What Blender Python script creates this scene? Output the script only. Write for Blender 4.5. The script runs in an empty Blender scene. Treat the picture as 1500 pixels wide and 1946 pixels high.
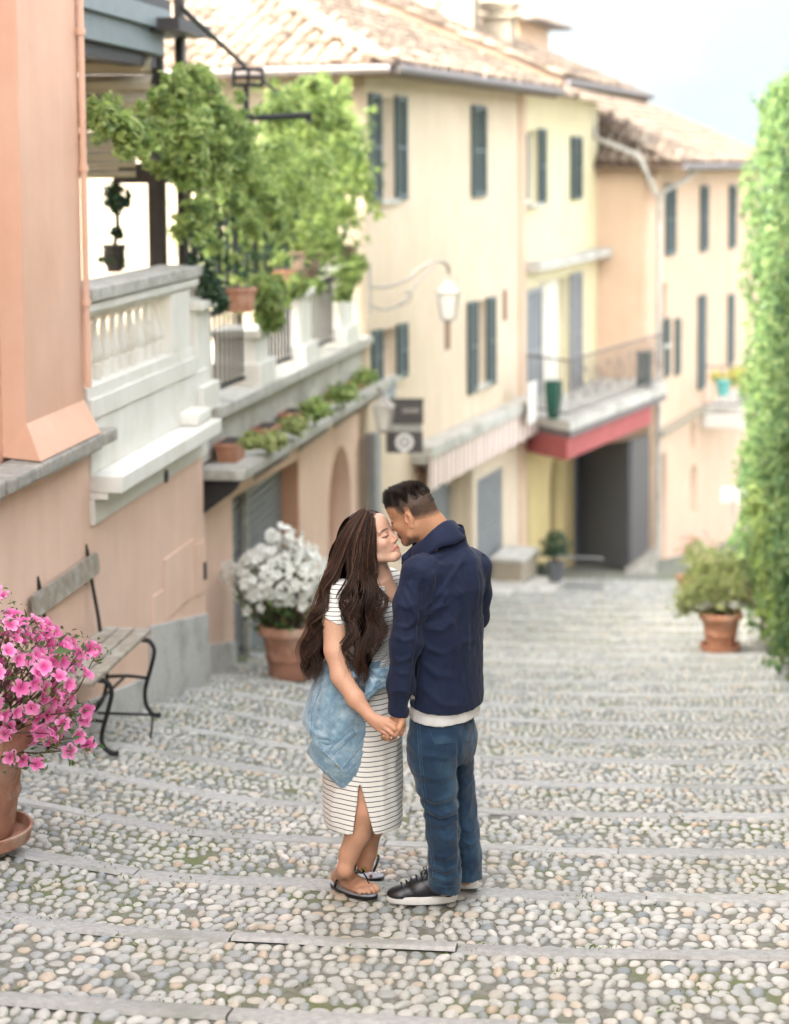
import bpy, bmesh, math, random
import numpy as np
from mathutils import Vector, Matrix
rng = np.random.default_rng(7)
random.seed(7)
SC = bpy.context.scene
COL = SC.collection

# ---------------------------------------------------------------- camera
CAM = np.array([0, 0, 1.75])
FPX, CXP, CYP = 3600.0, 750.0, 630.0          # focal length and principal point for a 1500 px wide picture
_p, _psi, _roll = math.radians(5), math.atan(500/3600*math.cos(math.radians(5))), math.radians(.4)
CF = np.array([-math.sin(_psi)*math.cos(_p), math.cos(_psi)*math.cos(_p), -math.sin(_p)])
CR = np.array([math.cos(_psi), math.sin(_psi), 0.])
CU = np.cross(CR, CF)
CR, CU = math.cos(_roll)*CR - math.sin(_roll)*CU, math.cos(_roll)*CU + math.sin(_roll)*CR
cd = bpy.data.cameras.new('camera')
cam = bpy.data.objects.new('camera', cd); COL.objects.link(cam)
M4 = Matrix(((CR[0], CU[0], -CF[0], CAM[0]), (CR[1], CU[1], -CF[1], CAM[1]), (CR[2], CU[2], -CF[2], CAM[2]), (0, 0, 0, 1)))
cam.matrix_world = M4
cd.sensor_fit = 'HORIZONTAL'; cd.sensor_width = 36; cd.lens = 36*FPX/1500
cd.shift_y = -(973-CYP)/1500
cd.clip_start = .1; cd.clip_end = 20000
cd.dof.use_dof = True; cd.dof.focus_distance = 7.72; cd.dof.aperture_fstop = 2.15; cd.dof.aperture_blades = 9
SC.camera = cam

# ---------------------------------------------------------------- world, sun, exposure
SUN = np.array([-.50, -.52, .69]); SUN /= np.linalg.norm(SUN)
SUN_EL = math.asin(SUN[2]); SUN_AZ = math.atan2(SUN[0], SUN[1])
world = bpy.data.worlds.new("World"); SC.world = world; world.use_nodes = True
wn = world.node_tree.nodes; wl = world.node_tree.links
bg = wn['Background']
sky = wn.new('ShaderNodeTexSky'); sky.sky_type = 'NISHITA'; sky.sun_disc = False
sky.sun_elevation = SUN_EL; sky.sun_rotation = SUN_AZ
sky.air_density = 1.0; sky.dust_density = 6.0; sky.ozone_density = 1.0; sky.altitude = 200
hs = wn.new('ShaderNodeHueSaturation'); hs.inputs['Saturation'].default_value = .30
wl.new(sky.outputs[0], hs.inputs['Color'])
tint = wn.new('ShaderNodeMix'); tint.data_type = 'RGBA'; tint.blend_type = 'MULTIPLY'
tint.inputs[0].default_value = 1.0
tint.inputs[7].default_value = (1.0, .985, .96, 1)
wl.new(hs.outputs[0], tint.inputs[6]); wl.new(tint.outputs[2], bg.inputs[0])
bg.inputs[1].default_value = .15
sl = bpy.data.lights.new('sun', 'SUN'); sl.energy = 1.4; sl.angle = math.radians(10); sl.color = (1, .95, .87)
so = bpy.data.objects.new('sun', sl); COL.objects.link(so)
so.rotation_euler = Vector(SUN).to_track_quat('Z', 'Y').to_euler(); so.location = (-20, -20, 40)
SC.view_settings.view_transform = 'Standard'; SC.view_settings.look = 'None'
SC.view_settings.gamma = 1; SC.view_settings.use_curve_mapping = False
SC.view_settings.exposure = 3.22
try:
    SC.cycles.max_bounces = 7; SC.cycles.diffuse_bounces = 4; SC.cycles.glossy_bounces = 2
    SC.cycles.transmission_bounces = 4; SC.cycles.volume_bounces = 0; SC.cycles.transparent_max_bounces = 6
    SC.cycles.use_denoising = True; SC.cycles.sample_clamp_indirect = 6
except Exception:
    pass

# ---------------------------------------------------------------- view helpers: pixel of the photograph -> a point on a surface of the place
def ray(x, y): return CF*FPX + CR*(x-CXP) - CU*(y-CYP)
def at_depth(x, y, d): return CAM + ray(x, y)*(d/FPX)
def depth_of(P): return float((np.asarray(P)-CAM) @ CF)
def in_view(P, m=60):
    v = np.asarray(P)-CAM; d = v @ CF
    if d < .5: return False
    x = CXP+FPX*(v@CR)/d; y = CYP-FPX*(v@CU)/d
    return -m < x < 1500+m and -m < y < 1946+m
class Frame:
    """a wall plane: s runs along it, z is up, o is the distance out towards the street"""
    def __init__(s, P, ang):
        s.P = np.array([P[0], P[1], 0.]); a = math.radians(ang)
        s.u = np.array([math.sin(a), math.cos(a), 0]); s.n = np.array([math.cos(a), -math.sin(a), 0])
    def W(s, a, z, o=0): return s.P + s.u*a + s.n*o + np.array([0, 0, z])
    def px(s, x, y, o=0):
        r = ray(x, y); Q = s.P + s.n*o; t = ((Q-CAM)@s.n)/(r@s.n); w = CAM+r*t
        return float((w-s.P)@s.u), float(w[2])

# ---------------------------------------------------------------- the ground
SL, SL2, YB = .1736, .145, 21.0
STEP0, PITCH, RISE = 5.95-8*1.015, 1.015, .07
def gmean(y):
    y = np.asarray(y, float)
    return np.where(y < YB, -SL*y, -SL*YB - SL2*np.minimum(y-YB, 24) - .05*np.maximum(y-YB-24, 0))
def bow(x): return .07*np.clip(np.asarray(x, float)+.6, 0, 2.4)**1.5
def bank(x):
    t = np.clip((-2.1-np.asarray(x, float))/1.4, 0, 1); return .17*t*t*(3-2*t)*.5+.085*t
def gz(x, y):
    """height of the stepped street"""
    x = np.asarray(x, float); y = np.asarray(y, float)
    yy = y-bow(x); k = np.floor((yy-STEP0)/PITCH); y0 = STEP0+k*PITCH; t = (yy-y0)/PITCH
    za, zb = gmean(y0)-RISE, gmean(y0+PITCH)
    r = za+(zb-za)*t
    return np.where(y > 38.2, gmean(y)-.04, r)+bank(x)
def gzf(x, y): return float(gz(x, y))

# ---------------------------------------------------------------- node materials
MATS = {}
def newmat(name):
    m = bpy.data.materials.new(name); m.use_nodes = True; nt = m.node_tree
    return m, nt, nt.nodes['Principled BSDF']
def N(nt, t, **kw):
    n = nt.nodes.new(t)
    for k, v in kw.items():
        if k.startswith('i_'):
            n.inputs[int(k[2:]) if k[2:].isdigit() else k[2:]].default_value = v
        else: setattr(n, k, v)
    return n
def ramp(nt, fac, stops):
    r = nt.nodes.new('ShaderNodeValToRGB'); e = r.color_ramp.elements
    while len(e) < len(stops): e.new(.5)
    for k, (p, c) in enumerate(stops):
        e[k].position = p; e[k].color = (c[0], c[1], c[2], 1)
    nt.links.new(fac, r.inputs[0]); return r.outputs[0]
def mixc(nt, fac, a, b, mode='MIX'):
    n = nt.nodes.new('ShaderNodeMix'); n.data_type = 'RGBA'; n.blend_type = mode
    if isinstance(fac, (int, float)): n.inputs[0].default_value = fac
    else: nt.links.new(fac, n.inputs[0])
    for v, i in ((a, 6), (b, 7)):
        if isinstance(v, (tuple, list)): n.inputs[i].default_value = (v[0], v[1], v[2], 1)
        else: nt.links.new(v, n.inputs[i])
    return n.outputs[2]
def noise(nt, vec, scale, detail=4, rough=.6):
    n = nt.nodes.new('ShaderNodeTexNoise'); n.inputs['Scale'].default_value = scale
    n.inputs['Detail'].default_value = detail; n.inputs['Roughness'].default_value = rough
    if vec is not None: nt.links.new(vec, n.inputs['Vector'])
    return n.outputs['Fac']
def posn(nt): return nt.nodes.new('ShaderNodeNewGeometry').outputs['Position']
def bump(nt, b, h, strength=.3, dist=.01):
    n = nt.nodes.new('ShaderNodeBump'); n.inputs['Strength'].default_value = strength
    n.inputs['Distance'].default_value = dist
    nt.links.new(h, n.inputs['Height']); nt.links.new(n.outputs[0], b.inputs['Normal'])
def surf(name, c1, c2=None, scale=6, rough=.8, bscale=60, bstr=.25, bdist=.004, metal=0, spec=.5, c3=None, s3=.8, coord='pos', jitter=0, streak=0):
    """a two-tone noisy surface with a fine relief; c3 adds large soft stains"""
    if name in MATS: return MATS[name]
    m, nt, b = newmat(name)
    v = posn(nt) if coord == 'pos' else nt.nodes.new('ShaderNodeTexCoord').outputs['Object']
    c2 = c2 or tuple(x*.8 for x in c1)
    f = noise(nt, v, scale)
    col = ramp(nt, f, [(.3, c2), (.7, c1)])
    if c3:
        f3 = noise(nt, v, s3, 6, .65)
        st = ramp(nt, f3, [(.50, (0, 0, 0)), (.72, (1, 1, 1))])
        col = mixc(nt, st, col, c3)
    if streak:   # rain streaks and patchy fading
        mp = nt.nodes.new('ShaderNodeMapping'); mp.inputs['Scale'].default_value = (3.2, 3.2, .28); nt.links.new(v, mp.inputs['Vector'])
        k = 1-streak; col = mixc(nt, 1.0, col, ramp(nt, noise(nt, mp.outputs[0], 1.6, 6, .6), [(.38, (k, k*.985, k*.96)), (.62, (1, 1, 1))]), 'MULTIPLY')
        col = mixc(nt, 1.0, col, ramp(nt, noise(nt, v, 1.1, 7, .7), [(.36, (k*.97, k*.95, k*.92)), (.6, (1, 1, 1))]), 'MULTIPLY')
    if jitter:
        oi = nt.nodes.new('ShaderNodeObjectInfo')
        hv = nt.nodes.new('ShaderNodeHueSaturation')
        mr = N(nt, 'ShaderNodeMapRange'); mr.inputs[3].default_value = 1-jitter; mr.inputs[4].default_value = 1+jitter
        nt.links.new(oi.outputs['Random'], mr.inputs[0]); nt.links.new(mr.outputs[0], hv.inputs['Value'])
        nt.links.new(col, hv.inputs['Color']); col = hv.outputs[0]
    nt.links.new(col, b.inputs['Base Color'])
    b.inputs['Roughness'].default_value = rough; b.inputs['Metallic'].default_value = metal
    b.inputs['Specular IOR Level'].default_value = spec
    if bstr: bump(nt, b, noise(nt, v, bscale, 5), bstr, bdist)
    MATS[name] = m; return m
def leafmat(name, stops, trans=.45, rough=.45, spec=.4):
    if name in MATS: return MATS[name]
    m, nt, b = newmat(name)
    g = nt.nodes.new('ShaderNodeNewGeometry')
    col = ramp(nt, g.outputs['Random Per Island'], stops)
    nt.links.new(col, b.inputs['Base Color']); b.inputs['Roughness'].default_value = rough
    b.inputs['Specular IOR Level'].default_value = spec
    t = nt.nodes.new('ShaderNodeBsdfTranslucent'); nt.links.new(col, t.inputs[0])
    mx = nt.nodes.new('ShaderNodeMixShader'); mx.inputs[0].default_value = trans
    nt.links.new(b.outputs[0], mx.inputs[1]); nt.links.new(t.outputs[0], mx.inputs[2])
    nt.links.new(mx.outputs[0], nt.nodes['Material Output'].inputs[0])
    MATS[name] = m; return m

# ---------------------------------------------------------------- mesh helpers
class MB:
    def __init__(s): s.v = []; s.f = []; s.mi = []; s.cur = 0
    def add(s, vs, fs):
        o = len(s.v); s.v.extend([tuple(map(float, q)) for q in vs])
        for q in fs: s.f.append(tuple(o+i for i in q)); s.mi.append(s.cur)
    def hexa(s, p): # 8 points: bottom ring 0-3, top ring 4-7
        s.add(p, [(0, 3, 2, 1), (4, 5, 6, 7), (0, 1, 5, 4), (1, 2, 6, 5), (2, 3, 7, 6), (3, 0, 4, 7)])
    def box(s, a, b):
        (x0, y0, z0), (x1, y1, z1) = a, b
        s.hexa([(x0, y0, z0), (x1, y0, z0), (x1, y1, z0), (x0, y1, z0), (x0, y0, z1), (x1, y0, z1), (x1, y1, z1), (x0, y1, z1)])
    def fbox(s, fr, s0, s1, z0, z1, o0, o1):
        W = fr.W
        s.hexa([W(s0, z0, o0), W(s0, z0, o1), W(s1, z0, o1), W(s1, z0, o0), W(s0, z1, o0), W(s0, z1, o1), W(s1, z1, o1), W(s1, z1, o0)])
    def sbox(s, fr, s0, s1, za0, zb0, za1, zb1, o0, o1):
        """box whose bottom and top heights differ at the two ends: za at s0, zb at s1"""
        W = fr.W
        s.hexa([W(s0, za0, o0), W(s0, za0, o1), W(s1, zb0, o1), W(s1, zb0, o0), W(s0, za1, o0), W(s0, za1, o1), W(s1, zb1, o1), W(s1, zb1, o0)])
    def prism(s, poly, d):
        """closed polygon of 3-D points pushed by the vector d"""
        n = len(poly); p = [np.asarray(q, float) for q in poly]; q = [a+np.asarray(d, float) for a in p]
        fs = [tuple(range(n))[::-1], tuple(range(n, 2*n))]
        fs += [(i, (i+1) % n, n+(i+1) % n, n+i) for i in range(n)]
        s.add(p+q, fs)
    def tube(s, path, r, n=8, cap=True):
        path = [np.asarray(p, float) for p in path]; k = len(path)
        rs = [r]*k if np.isscalar(r) else list(r)
        vs = []; fs = []; up = None
        for i in range(k):
            d = path[min(i+1, k-1)]-path[max(i-1, 0)]; d = d/(np.linalg.norm(d)+1e-9)
            if up is None:
                up = np.array([0, 0, 1.]) if abs(d[2]) < .9 else np.array([1., 0, 0])
            a = np.cross(d, up); a /= np.linalg.norm(a)+1e-9; b = np.cross(a, d); up = b
            for j in range(n):
                t = 2*math.pi*j/n; vs.append(path[i]+rs[i]*(math.cos(t)*a+math.sin(t)*b))
        for i in range(k-1):
            for j in range(n):
                fs.append((i*n+j, i*n+(j+1) % n, (i+1)*n+(j+1) % n, (i+1)*n+j))
        if cap: fs.append(tuple(range(n))[::-1]); fs.append(tuple((k-1)*n+j for j in range(n)))
        s.add(vs, fs)
    def lathe(s, prof, c=(0, 0, 0), n=24, cap=True):
        """prof: (radius, height) bottom to top"""
        vs = []; fs = []; k = len(prof)
        for r, z in prof:
            for j in range(n):
                t = 2*math.pi*j/n; vs.append((c[0]+r*math.cos(t), c[1]+r*math.sin(t), c[2]+z))
        for i in range(k-1):
            for j in range(n): fs.append((i*n+j, i*n+(j+1) % n, (i+1)*n+(j+1) % n, (i+1)*n+j))
        if cap:
            fs.append(tuple(range(n))[::-1]); fs.append(tuple((k-1)*n+j for j in range(n)))
        s.add(vs, fs)
def mesh_np(name, V, Fq, mat=None, smooth=True, mats=None, mi=None):
    """mesh from numpy vertices and equal-sized faces"""
    me = bpy.data.meshes.new(name); V = np.ascontiguousarray(V, dtype=np.float32); Fq = np.ascontiguousarray(Fq, dtype=np.int32)
    me.vertices.add(len(V)); me.vertices.foreach_set('co', V.ravel())
    k = Fq.shape[1]; n = len(Fq)
    me.loops.add(n*k); me.loops.foreach_set('vertex_index', Fq.ravel())
    me.polygons.add(n); me.polygons.foreach_set('loop_start', np.arange(n, dtype=np.int32)*k)
    try: me.polygons.foreach_set('loop_total', np.full(n, k, dtype=np.int32))
    except Exception: pass
    me.update(calc_edges=True); me.validate()
    for m in (mats or ([mat] if mat else [])): me.materials.append(m)
    if mi is not None: me.polygons.foreach_set('material_index', np.asarray(mi, dtype=np.int32))
    if smooth: me.polygons.foreach_set('use_smooth', np.ones(n, dtype=bool))
    return me
def link(name, me, parent=None):
    o = bpy.data.objects.new(name, me); COL.objects.link(o)
    if parent is not None:
        o.parent = parent
    return o
def wloc(o):
    L = Vector((0, 0, 0))
    while o is not None: L = L+o.location; o = o.parent
    return L
def build(name, mb, mat, parent=None, smooth=False, origin=None, bevel=0):
    V = np.array(mb.v, float)
    c = V.mean(0) if origin is None else np.asarray(origin, float)
    me = bpy.data.meshes.new(name)
    me.from_pydata([tuple(q) for q in V-c], [], mb.f); me.update()
    for m in (mat if isinstance(mat, (list, tuple)) else [mat]): me.materials.append(m)
    if max(mb.mi, default=0): me.polygons.foreach_set('material_index', mb.mi)
    bm = bmesh.new(); bm.from_mesh(me)
    if bevel:
        bmesh.ops.bevel(bm, geom=[e for e in bm.edges if e.is_manifold and e.calc_face_angle(0) > .5], offset=bevel, segments=2, affect='EDGES', profile=.6)
    bmesh.ops.recalc_face_normals(bm, faces=bm.faces); bm.to_mesh(me); bm.free()
    if smooth:
        me.polygons.foreach_set('use_smooth', [True]*len(me.polygons))
        try: me.set_sharp_from_angle(angle=math.radians(40))
        except Exception: pass
    o = link(name, me, parent)
    o.location = Vector(c)-(wloc(parent) if parent else Vector((0, 0, 0)))
    return o
def tag(o, label=None, cat=None, group=None, kind=None):
    if label: o['label'] = label
    if cat: o['category'] = cat
    if group: o['group'] = group
    if kind: o['kind'] = kind
    return o
def thing(name, label, cat, loc, group=None):
    o = bpy.data.objects.new(name, None); o.empty_display_size = .2; COL.objects.link(o)
    o.location = Vector([float(q) for q in loc])
    return tag(o, label, cat, group)
def copy_tree(o, parent=None):
    c = o.copy(); COL.objects.link(c)
    if parent is not None: c.parent = parent
    for ch in list(o.children): copy_tree(ch, c)
    return c
def place(name, me, P, parent=None, rot=None, scale=None):
    """an object sharing mesh me at the world point P"""
    o = link(name, me, parent)
    o.location = Vector([float(q) for q in P])-(wloc(parent) if parent else Vector((0, 0, 0)))
    if rot is not None: o.rotation_euler = rot
    if scale is not None: o.scale = scale
    return o
def poly_holes(name, fr, outer, holes, o_front, depth, mat, parent):
    """a wall with openings: outlines in (s, z), front face at o_front, depth into the wall"""
    cu = bpy.data.curves.new(name, 'CURVE'); cu.dimensions = '2D'; cu.fill_mode = 'BOTH'; cu.extrude = depth/2
    for poly in [outer]+list(holes):
        sp = cu.splines.new('POLY'); sp.points.add(len(poly)-1); sp.use_cyclic_u = True
        for q, (a, z) in zip(sp.points, poly): q.co = (a, z, 0, 1)
    tmp = bpy.data.objects.new('tmp', cu); me = bpy.data.meshes.new_from_object(tmp); bpy.data.objects.remove(tmp); bpy.data.curves.remove(cu)
    me.name = name
    L = np.empty(len(me.vertices)*3); me.vertices.foreach_get('co', L); L = L.reshape(-1, 3)
    Wd = fr.P + L[:, :1]*fr.u + fr.n*(o_front-depth/2+L[:, 2:3]) + np.array([0, 0, 1.])*L[:, 1:2]
    c = Wd.mean(0); me.vertices.foreach_set('co', (Wd-c).ravel()); me.update()
    bm = bmesh.new(); bm.from_mesh(me); bmesh.ops.remove_doubles(bm, verts=bm.verts, dist=1e-5)
    bmesh.ops.recalc_face_normals(bm, faces=bm.faces); bm.to_mesh(me); bm.free()
    me.materials.clear(); me.materials.append(mat)
    o = link(name, me, parent); o.location = Vector(c)-(wloc(parent) if parent else Vector((0, 0, 0)))
    return o
def rect(s0, s1, z0, z1): return [(s0, z0), (s1, z0), (s1, z1), (s0, z1)]
def arch(s0, s1, z0, z1, n=10):
    r = (s1-s0)/2; c = (s0+s1)/2; zc = z1-r
    return [(s0, z0), (s1, z0)]+[(c+r*math.cos(math.pi*i/n), zc+r*math.sin(math.pi*i/n)) for i in range(n+1)]
# ================================================================ materials of the setting
M_PINK = surf('pink_plaster', (.77, .55, .435), (.74, .52, .405), 3, .9, 90, .2, .004, c3=(.73, .53, .43), s3=.9, streak=.045)
M_ORANGE = surf('orange_plaster', (.68, .43, .31), (.64, .395, .28), 3, .9, 90, .2, .004, c3=(.63, .42, .32), s3=.8, streak=.045)
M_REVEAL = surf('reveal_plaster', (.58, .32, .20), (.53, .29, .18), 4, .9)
M_BEIGE = surf('beige_plaster', (.68, .565, .43), (.65, .54, .405), 1.5, .9, 60, .15, c3=(.72, .58, .45), s3=.5, streak=.045)
M_YEL = surf('yellow_plaster', (.70, .625, .42), (.67, .595, .39), 1.5, .9, 60, .15, streak=.045)
M_OCHRE = surf('ochre_plaster', (.60, .48, .23), (.55, .43, .20), 1.5, .9, 60, .15, streak=.045)
M_PEACH = surf('peach_plaster', (.65, .475, .35), (.61, .445, .32), 1.5, .9, 60, .15, streak=.045)
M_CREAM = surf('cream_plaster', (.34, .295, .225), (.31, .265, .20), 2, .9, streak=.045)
M_WHITE = surf('white_stucco', (.74, .73, .68), (.70, .69, .63), 5, .75, 70, .15, .003, c3=(.62, .61, .54), s3=1.6, streak=.045)
M_CAPST = surf('weathered_stone', (.50, .48, .43), (.30, .29, .25), 14, .9, 70, .5, .006, c3=(.22, .21, .17), s3=4)
M_LEDGE = surf('ledge_stone', (.36, .34, .30), (.20, .19, .17), 12, .9, 50, .6, .01, c3=(.42, .36, .27), s3=5)
M_GRAN = surf('granite', (.58, .57, .54), (.40, .395, .38), 40, .85, 140, .3, .003, c3=(.30, .30, .27), s3=3)
M_EDGE = surf('edging_granite', (.43, .425, .405), (.29, .29, .275), 38, .85, 120, .6, .006, c3=(.24, .25, .21), s3=2.5, jitter=.12)
M_CONC = surf('stained_concrete', (.56, .54, .49), (.40, .38, .33), 5, .9, 60, .4, .006, c3=(.26, .24, .2), s3=2.2)
M_IRON = surf('black_iron', (.010, .010, .011), (.018, .017, .017), 30, .6, 120, .3, .002, spec=.3)
M_DARKW = surf('dark_timber', (.022, .019, .019), (.035, .03, .028), 20, .6)
M_GREYM = surf('grey_blue_metal', (.16, .19, .19), (.13, .155, .16), 8, .5)
M_TERRA = surf('terracotta', (.46, .21, .12), (.36, .16, .09), 9, .85, 90, .35, .004, c3=(.50, .33, .24), s3=6, coord='obj')
M_TERRA2 = surf('aged_terracotta', (.38, .18, .11), (.27, .13, .085), 9, .85, 90, .4, .004, c3=(.46, .36, .28), s3=5, coord='obj')
M_TILE = surf('roof_tile', (.25, .18, .125), (.14, .105, .078), 8, .9, 60, .4, .006, c3=(.33, .28, .215), s3=2, jitter=.42)
M_TILEB = surf('roof_tile_mass', (.235, .17, .12), (.15, .11, .08), 3, .9, 60, .4, .006, c3=(.31, .26, .20), s3=3)
M_SOFFIT = surf('eave_timber', (.20, .13, .085), (.15, .10, .065), 8, .8)
M_GUTTER = surf('gutter_metal', (.16, .13, .12), (.11, .10, .10), 10, .6)
M_GREEN = surf('green_shutter', (.060, .088, .080), (.045, .07, .062), 10, .55)
M_GREYSH = surf('roller_shutter', (.27, .28, .28), (.21, .22, .22), 6, .55)
M_SOIL = surf('soil', (.05, .035, .025), (.03, .022, .016), 30, .95)
M_GLASS = surf('window_pane', (.03, .035, .04), (.02, .025, .03), 2, .08, bstr=0, spec=.8)
M_RED = surf('red_awning', (.40, .10, .095), (.33, .08, .075), 3, .9)
M_CURT = surf('white_curtain', (.78, .75, .66), (.68, .65, .56), 6, .9)
M_BLACK = surf('black_board', (.15, .155, .17), (.12, .125, .138), 20, .6)
M_SIGN = surf('sign_charcoal', (.085, .075, .07), (.07, .06, .055), 20, .6)
M_SIGNW = surf('sign_white', (.72, .70, .66), (.68, .66, .6), 10, .7)
M_BROWN = surf('brown_wood', (.26, .14, .08), (.19, .10, .06), 14, .7)
M_MOUNT = surf('mountain_forest', (.016, .026, .020), (.010, .018, .014), .012, .95, bstr=0, c3=(.022, .028, .022), s3=.006)
M_WATER = surf('lake_water', (.03, .06, .08), (.03, .06, .08), .1, .15, 2, .1)

# ================================================================ street
def mortar_mat():
    m, nt, b = newmat('mortar_moss'); v = posn(nt)
    c = ramp(nt, noise(nt, v, 30, 6), [(.3, (.10, .10, .083)), (.7, (.235, .23, .195))])
    g = ramp(nt, noise(nt, v, 1.7, 6, .7), [(.47, (0, 0, 0)), (.64, (1, 1, 1))])
    c = mixc(nt, g, c, (.12, .14, .055)); nt.links.new(c, b.inputs['Base Color'])
    b.inputs['Roughness'].default_value = .95; bump(nt, b, noise(nt, v, 120, 6), .6, .008); return m
def cobble_mat(name, per_object):
    m, nt, b = newmat(name); v = posn(nt)
    if per_object: r = nt.nodes.new('ShaderNodeObjectInfo').outputs['Random']
    else: r = nt.nodes.new('ShaderNodeNewGeometry').outputs['Random Per Island']
    c = ramp(nt, r, [(0, (.22, .245, .255)), (.10, (.32, .335, .33)), (.24, (.46, .455, .425)), (.38, (.38, .39, .38)), (.5, (.54, .52, .47)),
                     (.62, (.43, .43, .40)), (.72, (.56, .55, .51)), (.82, (.31, .33, .34)), (.90, (.50, .45, .37)), (.955, (.48, .38, .29)), (1, (.62, .605, .57))])
    c = mixc(nt, .35, c, ramp(nt, noise(nt, v, 70, 5), [(.3, (.55, .55, .55)), (.7, (1, 1, 1))]), 'MULTIPLY')
    c = mixc(nt, 1.0, c, (1.0, .995, .98), 'MULTIPLY')
    d_ = ramp(nt, noise(nt, v, 1.3, 7, .7), [(.42, (0, 0, 0)), (.72, (.40, .40, .40))]); c = mixc(nt, d_, c, (.21, .215, .15))
    nt.links.new(c, b.inputs['Base Color']); b.inputs['Roughness'].default_value = .62; b.inputs['Specular IOR Level'].default_value = .35
    bump(nt, b, noise(nt, v, 160, 4), .25, .003); return m
M_MORTAR = mortar_mat(); M_COB = cobble_mat('cobble_stone', True); M_COBS = cobble_mat('cobble_stones', False)

def make_street():
    xs = np.concatenate([np.linspace(-4.2, 2.0, 32), [3, 6, 12, 26]])
    rows = []
    for k in range(-12, 33):
        y0 = STEP0+k*PITCH
        if y0 > 38: break
        rows.append((y0, float(gmean(y0))-.016)); rows.append((y0+.002, float(gmean(y0))-RISE))
        za, zb = float(gmean(y0))-RISE, float(gmean(y0+PITCH))
        for t in (.25, .5, .75): rows.append((y0+PITCH*t, za+(zb-za)*t))
    ye = rows[-1][0]
    for y in np.linspace(ye+.3, 75, 50): rows.append((y, float(gmean(y))-.04))
    V = []; F = []
    for i, (y, z) in enumerate(rows):
        for x in xs: V.append((x, y+float(bow(x)), z+float(bank(x))))
    n = len(xs)
    for i in range(len(rows)-1):
        for j in range(n-1): F.append((i*n+j, i*n+j+1, (i+1)*n+j+1, (i+1)*n+j))
    me = mesh_np('street', np.array(V), np.array(F), M_MORTAR, smooth=False)
    o = link('street', me); tag(o, kind='structure', label='stepped cobbled lane running downhill between the houses')
    return o
street = make_street()

def make_edging():
    for k in range(-2, 33):
        y0 = STEP0+k*PITCH
        if y0 < 4.6 or y0 > 37.5: continue
        x = -3.75
        while x < 1.75:
            L = random.uniform(.75, 1.7); x1 = min(x+L, 1.8)
            if 1.8-x1 < .3: x1 = 1.8
            mb = MB(); wd = random.uniform(.10, .145); dz = random.uniform(-.001, .004); n = 4
            top = []; bot = []
            for i in range(n+1):
                xx = x+.004+(x1-x-.008)*i/n; b = float(bow(xx)); j1, j2 = random.uniform(-.013, .013), random.uniform(-.010, .010)
                zt = float(gmean(y0))+float(bank(xx))+.003+dz+random.uniform(-.0015, .0015)
                sl = .112
                top.append([(xx, y0+b-wd+j1, zt+sl*wd-.012), (xx, y0+b-wd+.012+j1, zt+sl*wd), (xx, y0+b-.004+j2, zt), (xx, y0+b+.010+j2, zt-.014), (xx, y0+b+.012, zt-.09)])
            vs = [q for r in top for q in r]; fs = []
            for i in range(n):
                for c in range(4): fs.append((i*5+c, i*5+c+1, (i+1)*5+c+1, (i+1)*5+c))
            fs.append((4, 3, 2, 1, 0)); fs.append(tuple(n*5+c for c in range(5)))
            mb.add(vs, fs); build('edging_stone', mb, M_EDGE, street, smooth=True)
            x = x1
make_edging()

def cobble_templates(nseg, rings, count, seed):
    r = np.random.default_rng(seed); out = []
    for _ in range(count):
        ph = r.uniform(0, 6.28, 4); am = r.uniform(.02, .10, 4); V = []
        prof = [(1.0, -.35), (1.0, .0)]+[(math.cos(a), math.sin(a)) for a in np.linspace(0, math.pi/2, rings+1)[1:-1]]
        sq = r.uniform(1.9, 2.6)
        for (rr, zz) in prof:
            for j in range(nseg):
                t = 2*math.pi*j/nseg; c, s_ = math.cos(t), math.sin(t)
                k = (abs(c)**sq+abs(s_)**sq)**(-1/sq)*(1+am[0]*math.cos(2*t+ph[0])+am[1]*math.cos(3*t+ph[1]))
                V.append((c*k*rr, s_*k*rr, zz*(1+.12*math.cos(t+ph[2]))))
        V.append((r.uniform(-.1, .1), r.uniform(-.1, .1), 1.0)); F = []
        m = len(prof)
        for i in range(m-1):
            for j in range(nseg):
                a, b, c, d = i*nseg+j, i*nseg+(j+1) % nseg, (i+1)*nseg+(j+1) % nseg, (i+1)*nseg+j
                F.append((a, b, c)); F.append((a, c, d))
        for j in range(nseg): F.append(((m-1)*nseg+j, (m-1)*nseg+(j+1) % nseg, m*nseg))
        out.append((np.array(V), np.array(F)))
    return out
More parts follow.
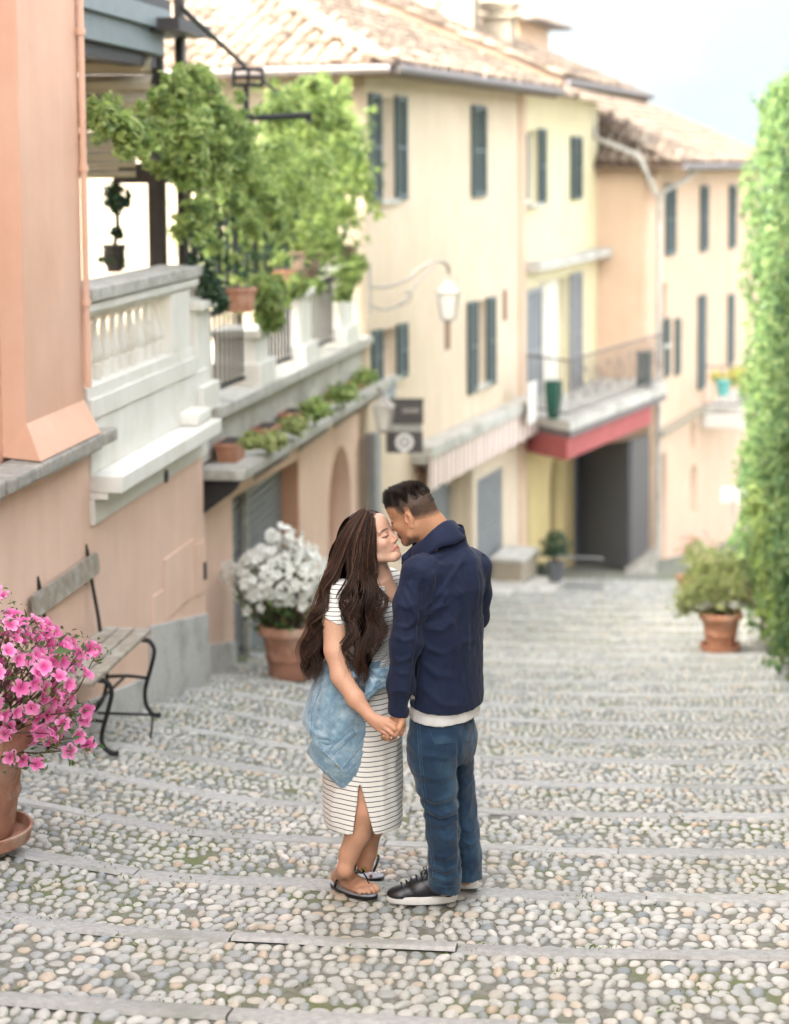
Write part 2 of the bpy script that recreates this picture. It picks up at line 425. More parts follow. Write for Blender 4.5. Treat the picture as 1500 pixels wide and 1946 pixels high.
def make_cobbles():
    P = []   # x, y, a, b, h, rot
    for k in range(-2, 33):
        y0 = STEP0+k*PITCH
        if y0 > 37.5: break
        ya, yb = y0+.045, y0+PITCH-.18
        nr = 11 if y0 < 22 else 8; ph = (yb-ya)/(nr-1)
        for i in range(nr):
            x = -3.72+rng.uniform(0, .06)
            while x < 1.7:
                w = (rng.uniform(.034, .066) if y0 < 22 else rng.uniform(.05, .085)); xx = x+w/2
                yy = ya+ph*i+rng.normal(0, .011)+float(bow(xx))
                if yy > 4.7 and rng.random() > .035:
                    P.append((xx, yy, w*.5*rng.uniform(.88, 1.08), (rng.uniform(.027, .043) if y0 < 22 else rng.uniform(.035, .055)), rng.uniform(.008, .019), rng.normal(0, .32)))
                x += w*rng.uniform(.98, 1.16)
    P = np.array(P)
    Z = gz(P[:, 0], P[:, 1])
    slope = -.104
    d = (np.stack([P[:, 0], P[:, 1], Z], 1)-CAM)@CF
    vis = np.array([in_view((a, b, c), 260) for a, b, c in zip(P[:, 0], P[:, 1], Z)])
    vis0 = np.array([in_view((a, b, c), 5) for a, b, c in zip(P[:, 0], P[:, 1], Z)]); order = np.argsort(np.where(vis0, d, 1e6)); near = set(order[:290].tolist())
    Tn, Tm, Tf = cobble_templates(12, 4, 8, 1), cobble_templates(8, 2, 8, 2), cobble_templates(6, 1, 6, 3)
    shared = [mesh_np('cobble', t[0], t[1], M_COB) for t in Tn]
    Vs, Fs, off = [], [], 0
    for i, (x, y, a, b, h, r) in enumerate(P):
        if i in near:
            o = link('cobble', shared[i % 8], street); o.location = (x, y, Z[i]); o.scale = (a, b, h); o.rotation_euler = (math.atan(slope), 0, r); continue
        T = (Tf if d[i] > 13 or not vis[i] else Tn if d[i] < 8.2 else Tm); V, F = T[i % len(T)]
        c, s_ = math.cos(r), math.sin(r)
        lx, ly, lz = V[:, 0]*a, V[:, 1]*b, V[:, 2]*h
        X = c*lx-s_*ly; Y = s_*lx+c*ly
        Vs.append(np.stack([x+X, y+Y, Z[i]+lz+slope*Y], 1)); Fs.append(F+off); off += len(V)
    me = mesh_np('cobbles', np.concatenate(Vs), np.concatenate(Fs), M_COBS)
    tag(link('cobbles', me, street), kind='stuff')
make_cobbles()

def leaf_mesh(name, C, size, mat, rg, up=.5, aspect=.5, fold=.25, normals=None, sv=.35, mats=None, mi=None):
    """one folded leaf (two quads' worth of triangles) at every centre"""
    C = np.asarray(C, float); n = len(C)
    nr = rg.normal(size=(n, 3)); nr /= np.linalg.norm(nr, axis=1, keepdims=True)
    if normals is not None: nr = nr*.7+np.asarray(normals)
    nr[:, 2] += up; nr /= np.linalg.norm(nr, axis=1, keepdims=True)
    t = rg.normal(size=(n, 3)); t -= (t*nr).sum(1, keepdims=True)*nr; t /= np.linalg.norm(t, axis=1, keepdims=True)+1e-9
    b = np.cross(nr, t)
    s = (np.asarray(size)*np.exp(rg.normal(0, sv, n)))[:, None] if np.isscalar(size) else np.asarray(size)[:, None]
    v0 = C-t*s*.5; v2 = C+t*s*.5-nr*s*.12
    v1 = C+b*s*aspect*.5+nr*s*fold*.4-t*s*.06; v3 = C-b*s*aspect*.5+nr*s*fold*.4-t*s*.06
    V = np.stack([v0, v1, v2, v3], 1).reshape(-1, 3)
    i = np.arange(n)*4
    F = np.concatenate([np.stack([i, i+1, i+2], 1), np.stack([i, i+2, i+3], 1)])
    return mesh_np(name, V, F, mat, smooth=False)

# tufts of weeds in the joints
def weeds():
    C = []
    for _ in range(420):
        x, y = rng.uniform(-3.6, 1.5), rng.uniform(5.2, 16)
        if rng.random() < .5: x = rng.uniform(-3.6, -1.6)
        for _ in range(rng.integers(10, 26)):
            xx, yy = x+rng.normal(0, .035), y+rng.normal(0, .03); C.append((xx, yy, gzf(xx, yy)+rng.uniform(.004, .016)))
    me = leaf_mesh('weeds', C, .016, leafmat('weed_leaf', [(0, (.12, .17, .04)), (1, (.22, .27, .08))]), rng, up=.1, aspect=.3)
    tag(link('weeds', me), label='small green weeds growing in the joints between the cobbles', cat='weeds', kind='stuff')
weeds()

# ================================================================ wall frames
FL = Frame((-3.6, 0), 0)                 # long wall on the near side of the lane
FB = Frame((-3.6, 23.47), 10.82)         # beige and yellow fronts
PC = FB.W(13.44, 0, 1.10)                # corner of the peach house
FC = Frame(FB.W(13.44, 0)[:2], 10.82+90) # its short wall facing up the lane
FP = Frame(PC[:2], 13.2)
def gs(fr, s, o=0):
    w = fr.W(s, 0, o); return gzf(w[0], w[1])

def louvers(fr, s0, s1, z0, z1, o, parent, mat=None, th=.045, name='shutter', slat=.045):
    """a louvred shutter leaf: stiles, rails and sloping slats, one mesh"""
    mb = MB(); e = .05
    mb.fbox(fr, s0, s0+e, z0, z1, o, o+th); mb.fbox(fr, s1-e, s1, z0, z1, o, o+th)
    for za, zb in ((z0, z0+e*1.5), (z1-e*1.2, z1), ((z0+z1)/2-e/2, (z0+z1)/2+e/2)): mb.fbox(fr, s0+e, s1-e, za, zb, o+.002, o+th-.002)
    z = z0+e*1.5
    while z < z1-e*1.4:
        W = fr.W
        mb.hexa([W(s0+e, z, o+th-.004), W(s0+e, z+.008, o+th-.004), W(s1-e, z+.008, o+th-.004), W(s1-e, z, o+th-.004),
                 W(s0+e, z+.032, o+.006), W(s0+e, z+.040, o+.006), W(s1-e, z+.040, o+.006), W(s1-e, z+.032, o+.006)])
        z += slat
    return build(name, mb, mat or M_GREEN, parent)
def window(fr, s0, s1, z0, z1, parent, depth=.24, glass=None, sill=True):
    """frame and panes set back in an opening that is already cut in the wall"""
    mb = MB(); o = -depth
    for a, b, c, d in ((s0, s0+.05, z0, z1), (s1-.05, s1, z0, z1), (s0+.05, s1-.05, z0, z0+.05), (s0+.05, s1-.05, z1-.05, z1), ((s0+s1)/2-.025, (s0+s1)/2+.025, z0+.05, z1-.05)):
        mb.fbox(fr, a, b, c, d, o, o+.05)
    f = build('window', mb, M_SIGNW, parent)
    g = MB(); g.fbox(fr, s0+.05, s1-.05, z0+.05, z1-.05, o+.015, o+.025); build('pane', g, glass or M_GLASS, f)
    if sill:
        q = MB(); q.fbox(fr, s0-.08, s1+.08, z0-.07, z0-.005, -.02, .07); build('sill', q, M_CONC, f)
    return f

# tiles
def tile_mesh():
    V = []; F = []; n = 5
    for y, r, dz in ((0, .095, .022), (.46, .078, 0)):
        for layer in (0, -.014):
            for j in range(n+1):
                t = math.pi*j/n; V.append((math.cos(t)*(r+layer), y, math.sin(t)*(r+layer)*.8+dz))
    k = n+1
    for j in range(n):
        F.append((j, j+1, 2*k+j+1, 2*k+j)); F.append((j, k+j, k+j+1, j+1))
    return np.array(V), np.array(F)
TV, TF = tile_mesh(); TILE = mesh_np('roof_tile', TV, TF, M_TILE, smooth=True)
def tile_roof(e0, e1, r1, r0, parent, most=280, cw=.215, rh=.37, hidden=None):
    """barrel tiles over a four-sided roof slope, eave e0-e1 and ridge r0-r1"""
    e0, e1, r1, r0 = [np.asarray(q, float) for q in (e0, e1, r1, r0)]
    nrm = np.cross(e1-e0, r0-e0); nrm /= np.linalg.norm(nrm)
    if nrm[2] < 0: nrm = -nrm
    ux = (e1-e0); Le = np.linalg.norm(ux); ux /= Le
    vy = np.cross(nrm, ux)
    if vy[2] < 0: vy = -vy
    H = max((r0-e0)@vy, (r1-e0)@vy)
    a0, a1 = (r0-e0)@ux, (r1-e0)@ux
    T = []
    for i in range(int(H/rh)):
        v = i*rh; lo = a0*v/H; hi = Le+(a1-Le)*v/H
        k0, k1 = math.ceil(lo/cw-.2), math.floor(hi/cw+.2)
        for c in range(k0, k1+1):
            T.append(e0+ux*(c*cw+random.uniform(-.012, .012))+vy*(v+random.uniform(-.02, .02))+nrm*random.uniform(-.004, .012))
    T = np.array(T); d = (T-CAM)@CF
    vis = np.array([in_view(q, 10) for q in T]); order = np.argsort(np.where(vis, d, 1e6))
    Rm = np.stack([np.cross(vy, nrm), vy, nrm], 1)
    eul = Matrix(Rm.tolist()).to_euler()
    for i in order[:most]:
        if vis[i]: place('tile', TILE, T[i], parent, rot=(eul[0], eul[1]+random.uniform(-.03, .03), eul[2]+random.uniform(-.03, .03)))
    rest = [i for j, i in enumerate(order) if j >= most or not vis[i]]
    if rest:
        W = TV@Rm.T
        V = np.concatenate([W+T[i] for i in rest]); Fq = np.concatenate([TF+len(TV)*j for j in range(len(rest))])
        o = link('tiles', mesh_np('tiles', V, Fq, M_TILEB), parent); o.location = -wloc(parent); tag(o, kind='stuff')
    # the deck under the tiles
    mb = MB(); mb.prism([e0-nrm*.02, e1-nrm*.02, r1-nrm*.02, r0-nrm*.02], -nrm*.12); build('roof_deck', mb, M_SOFFIT, parent)

# ================================================================ pink house and its lower wall
pink = thing('pink_house', 'tall pink and orange plastered house beside the wooden bench', 'house', FL.W(11, -2))
SE = 14.72
def line_wall(fr, sa, sb, ztop, parent, mat, o, depth, holes=(), name='wall', n=10):
    outer = [(s, gs(fr, s)-.35) for s in np.linspace(sa, sb, n)]+[(sb, ztop), (sa, ztop)]
    return poly_holes(name, fr, outer, holes, o, depth, mat, parent)
line_wall(FL, -14, SE, -.02, pink, M_PINK, 0, .5)
mb = MB(); mb.fbox(FL, -14, 11.62, .0, 12, -11, -.14); build('upper_wall', mb, M_ORANGE, pink)
# pilaster with a splayed foot
mb = MB(); W = FL.W
sTL, sTR, sBL, sBR = FL.px(50, 816, 0)[0], FL.px(161, 792, 0)[0], FL.px(77, 866, .13)[0], FL.px(192, 830, .13)[0]
mb.fbox(FL, sTL, sTR, .28, 12, -.16, .0)
mb.hexa([W(sTL, .084, -.16), W(sBL, .084, .13), W(sBR, .084, .13), W(sTR+.02, .084, -.16), W(sTL, .28, -.16), W(sTL, .28, .0), W(sTR, .28, .0), W(sTR, .28, -.16)])
build('pilaster', mb, M_ORANGE, pink)
# ledge stones under the upper wall
x = 2.0
while x < 11.8:
    x1 = min(x+random.uniform(.5, 1.0), 11.84); mb = MB()
    z0, z1, o1 = -.012+random.uniform(-.012, .008), .078+random.uniform(-.010, .010), .15+random.uniform(-.018, .018)
    mb.fbox(FL, x+.006, x1-.006, z0, z1, -.10, o1); build('ledge_stone', mb, M_LEDGE, pink, bevel=.018); x = x1
# thin pipe down the corner
mb = MB(); mb.tube([FL.W(11.58, z, .03) for z in np.linspace(.36, 9.4, 14)], .022, 8); p = build('drainpipe', mb, M_ORANGE, pink, smooth=True)
for z in (.9, 1.75, 2.6, 3.5):
    mb = MB(); mb.tube([FL.W(11.58, z-.02, .03), FL.W(11.58, z+.02, .03)], .032, 8); build('pipe_clip', mb, M_ORANGE, p)
# rough granite plinth slabs
def dado(fr, sa, sb, h0, h1, parent, o, n):
    ss = np.linspace(sa, sb, n+1)
    for i in range(n):
        a, b = ss[i]+.004, ss[i+1]-.004; ta, tb = h0+(h1-h0)*i/n, h0+(h1-h0)*(i+1)/n
        mb = MB(); mb.sbox(fr, a, b, gs(fr, a)-.3, gs(fr, b)-.3, gs(fr, a)+ta, gs(fr, b)+tb, o-.04, o+.03+random.uniform(-.003, .004)); build('plinth_slab', mb, M_GRAN, parent, bevel=.004)
dado(FL, 6.5, 12.98, .20, .20, pink, 0, 5); dado(FL, 13.0, SE+.02, .56, .56, pink, 0, 2)
# flush access panels in the wall
def panel(poly, name='access_panel'):
    mb = MB(); mb.prism([FL.W(s, z, -.01) for s, z in poly], FL.n*.024); return build(name, mb, M_PINK, pink, bevel=.003)
def fp(*pts): return [FL.px(*p) for p in pts]
panel(fp((311, 1063), (366, 1024), (368, 1128), (312, 1180)))
panel(fp((289, 1134), (309, 1120), (310, 1222), (290, 1240)))
pm = panel(fp((371, 1036), (387, 1025), (388, 1121), (372, 1133)), 'meter_door')
mb = MB(); s_, z_ = FL.px(385, 1085); mb.fbox(FL, s_-.02, s_+.02, z_-.07, z_+.07, .012, .03); build('handle', mb, M_IRON, pm)

# ================================================================ white balustrade parapet
bal = thing('balustrade', 'white balustrade parapet with a heavy ledge on the pink wall', 'balustrade', FL.W(13, -.5))
def bx(name, mat, xl, xr, yt, yb, o0, o1, xm=None, bevel=.006, parent=None):
    """a moulding of the parapet: ends xl, xr and heights yt, yb (read at its near end) of its outer face o1"""
    s0, z1 = FL.px(xl, yt, o1); z0 = FL.px(xl, yb, o1)[1]; s1 = FL.px(xr, yt, o1)[0]
    mb = MB(); mb.fbox(FL, s0, s1, z0, z1, o0, o1); return build(name, mb, mat, parent or bal, bevel=bevel), (s0, s1, z0, z1)
S0 = 11.66
def zz(y, o):
    P = FL.W(S0, .3, o)-CAM; return FL.px(CXP+FPX*(P@CR)/(P@CF), y, o)[1]
def bx(name, mat, xr, z1, z0, o0, o1, bevel=.006):
    """a moulding of the parapet starting at the pilaster; its right end is seen at column xr"""
    s1 = FL.px(xr, 620, o1)[0]; mb = MB(); mb.fbox(FL, S0, s1, z0, z1, o0, o1); return build(name, mb, mat, bal, bevel=bevel)
zt_b, zb_b = zz(602, -.01), zz(738, 0); z_p = zz(905, 0)
bx('coping', M_CAPST, 388, zz(548, .05), zz(574, .05), -.30, .05, .012)
bx('top_rail', M_WHITE, 380, zz(574, .02)-.012, zz(594, .02), -.26, .02)
bx('rail_moulding', M_WHITE, 374, zz(594, .02)-.002, zt_b, -.22, -.01)
bx('bottom_rail', M_WHITE, 368, zb_b, zz(760, 0), -.24, .0)
bx('moulding', M_WHITE, 374, zz(760, 0)-.002, zz(799, .03), -.25, .03)
bx('panel', M_WHITE, 394, zz(799, .03)-.002, z_p, -.25, .014)
bx('ledge', M_WHITE, 419, z_p-.002, z_p-.115, -.05, .22, .012)
bx('ledge_moulding', M_WHITE, 402, z_p-.117, z_p-.16, -.05, .12)
bx('wall_band', M_WHITE, 391, z_p-.162, zz(1002, .03), -.05, .03)
e_s = FL.px(404, 800, .16)[0]; mb = MB(); mb.fbox(FL, e_s-.45, e_s, z_p, z_p+.10, -.02, .16); build('end_block', mb, M_WHITE, bal, bevel=.03)
hb_ = zt_b-zb_b-.004; prof = [(.046, 0), (.046, .21), (.030, .23), (.043, .29), (.050, .36), (.041, .49), (.028, .66), (.022, .83), (.033, .86), (.026, .89), (.046, .915), (.046, 1)]
mbb = MB(); mbb.lathe([(r, z*hb_) for r, z in prof], (0, 0, 0), 14); BALM = None
sA, sB = FL.px(176, 700, -.06)[0], FL.px(318, 700, -.06)[0]; nb = 10
for i in range(nb):
    P = FL.W(sA+(sB-sA)*i/(nb-1), zb_b+.002, -.11)
    if BALM is None: o = build('baluster', mbb, M_WHITE, bal, smooth=True, origin=(0, 0, 0)); BALM = o.data; o.location = Vector(P)-wloc(bal)
    else: place('baluster', BALM, P, bal)
sP0, sP1 = FL.px(328, 650, -.01)[0], FL.px(362, 650, -.01)[0]
mb = MB(); mb.fbox(FL, sP0, sP1, zb_b+.002, zt_b-.002, -.22, -.01); build('end_pier', mb, M_WHITE, bal, bevel=.006)
s_, z_ = FL.px(315, 905, .03); mb = MB(); mb.prism([FL.W(s_+.05*math.cos(t), z_+.05*math.sin(t), .027) for t in np.linspace(0, 6.283, 13)[:-1]], FL.n*.012); build('weep_hole', mb, M_IRON, bal)

# ================================================================ terrace: wall with garage and arch
terr = thing('terrace_wall', 'peach terrace wall with a grey garage shutter and a low archway', 'wall', FL.W(19, -2.5))
T0, T1 = SE+.03, 23.42; TO = -.10
def zt(s): return -.30-.020*(s-15.2)
gar = [(16.2, -2.9), (19.3, -3.3), (19.3, -1.30), (16.2, -1.17)]
arc = arch(21.1, 22.75, gs(FL, 22)-.1, -1.55)
outer = [(s, gs(FL, s)-.35) for s in np.linspace(T0, T1, 8)]+[(T1, zt(T1)), (T0, zt(T0))]
poly_holes('wall', FL, outer, [gar, arc], TO, .45, M_PINK, terr)
# roller shutter of joined horizontal ribs
mb = MB(); mb.fbox(FL, 16.1, 19.27, -3.6, -1.1, TO-.22, TO-.20); gsh = build('garage_shutter', mb, M_GREYSH, terr)
z = -3.3
while z < -1.15:
    mb = MB(); W = FL.W; a, b = 16.18, 19.27
    mb.hexa([W(a, z, TO-.20), W(a, z, TO-.19), W(b, z, TO-.19), W(b, z, TO-.20), W(a, z+.078, TO-.20), W(a, z+.078, TO-.165), W(b, z+.078, TO-.165), W(b, z+.078, TO-.20)])
    build('slat', mb, M_GREYSH, gsh); z += .085
mb = MB(); mb.fbox(FL, 17.25, 17.33, -3.4, -1.16, TO-.16, TO-.10); build('shutter_post', mb, M_CAPST, terr)
for (a, b) in ((19.275, 19.33),):
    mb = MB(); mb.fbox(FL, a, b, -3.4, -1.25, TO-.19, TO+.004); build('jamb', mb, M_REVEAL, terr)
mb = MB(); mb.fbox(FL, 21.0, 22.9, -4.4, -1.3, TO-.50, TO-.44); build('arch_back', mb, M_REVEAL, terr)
dado(FL, T0, 16.15, .28, .26, terr, TO, 2)
# terrace floor and upstand
mb = MB(); mb.sbox(FL, T0, T1, -.60, -.78, zt(T0), zt(T1), -9, TO-.46); build('terrace_floor', mb, M_CONC, terr)
mb = MB(); mb.sbox(FL, T0+.1, T1, -.66, -.86, zt(T0)-.005, zt(T1)-.005, TO-.02, TO+.04); build('upstand', mb, M_CONC, terr)
x = T0+.2
while x < T1-.2:
    x1 = min(x+random.uniform(.9, 1.3), T1-.03); mb = MB(); mb.sbox(FL, x+.005, x1-.005, zt(x), zt(x1), zt(x)+.10, zt(x1)+.10, -.45, TO+.20); build('coping_stone', mb, M_CAPST, terr, bevel=.012); x = x1
# planter shelf with bracket
def zp(s): return -.69-.028*(s-15)
mb = MB(); mb.sbox(FL, 14.8, 23.4, zp(14.8)-.09, zp(23.4)-.09, zp(14.8), zp(23.4), TO, TO+.42); build('planter_shelf', mb, M_CAPST, terr, bevel=.012)
for s_ in (14.95, 17.1, 19.3, 21.5, 23.2):
    mb = MB(); mb.prism([FL.W(s_, zp(s_)-.09, TO), FL.W(s_, zp(s_)-.09, TO+.36), FL.W(s_, zp(s_)-.2, TO+.30), FL.W(s_, zp(s_)-.42, TO)], FL.u*.12); build('bracket', mb, M_DARKW if s_ < 15 else M_CONC, terr)
# piers and railings
piers = [(14.55, 15.12, .62), (16.75, 17.45, .20), (19.0, 19.7, .42), (21.55, 22.5, .52)]
for i, (a, b, top) in enumerate(piers):
    zb = zt(a)+.10
    mb = MB(); mb.fbox(FL, a+.05, b-.05, zb+.20, top, -.38, TO+.10); mb.fbox(FL, a, b, zb-.02, zb+.20, -.42, TO+.16); mb.fbox(FL, a, b, top, top+.07, -.42, TO+.16)
    o = build('pier', mb, M_WHITE, bevel=.01)
    tag(o, ['white terrace pier beside the balustrade, at the start of the railings', 'short white pier below the hanging terracotta pot', 'white pier under a brown urn amid the terrace railings', 'tall white pier at the far end of the terrace railings'][i], 'pier', 'white piers along the terrace edge')
for i in range(3):
    a, b = piers[i][1]-.03, piers[i+1][0]+.03; za, zb = zt(a)+.10, zt(b)+.10; top = .50-.03*i
    r = thing('iron_railing', ['black iron railing panel nearest the white balustrade', 'black iron railing panel between the short pier and the urn pier', 'black iron railing panel by the tall end pier'][i], 'railing', FL.W((a+b)/2, za, -.1), 'black iron railing panels between the terrace piers')
    mb = MB(); mb.sbox(FL, a, b, za+.06, zb+.06, za+.095, zb+.095, -.13, -.09); build('bottom_bar', mb, M_IRON, r)
    mb = MB(); mb.sbox(FL, a, b, top, top, top+.04, top+.04, -.14, -.08); build('top_bar', mb, M_IRON, r)
    n = int((b-a)/.16)
    BM = None
    for k in range(n):
        s_ = a+.06+(b-a-.12)*k/max(1, n-1)
        zz = za+.08+(zb-za)*(s_-a)/(b-a)
        if BM is None:
            mb = MB(); mb.tube([FL.W(s_, zz, -.11), FL.W(s_, top+.01, -.11)], .013, 6); o = build('bar', mb, M_IRON, r); BM = o.data; c0 = s_; l0 = o.location.copy()
        else:
            o = link('bar', BM, r); o.location = l0+Vector(FL.u*(s_-c0))

# ================================================================ verandah over the terrace
ver = thing('verandah', 'dark timber verandah with beige roll blinds above the terrace', 'verandah', FL.W(12.6, -.3, -1.5))
def vb(name, mat, s0, s1, z0, z1, o0, o1, bevel=0):
    mb = MB(); mb.fbox(FL, s0, s1, z0, z1, o0, o1); return build(name, mb, mat, ver, bevel=bevel)
def post(x0, x1, o, z0, z1, dep):
    a = FL.px(x1, 400, o)[0]; vb('post', M_DARKW, a, a+.12, z0, z1, o-(x1-x0)*(a/FPX), o)
post(280, 310, -.52, -.3, 3.1, .22); post(336, 352, -.36, -.3, 3.9, .14)
sF = FL.px(312, 40, -.39)[0]; vb('fascia', M_GREYM, 11.66, sF, 2.66, 2.98, -.44, -.39, bevel=.01)
vb('fascia_lip', M_GREYM, 11.66, sF, 2.86, 3.02, -.38, -.33)
vb('roof', M_DARKW, 11.62, sF+.1, 2.98, 3.12, -4.0, -.36)
vb('beam', M_DARKW, 11.62, sF, 2.56, 2.70, -.62, -.46)
M_BLIND = surf('blind_fabric', (.36, .33, .24), (.30, .27, .20), 6, .9)
# blinds hang across the far end of the verandah
FV = Frame(FL.W(14.9, 0, -.5)[:2], -90)
def blind(x0, y0, x1, y1, folds, nm):
    a = FV.px(x0, y0); b = FV.px(x1, y1); s0, s1 = sorted((a[0], b[0])); z1, z0 = max(a[1], b[1]), min(a[1], b[1]); h = (z1-z0)/folds
    for i in range(folds):
        mb = MB(); za = z0+h*i
        vs = []
        for s_ in (s0, s1):
            for (dz, o) in ((0, .0), (h*.15, .05), (h*.55, .065), (h*.9, .02), (h*.98, .0)): vs.append(FV.W(s_, za+dz, -o))
        mb.add(vs, [(j, j+1, j+6, j+5) for j in range(4)]); build(nm, mb, M_BLIND, ver, smooth=True)
blind(148, 72, 292, 245, 5, 'blind_fold'); blind(150, 250, 262, 338, 5, 'blind_fold')
a = FV.px(213, 348); b = FV.px(332, 310)
ar = []
for t in np.linspace(0, 1, 9): ar.append(FV.W(b[0]*t+a[0]*(1-t), a[1]+(b[1]-a[1])*(1-abs(2*t-1)**5), .15))
mb = MB(); mb.prism(ar, FV.n*-.18); build('arched_brace', mb, M_DARKW, ver)
a = FL.px(343, 22, -.2); b_ = FL.px(385, 72, -.2)
mb = MB(); mb.fbox(FL, a[0]-.25, b_[0]+.1, b_[1], b_[1]+.10, -2.5, -.15); build('eave_board', mb, M_DARKW, ver)
# ================================================================ beige house
bh = thing('beige_house', 'beige house with green shutters and a tiled roof, behind the terrace vines', 'house', FB.W(4, -4.5))
EZ = 2.95
h_w1 = rect(.52, 1.10, 1.33, 2.62); h_lo = rect(4.86, 5.42, -1.55, -.30); h_l2 = rect(.50, 1.12, -1.0, -.36)
h_s1 = rect(2.62, 4.10, gs(FB, 3.3)-.1, -2.50); h_d = rect(4.12, 4.72, gs(FB, 4.4)-.1, -2.62); h_s2 = rect(4.92, 6.40, gs(FB, 5.6)-.1, -3.02)
outer = [(s, gs(FB, s)-.5) for s in np.linspace(0, 7.76, 6)]+[(7.76, EZ), (0, EZ)]
poly_holes('wall', FB, outer, [h_w1, h_lo, h_l2, h_s1, h_d, h_s2], 0, .4, M_BEIGE, bh)
FS = Frame(FB.W(0, 0)[:2], 10.82-90)       # its wall facing up the lane: s runs to the left
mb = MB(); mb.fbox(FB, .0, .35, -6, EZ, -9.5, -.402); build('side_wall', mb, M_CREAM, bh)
mb = MB(); mb.fbox(FB, .4, 7.7, -6, EZ-.02, -9.4, -.75); build('core', mb, M_BEIGE, bh)
mb = MB(); mb.fbox(FB, 7.40, 7.78, -5.7, EZ-.02, -.02, .035); build('corner_strip', mb, M_PEACH, bh)
for r in (h_w1, h_l2, h_lo):
    window(FB, r[0][0], r[1][0], r[0][1], r[2][1], bh, .22)
louvers(FB, .10, .51, 1.30, 2.66, .01, bh); louvers(FB, 1.11, 1.55, 1.30, 2.66, .01, bh)
louvers(FB, 4.66, 5.38, 1.28, 2.64, .01, bh)
louvers(FB, 4.42, 4.86, -1.64, -.27, .01, bh); louvers(FB, 5.43, 5.88, -1.64, -.27, .01, bh)
louvers(FB, .13, .49, -1.05, -.33, .01, bh); louvers(FB, 1.13, 1.52, -1.05, -.33, .01, bh)
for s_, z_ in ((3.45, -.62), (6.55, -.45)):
    mb = MB(); mb.prism([FB.W(s_+a, z_+b, -.005) for a, b in arch(-.13, .13, -.26, .26, 8)], FB.n*.012); build('niche', mb, M_BROWN, bh)  # flat arch whose brown stands in for a niche's shadow
def roller(fr, s0, s1, z0, z1, parent, o=-.18):
    mb = MB(); mb.fbox(fr, s0-.05, s1+.05, z0, z1+.05, o-.03, o-.01); q = build('roller_shutter', mb, M_GREYSH, parent); z = z0; M = None; W = fr.W
    while z < z1:
        mb = MB(); mb.hexa([W(s0, z, o-.01), W(s0, z, o), W(s1, z, o), W(s1, z, o-.01), W(s0, z+.082, o-.01), W(s0, z+.082, o+.022), W(s1, z+.082, o+.022), W(s1, z+.082, o-.01)])
        if M is None: f = build('slat', mb, M_GREYSH, q); M = f.data; l0 = f.location.copy(); z00 = z
        else: f = link('slat', M, q); f.location = l0+Vector((0, 0, z-z00))
        z += .09
    return q
roller(FB, 2.62, 4.10, gs(FB, 3.3)-.1, -2.55, bh); roller(FB, 4.92, 6.40, gs(FB, 5.6)-.1, -3.04, bh, o=-.02)
mb = MB(); mb.fbox(FB, 4.1, 4.74, -6, -2.5, -.36, -.30); build('door', mb, M_BROWN, bh)
mb = MB(); mb.fbox(FB, 2.0, 2.22, -4.6, -2.4, .0, .07); build('shop_post', mb, M_BROWN, bh)
# eave, roof and gutter
OV = .55
def eave(fr, s0, s1, z, o, parent, name='gutter'):
    mb = MB(); mb.tube([fr.W(s0, z, o+.05), fr.W(s1, z, o+.05)], .06, 8); return build(name, mb, M_GUTTER, parent, smooth=True)
e0 = FB.W(-OV, EZ+.0, OV); e1 = FB.W(7.95, EZ+.0, OV); r0 = FB.W(4.2, EZ+2.05, -4.2); r1 = FB.W(7.95, EZ+2.05, -4.2)
tile_roof(e0, e1, r1, r0, bh, 300)
f0 = FB.W(-OV, EZ, -9.2); f1 = FB.W(-OV, EZ, OV)
tile_roof(f0, f1, r0, FB.W(4.2, EZ+2.05, -7), bh, 240)
eave(FB, -OV, 7.95, EZ-.03, OV, bh)
mb = MB(); mb.tube([FB.W(-OV-.05, EZ-.03, OV), FB.W(-OV-.05, EZ-.03, -9)], .06, 8); build('gutter', mb, M_GUTTER, bh, smooth=True)
hip = [e0+(r0-e0)*t+np.array([0, 0, .04]) for t in np.linspace(.0, 1, 22)]
for i in range(21):
    mb = MB(); mb.tube([hip[i], hip[i+1]], [.10, .085], 7); build('hip_tile', mb, M_TILE, bh, smooth=True)
def chimney(label, px0, px1, top, bot, d, fr, bands=True):
    a = at_depth(px0, bot, d); b = at_depth(px1, bot, d); t = at_depth((px0+px1)/2, top, d)
    w = np.linalg.norm(b-a); c = (a+b)/2
    f = Frame(c[:2], 10.82); q = thing('chimney', label, 'chimney', (c[0], c[1], a[2]-.6))
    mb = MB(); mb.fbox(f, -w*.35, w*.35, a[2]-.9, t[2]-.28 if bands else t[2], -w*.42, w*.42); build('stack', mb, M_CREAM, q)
    if bands:
        for k, (zz, e) in enumerate(((t[2]-.28, .08), (t[2]-.16, .04), (t[2]-.06, .09))):
            mb = MB(); mb.fbox(f, -w*.36-e, w*.36+e, zz+.002, zz+.07, -w*.43-e, w*.43+e); build('cap_band', mb, M_CREAM, q)
        mb = MB(); mb.fbox(f, -w*.28, w*.28, t[2]-.22, t[2]-.05, -w*.3, w*.3); build('flue', mb, M_SOIL, q)
    return q
chimney('white chimney standing alone on the roof above the vines', 462, 512, -30, 88, 27, FB)
chimney('broad pale chimney block on the ridge beside the banded chimney', 846, 912, -60, 78, 34, FB, False)
chimney('white chimney with stepped cap bands between the two tiled roofs', 918, 982, 6, 108, 34.5, FB)
mb = MB(); a = at_depth(815, 8, 36); f = Frame(a[:2], 10.82); mb.fbox(f, -.3, .3, a[2]-.9, a[2]+.10, -.5, .5); q = build('dormer', mb, M_PEACH)
tag(q, 'small peach dormer with a dark opening at the top of the roof', 'dormer')
mb = MB(); mb.fbox(f, -.32, .30, a[2]-.1, a[2]+.08, .2, .52); build('opening', mb, M_BROWN, q)

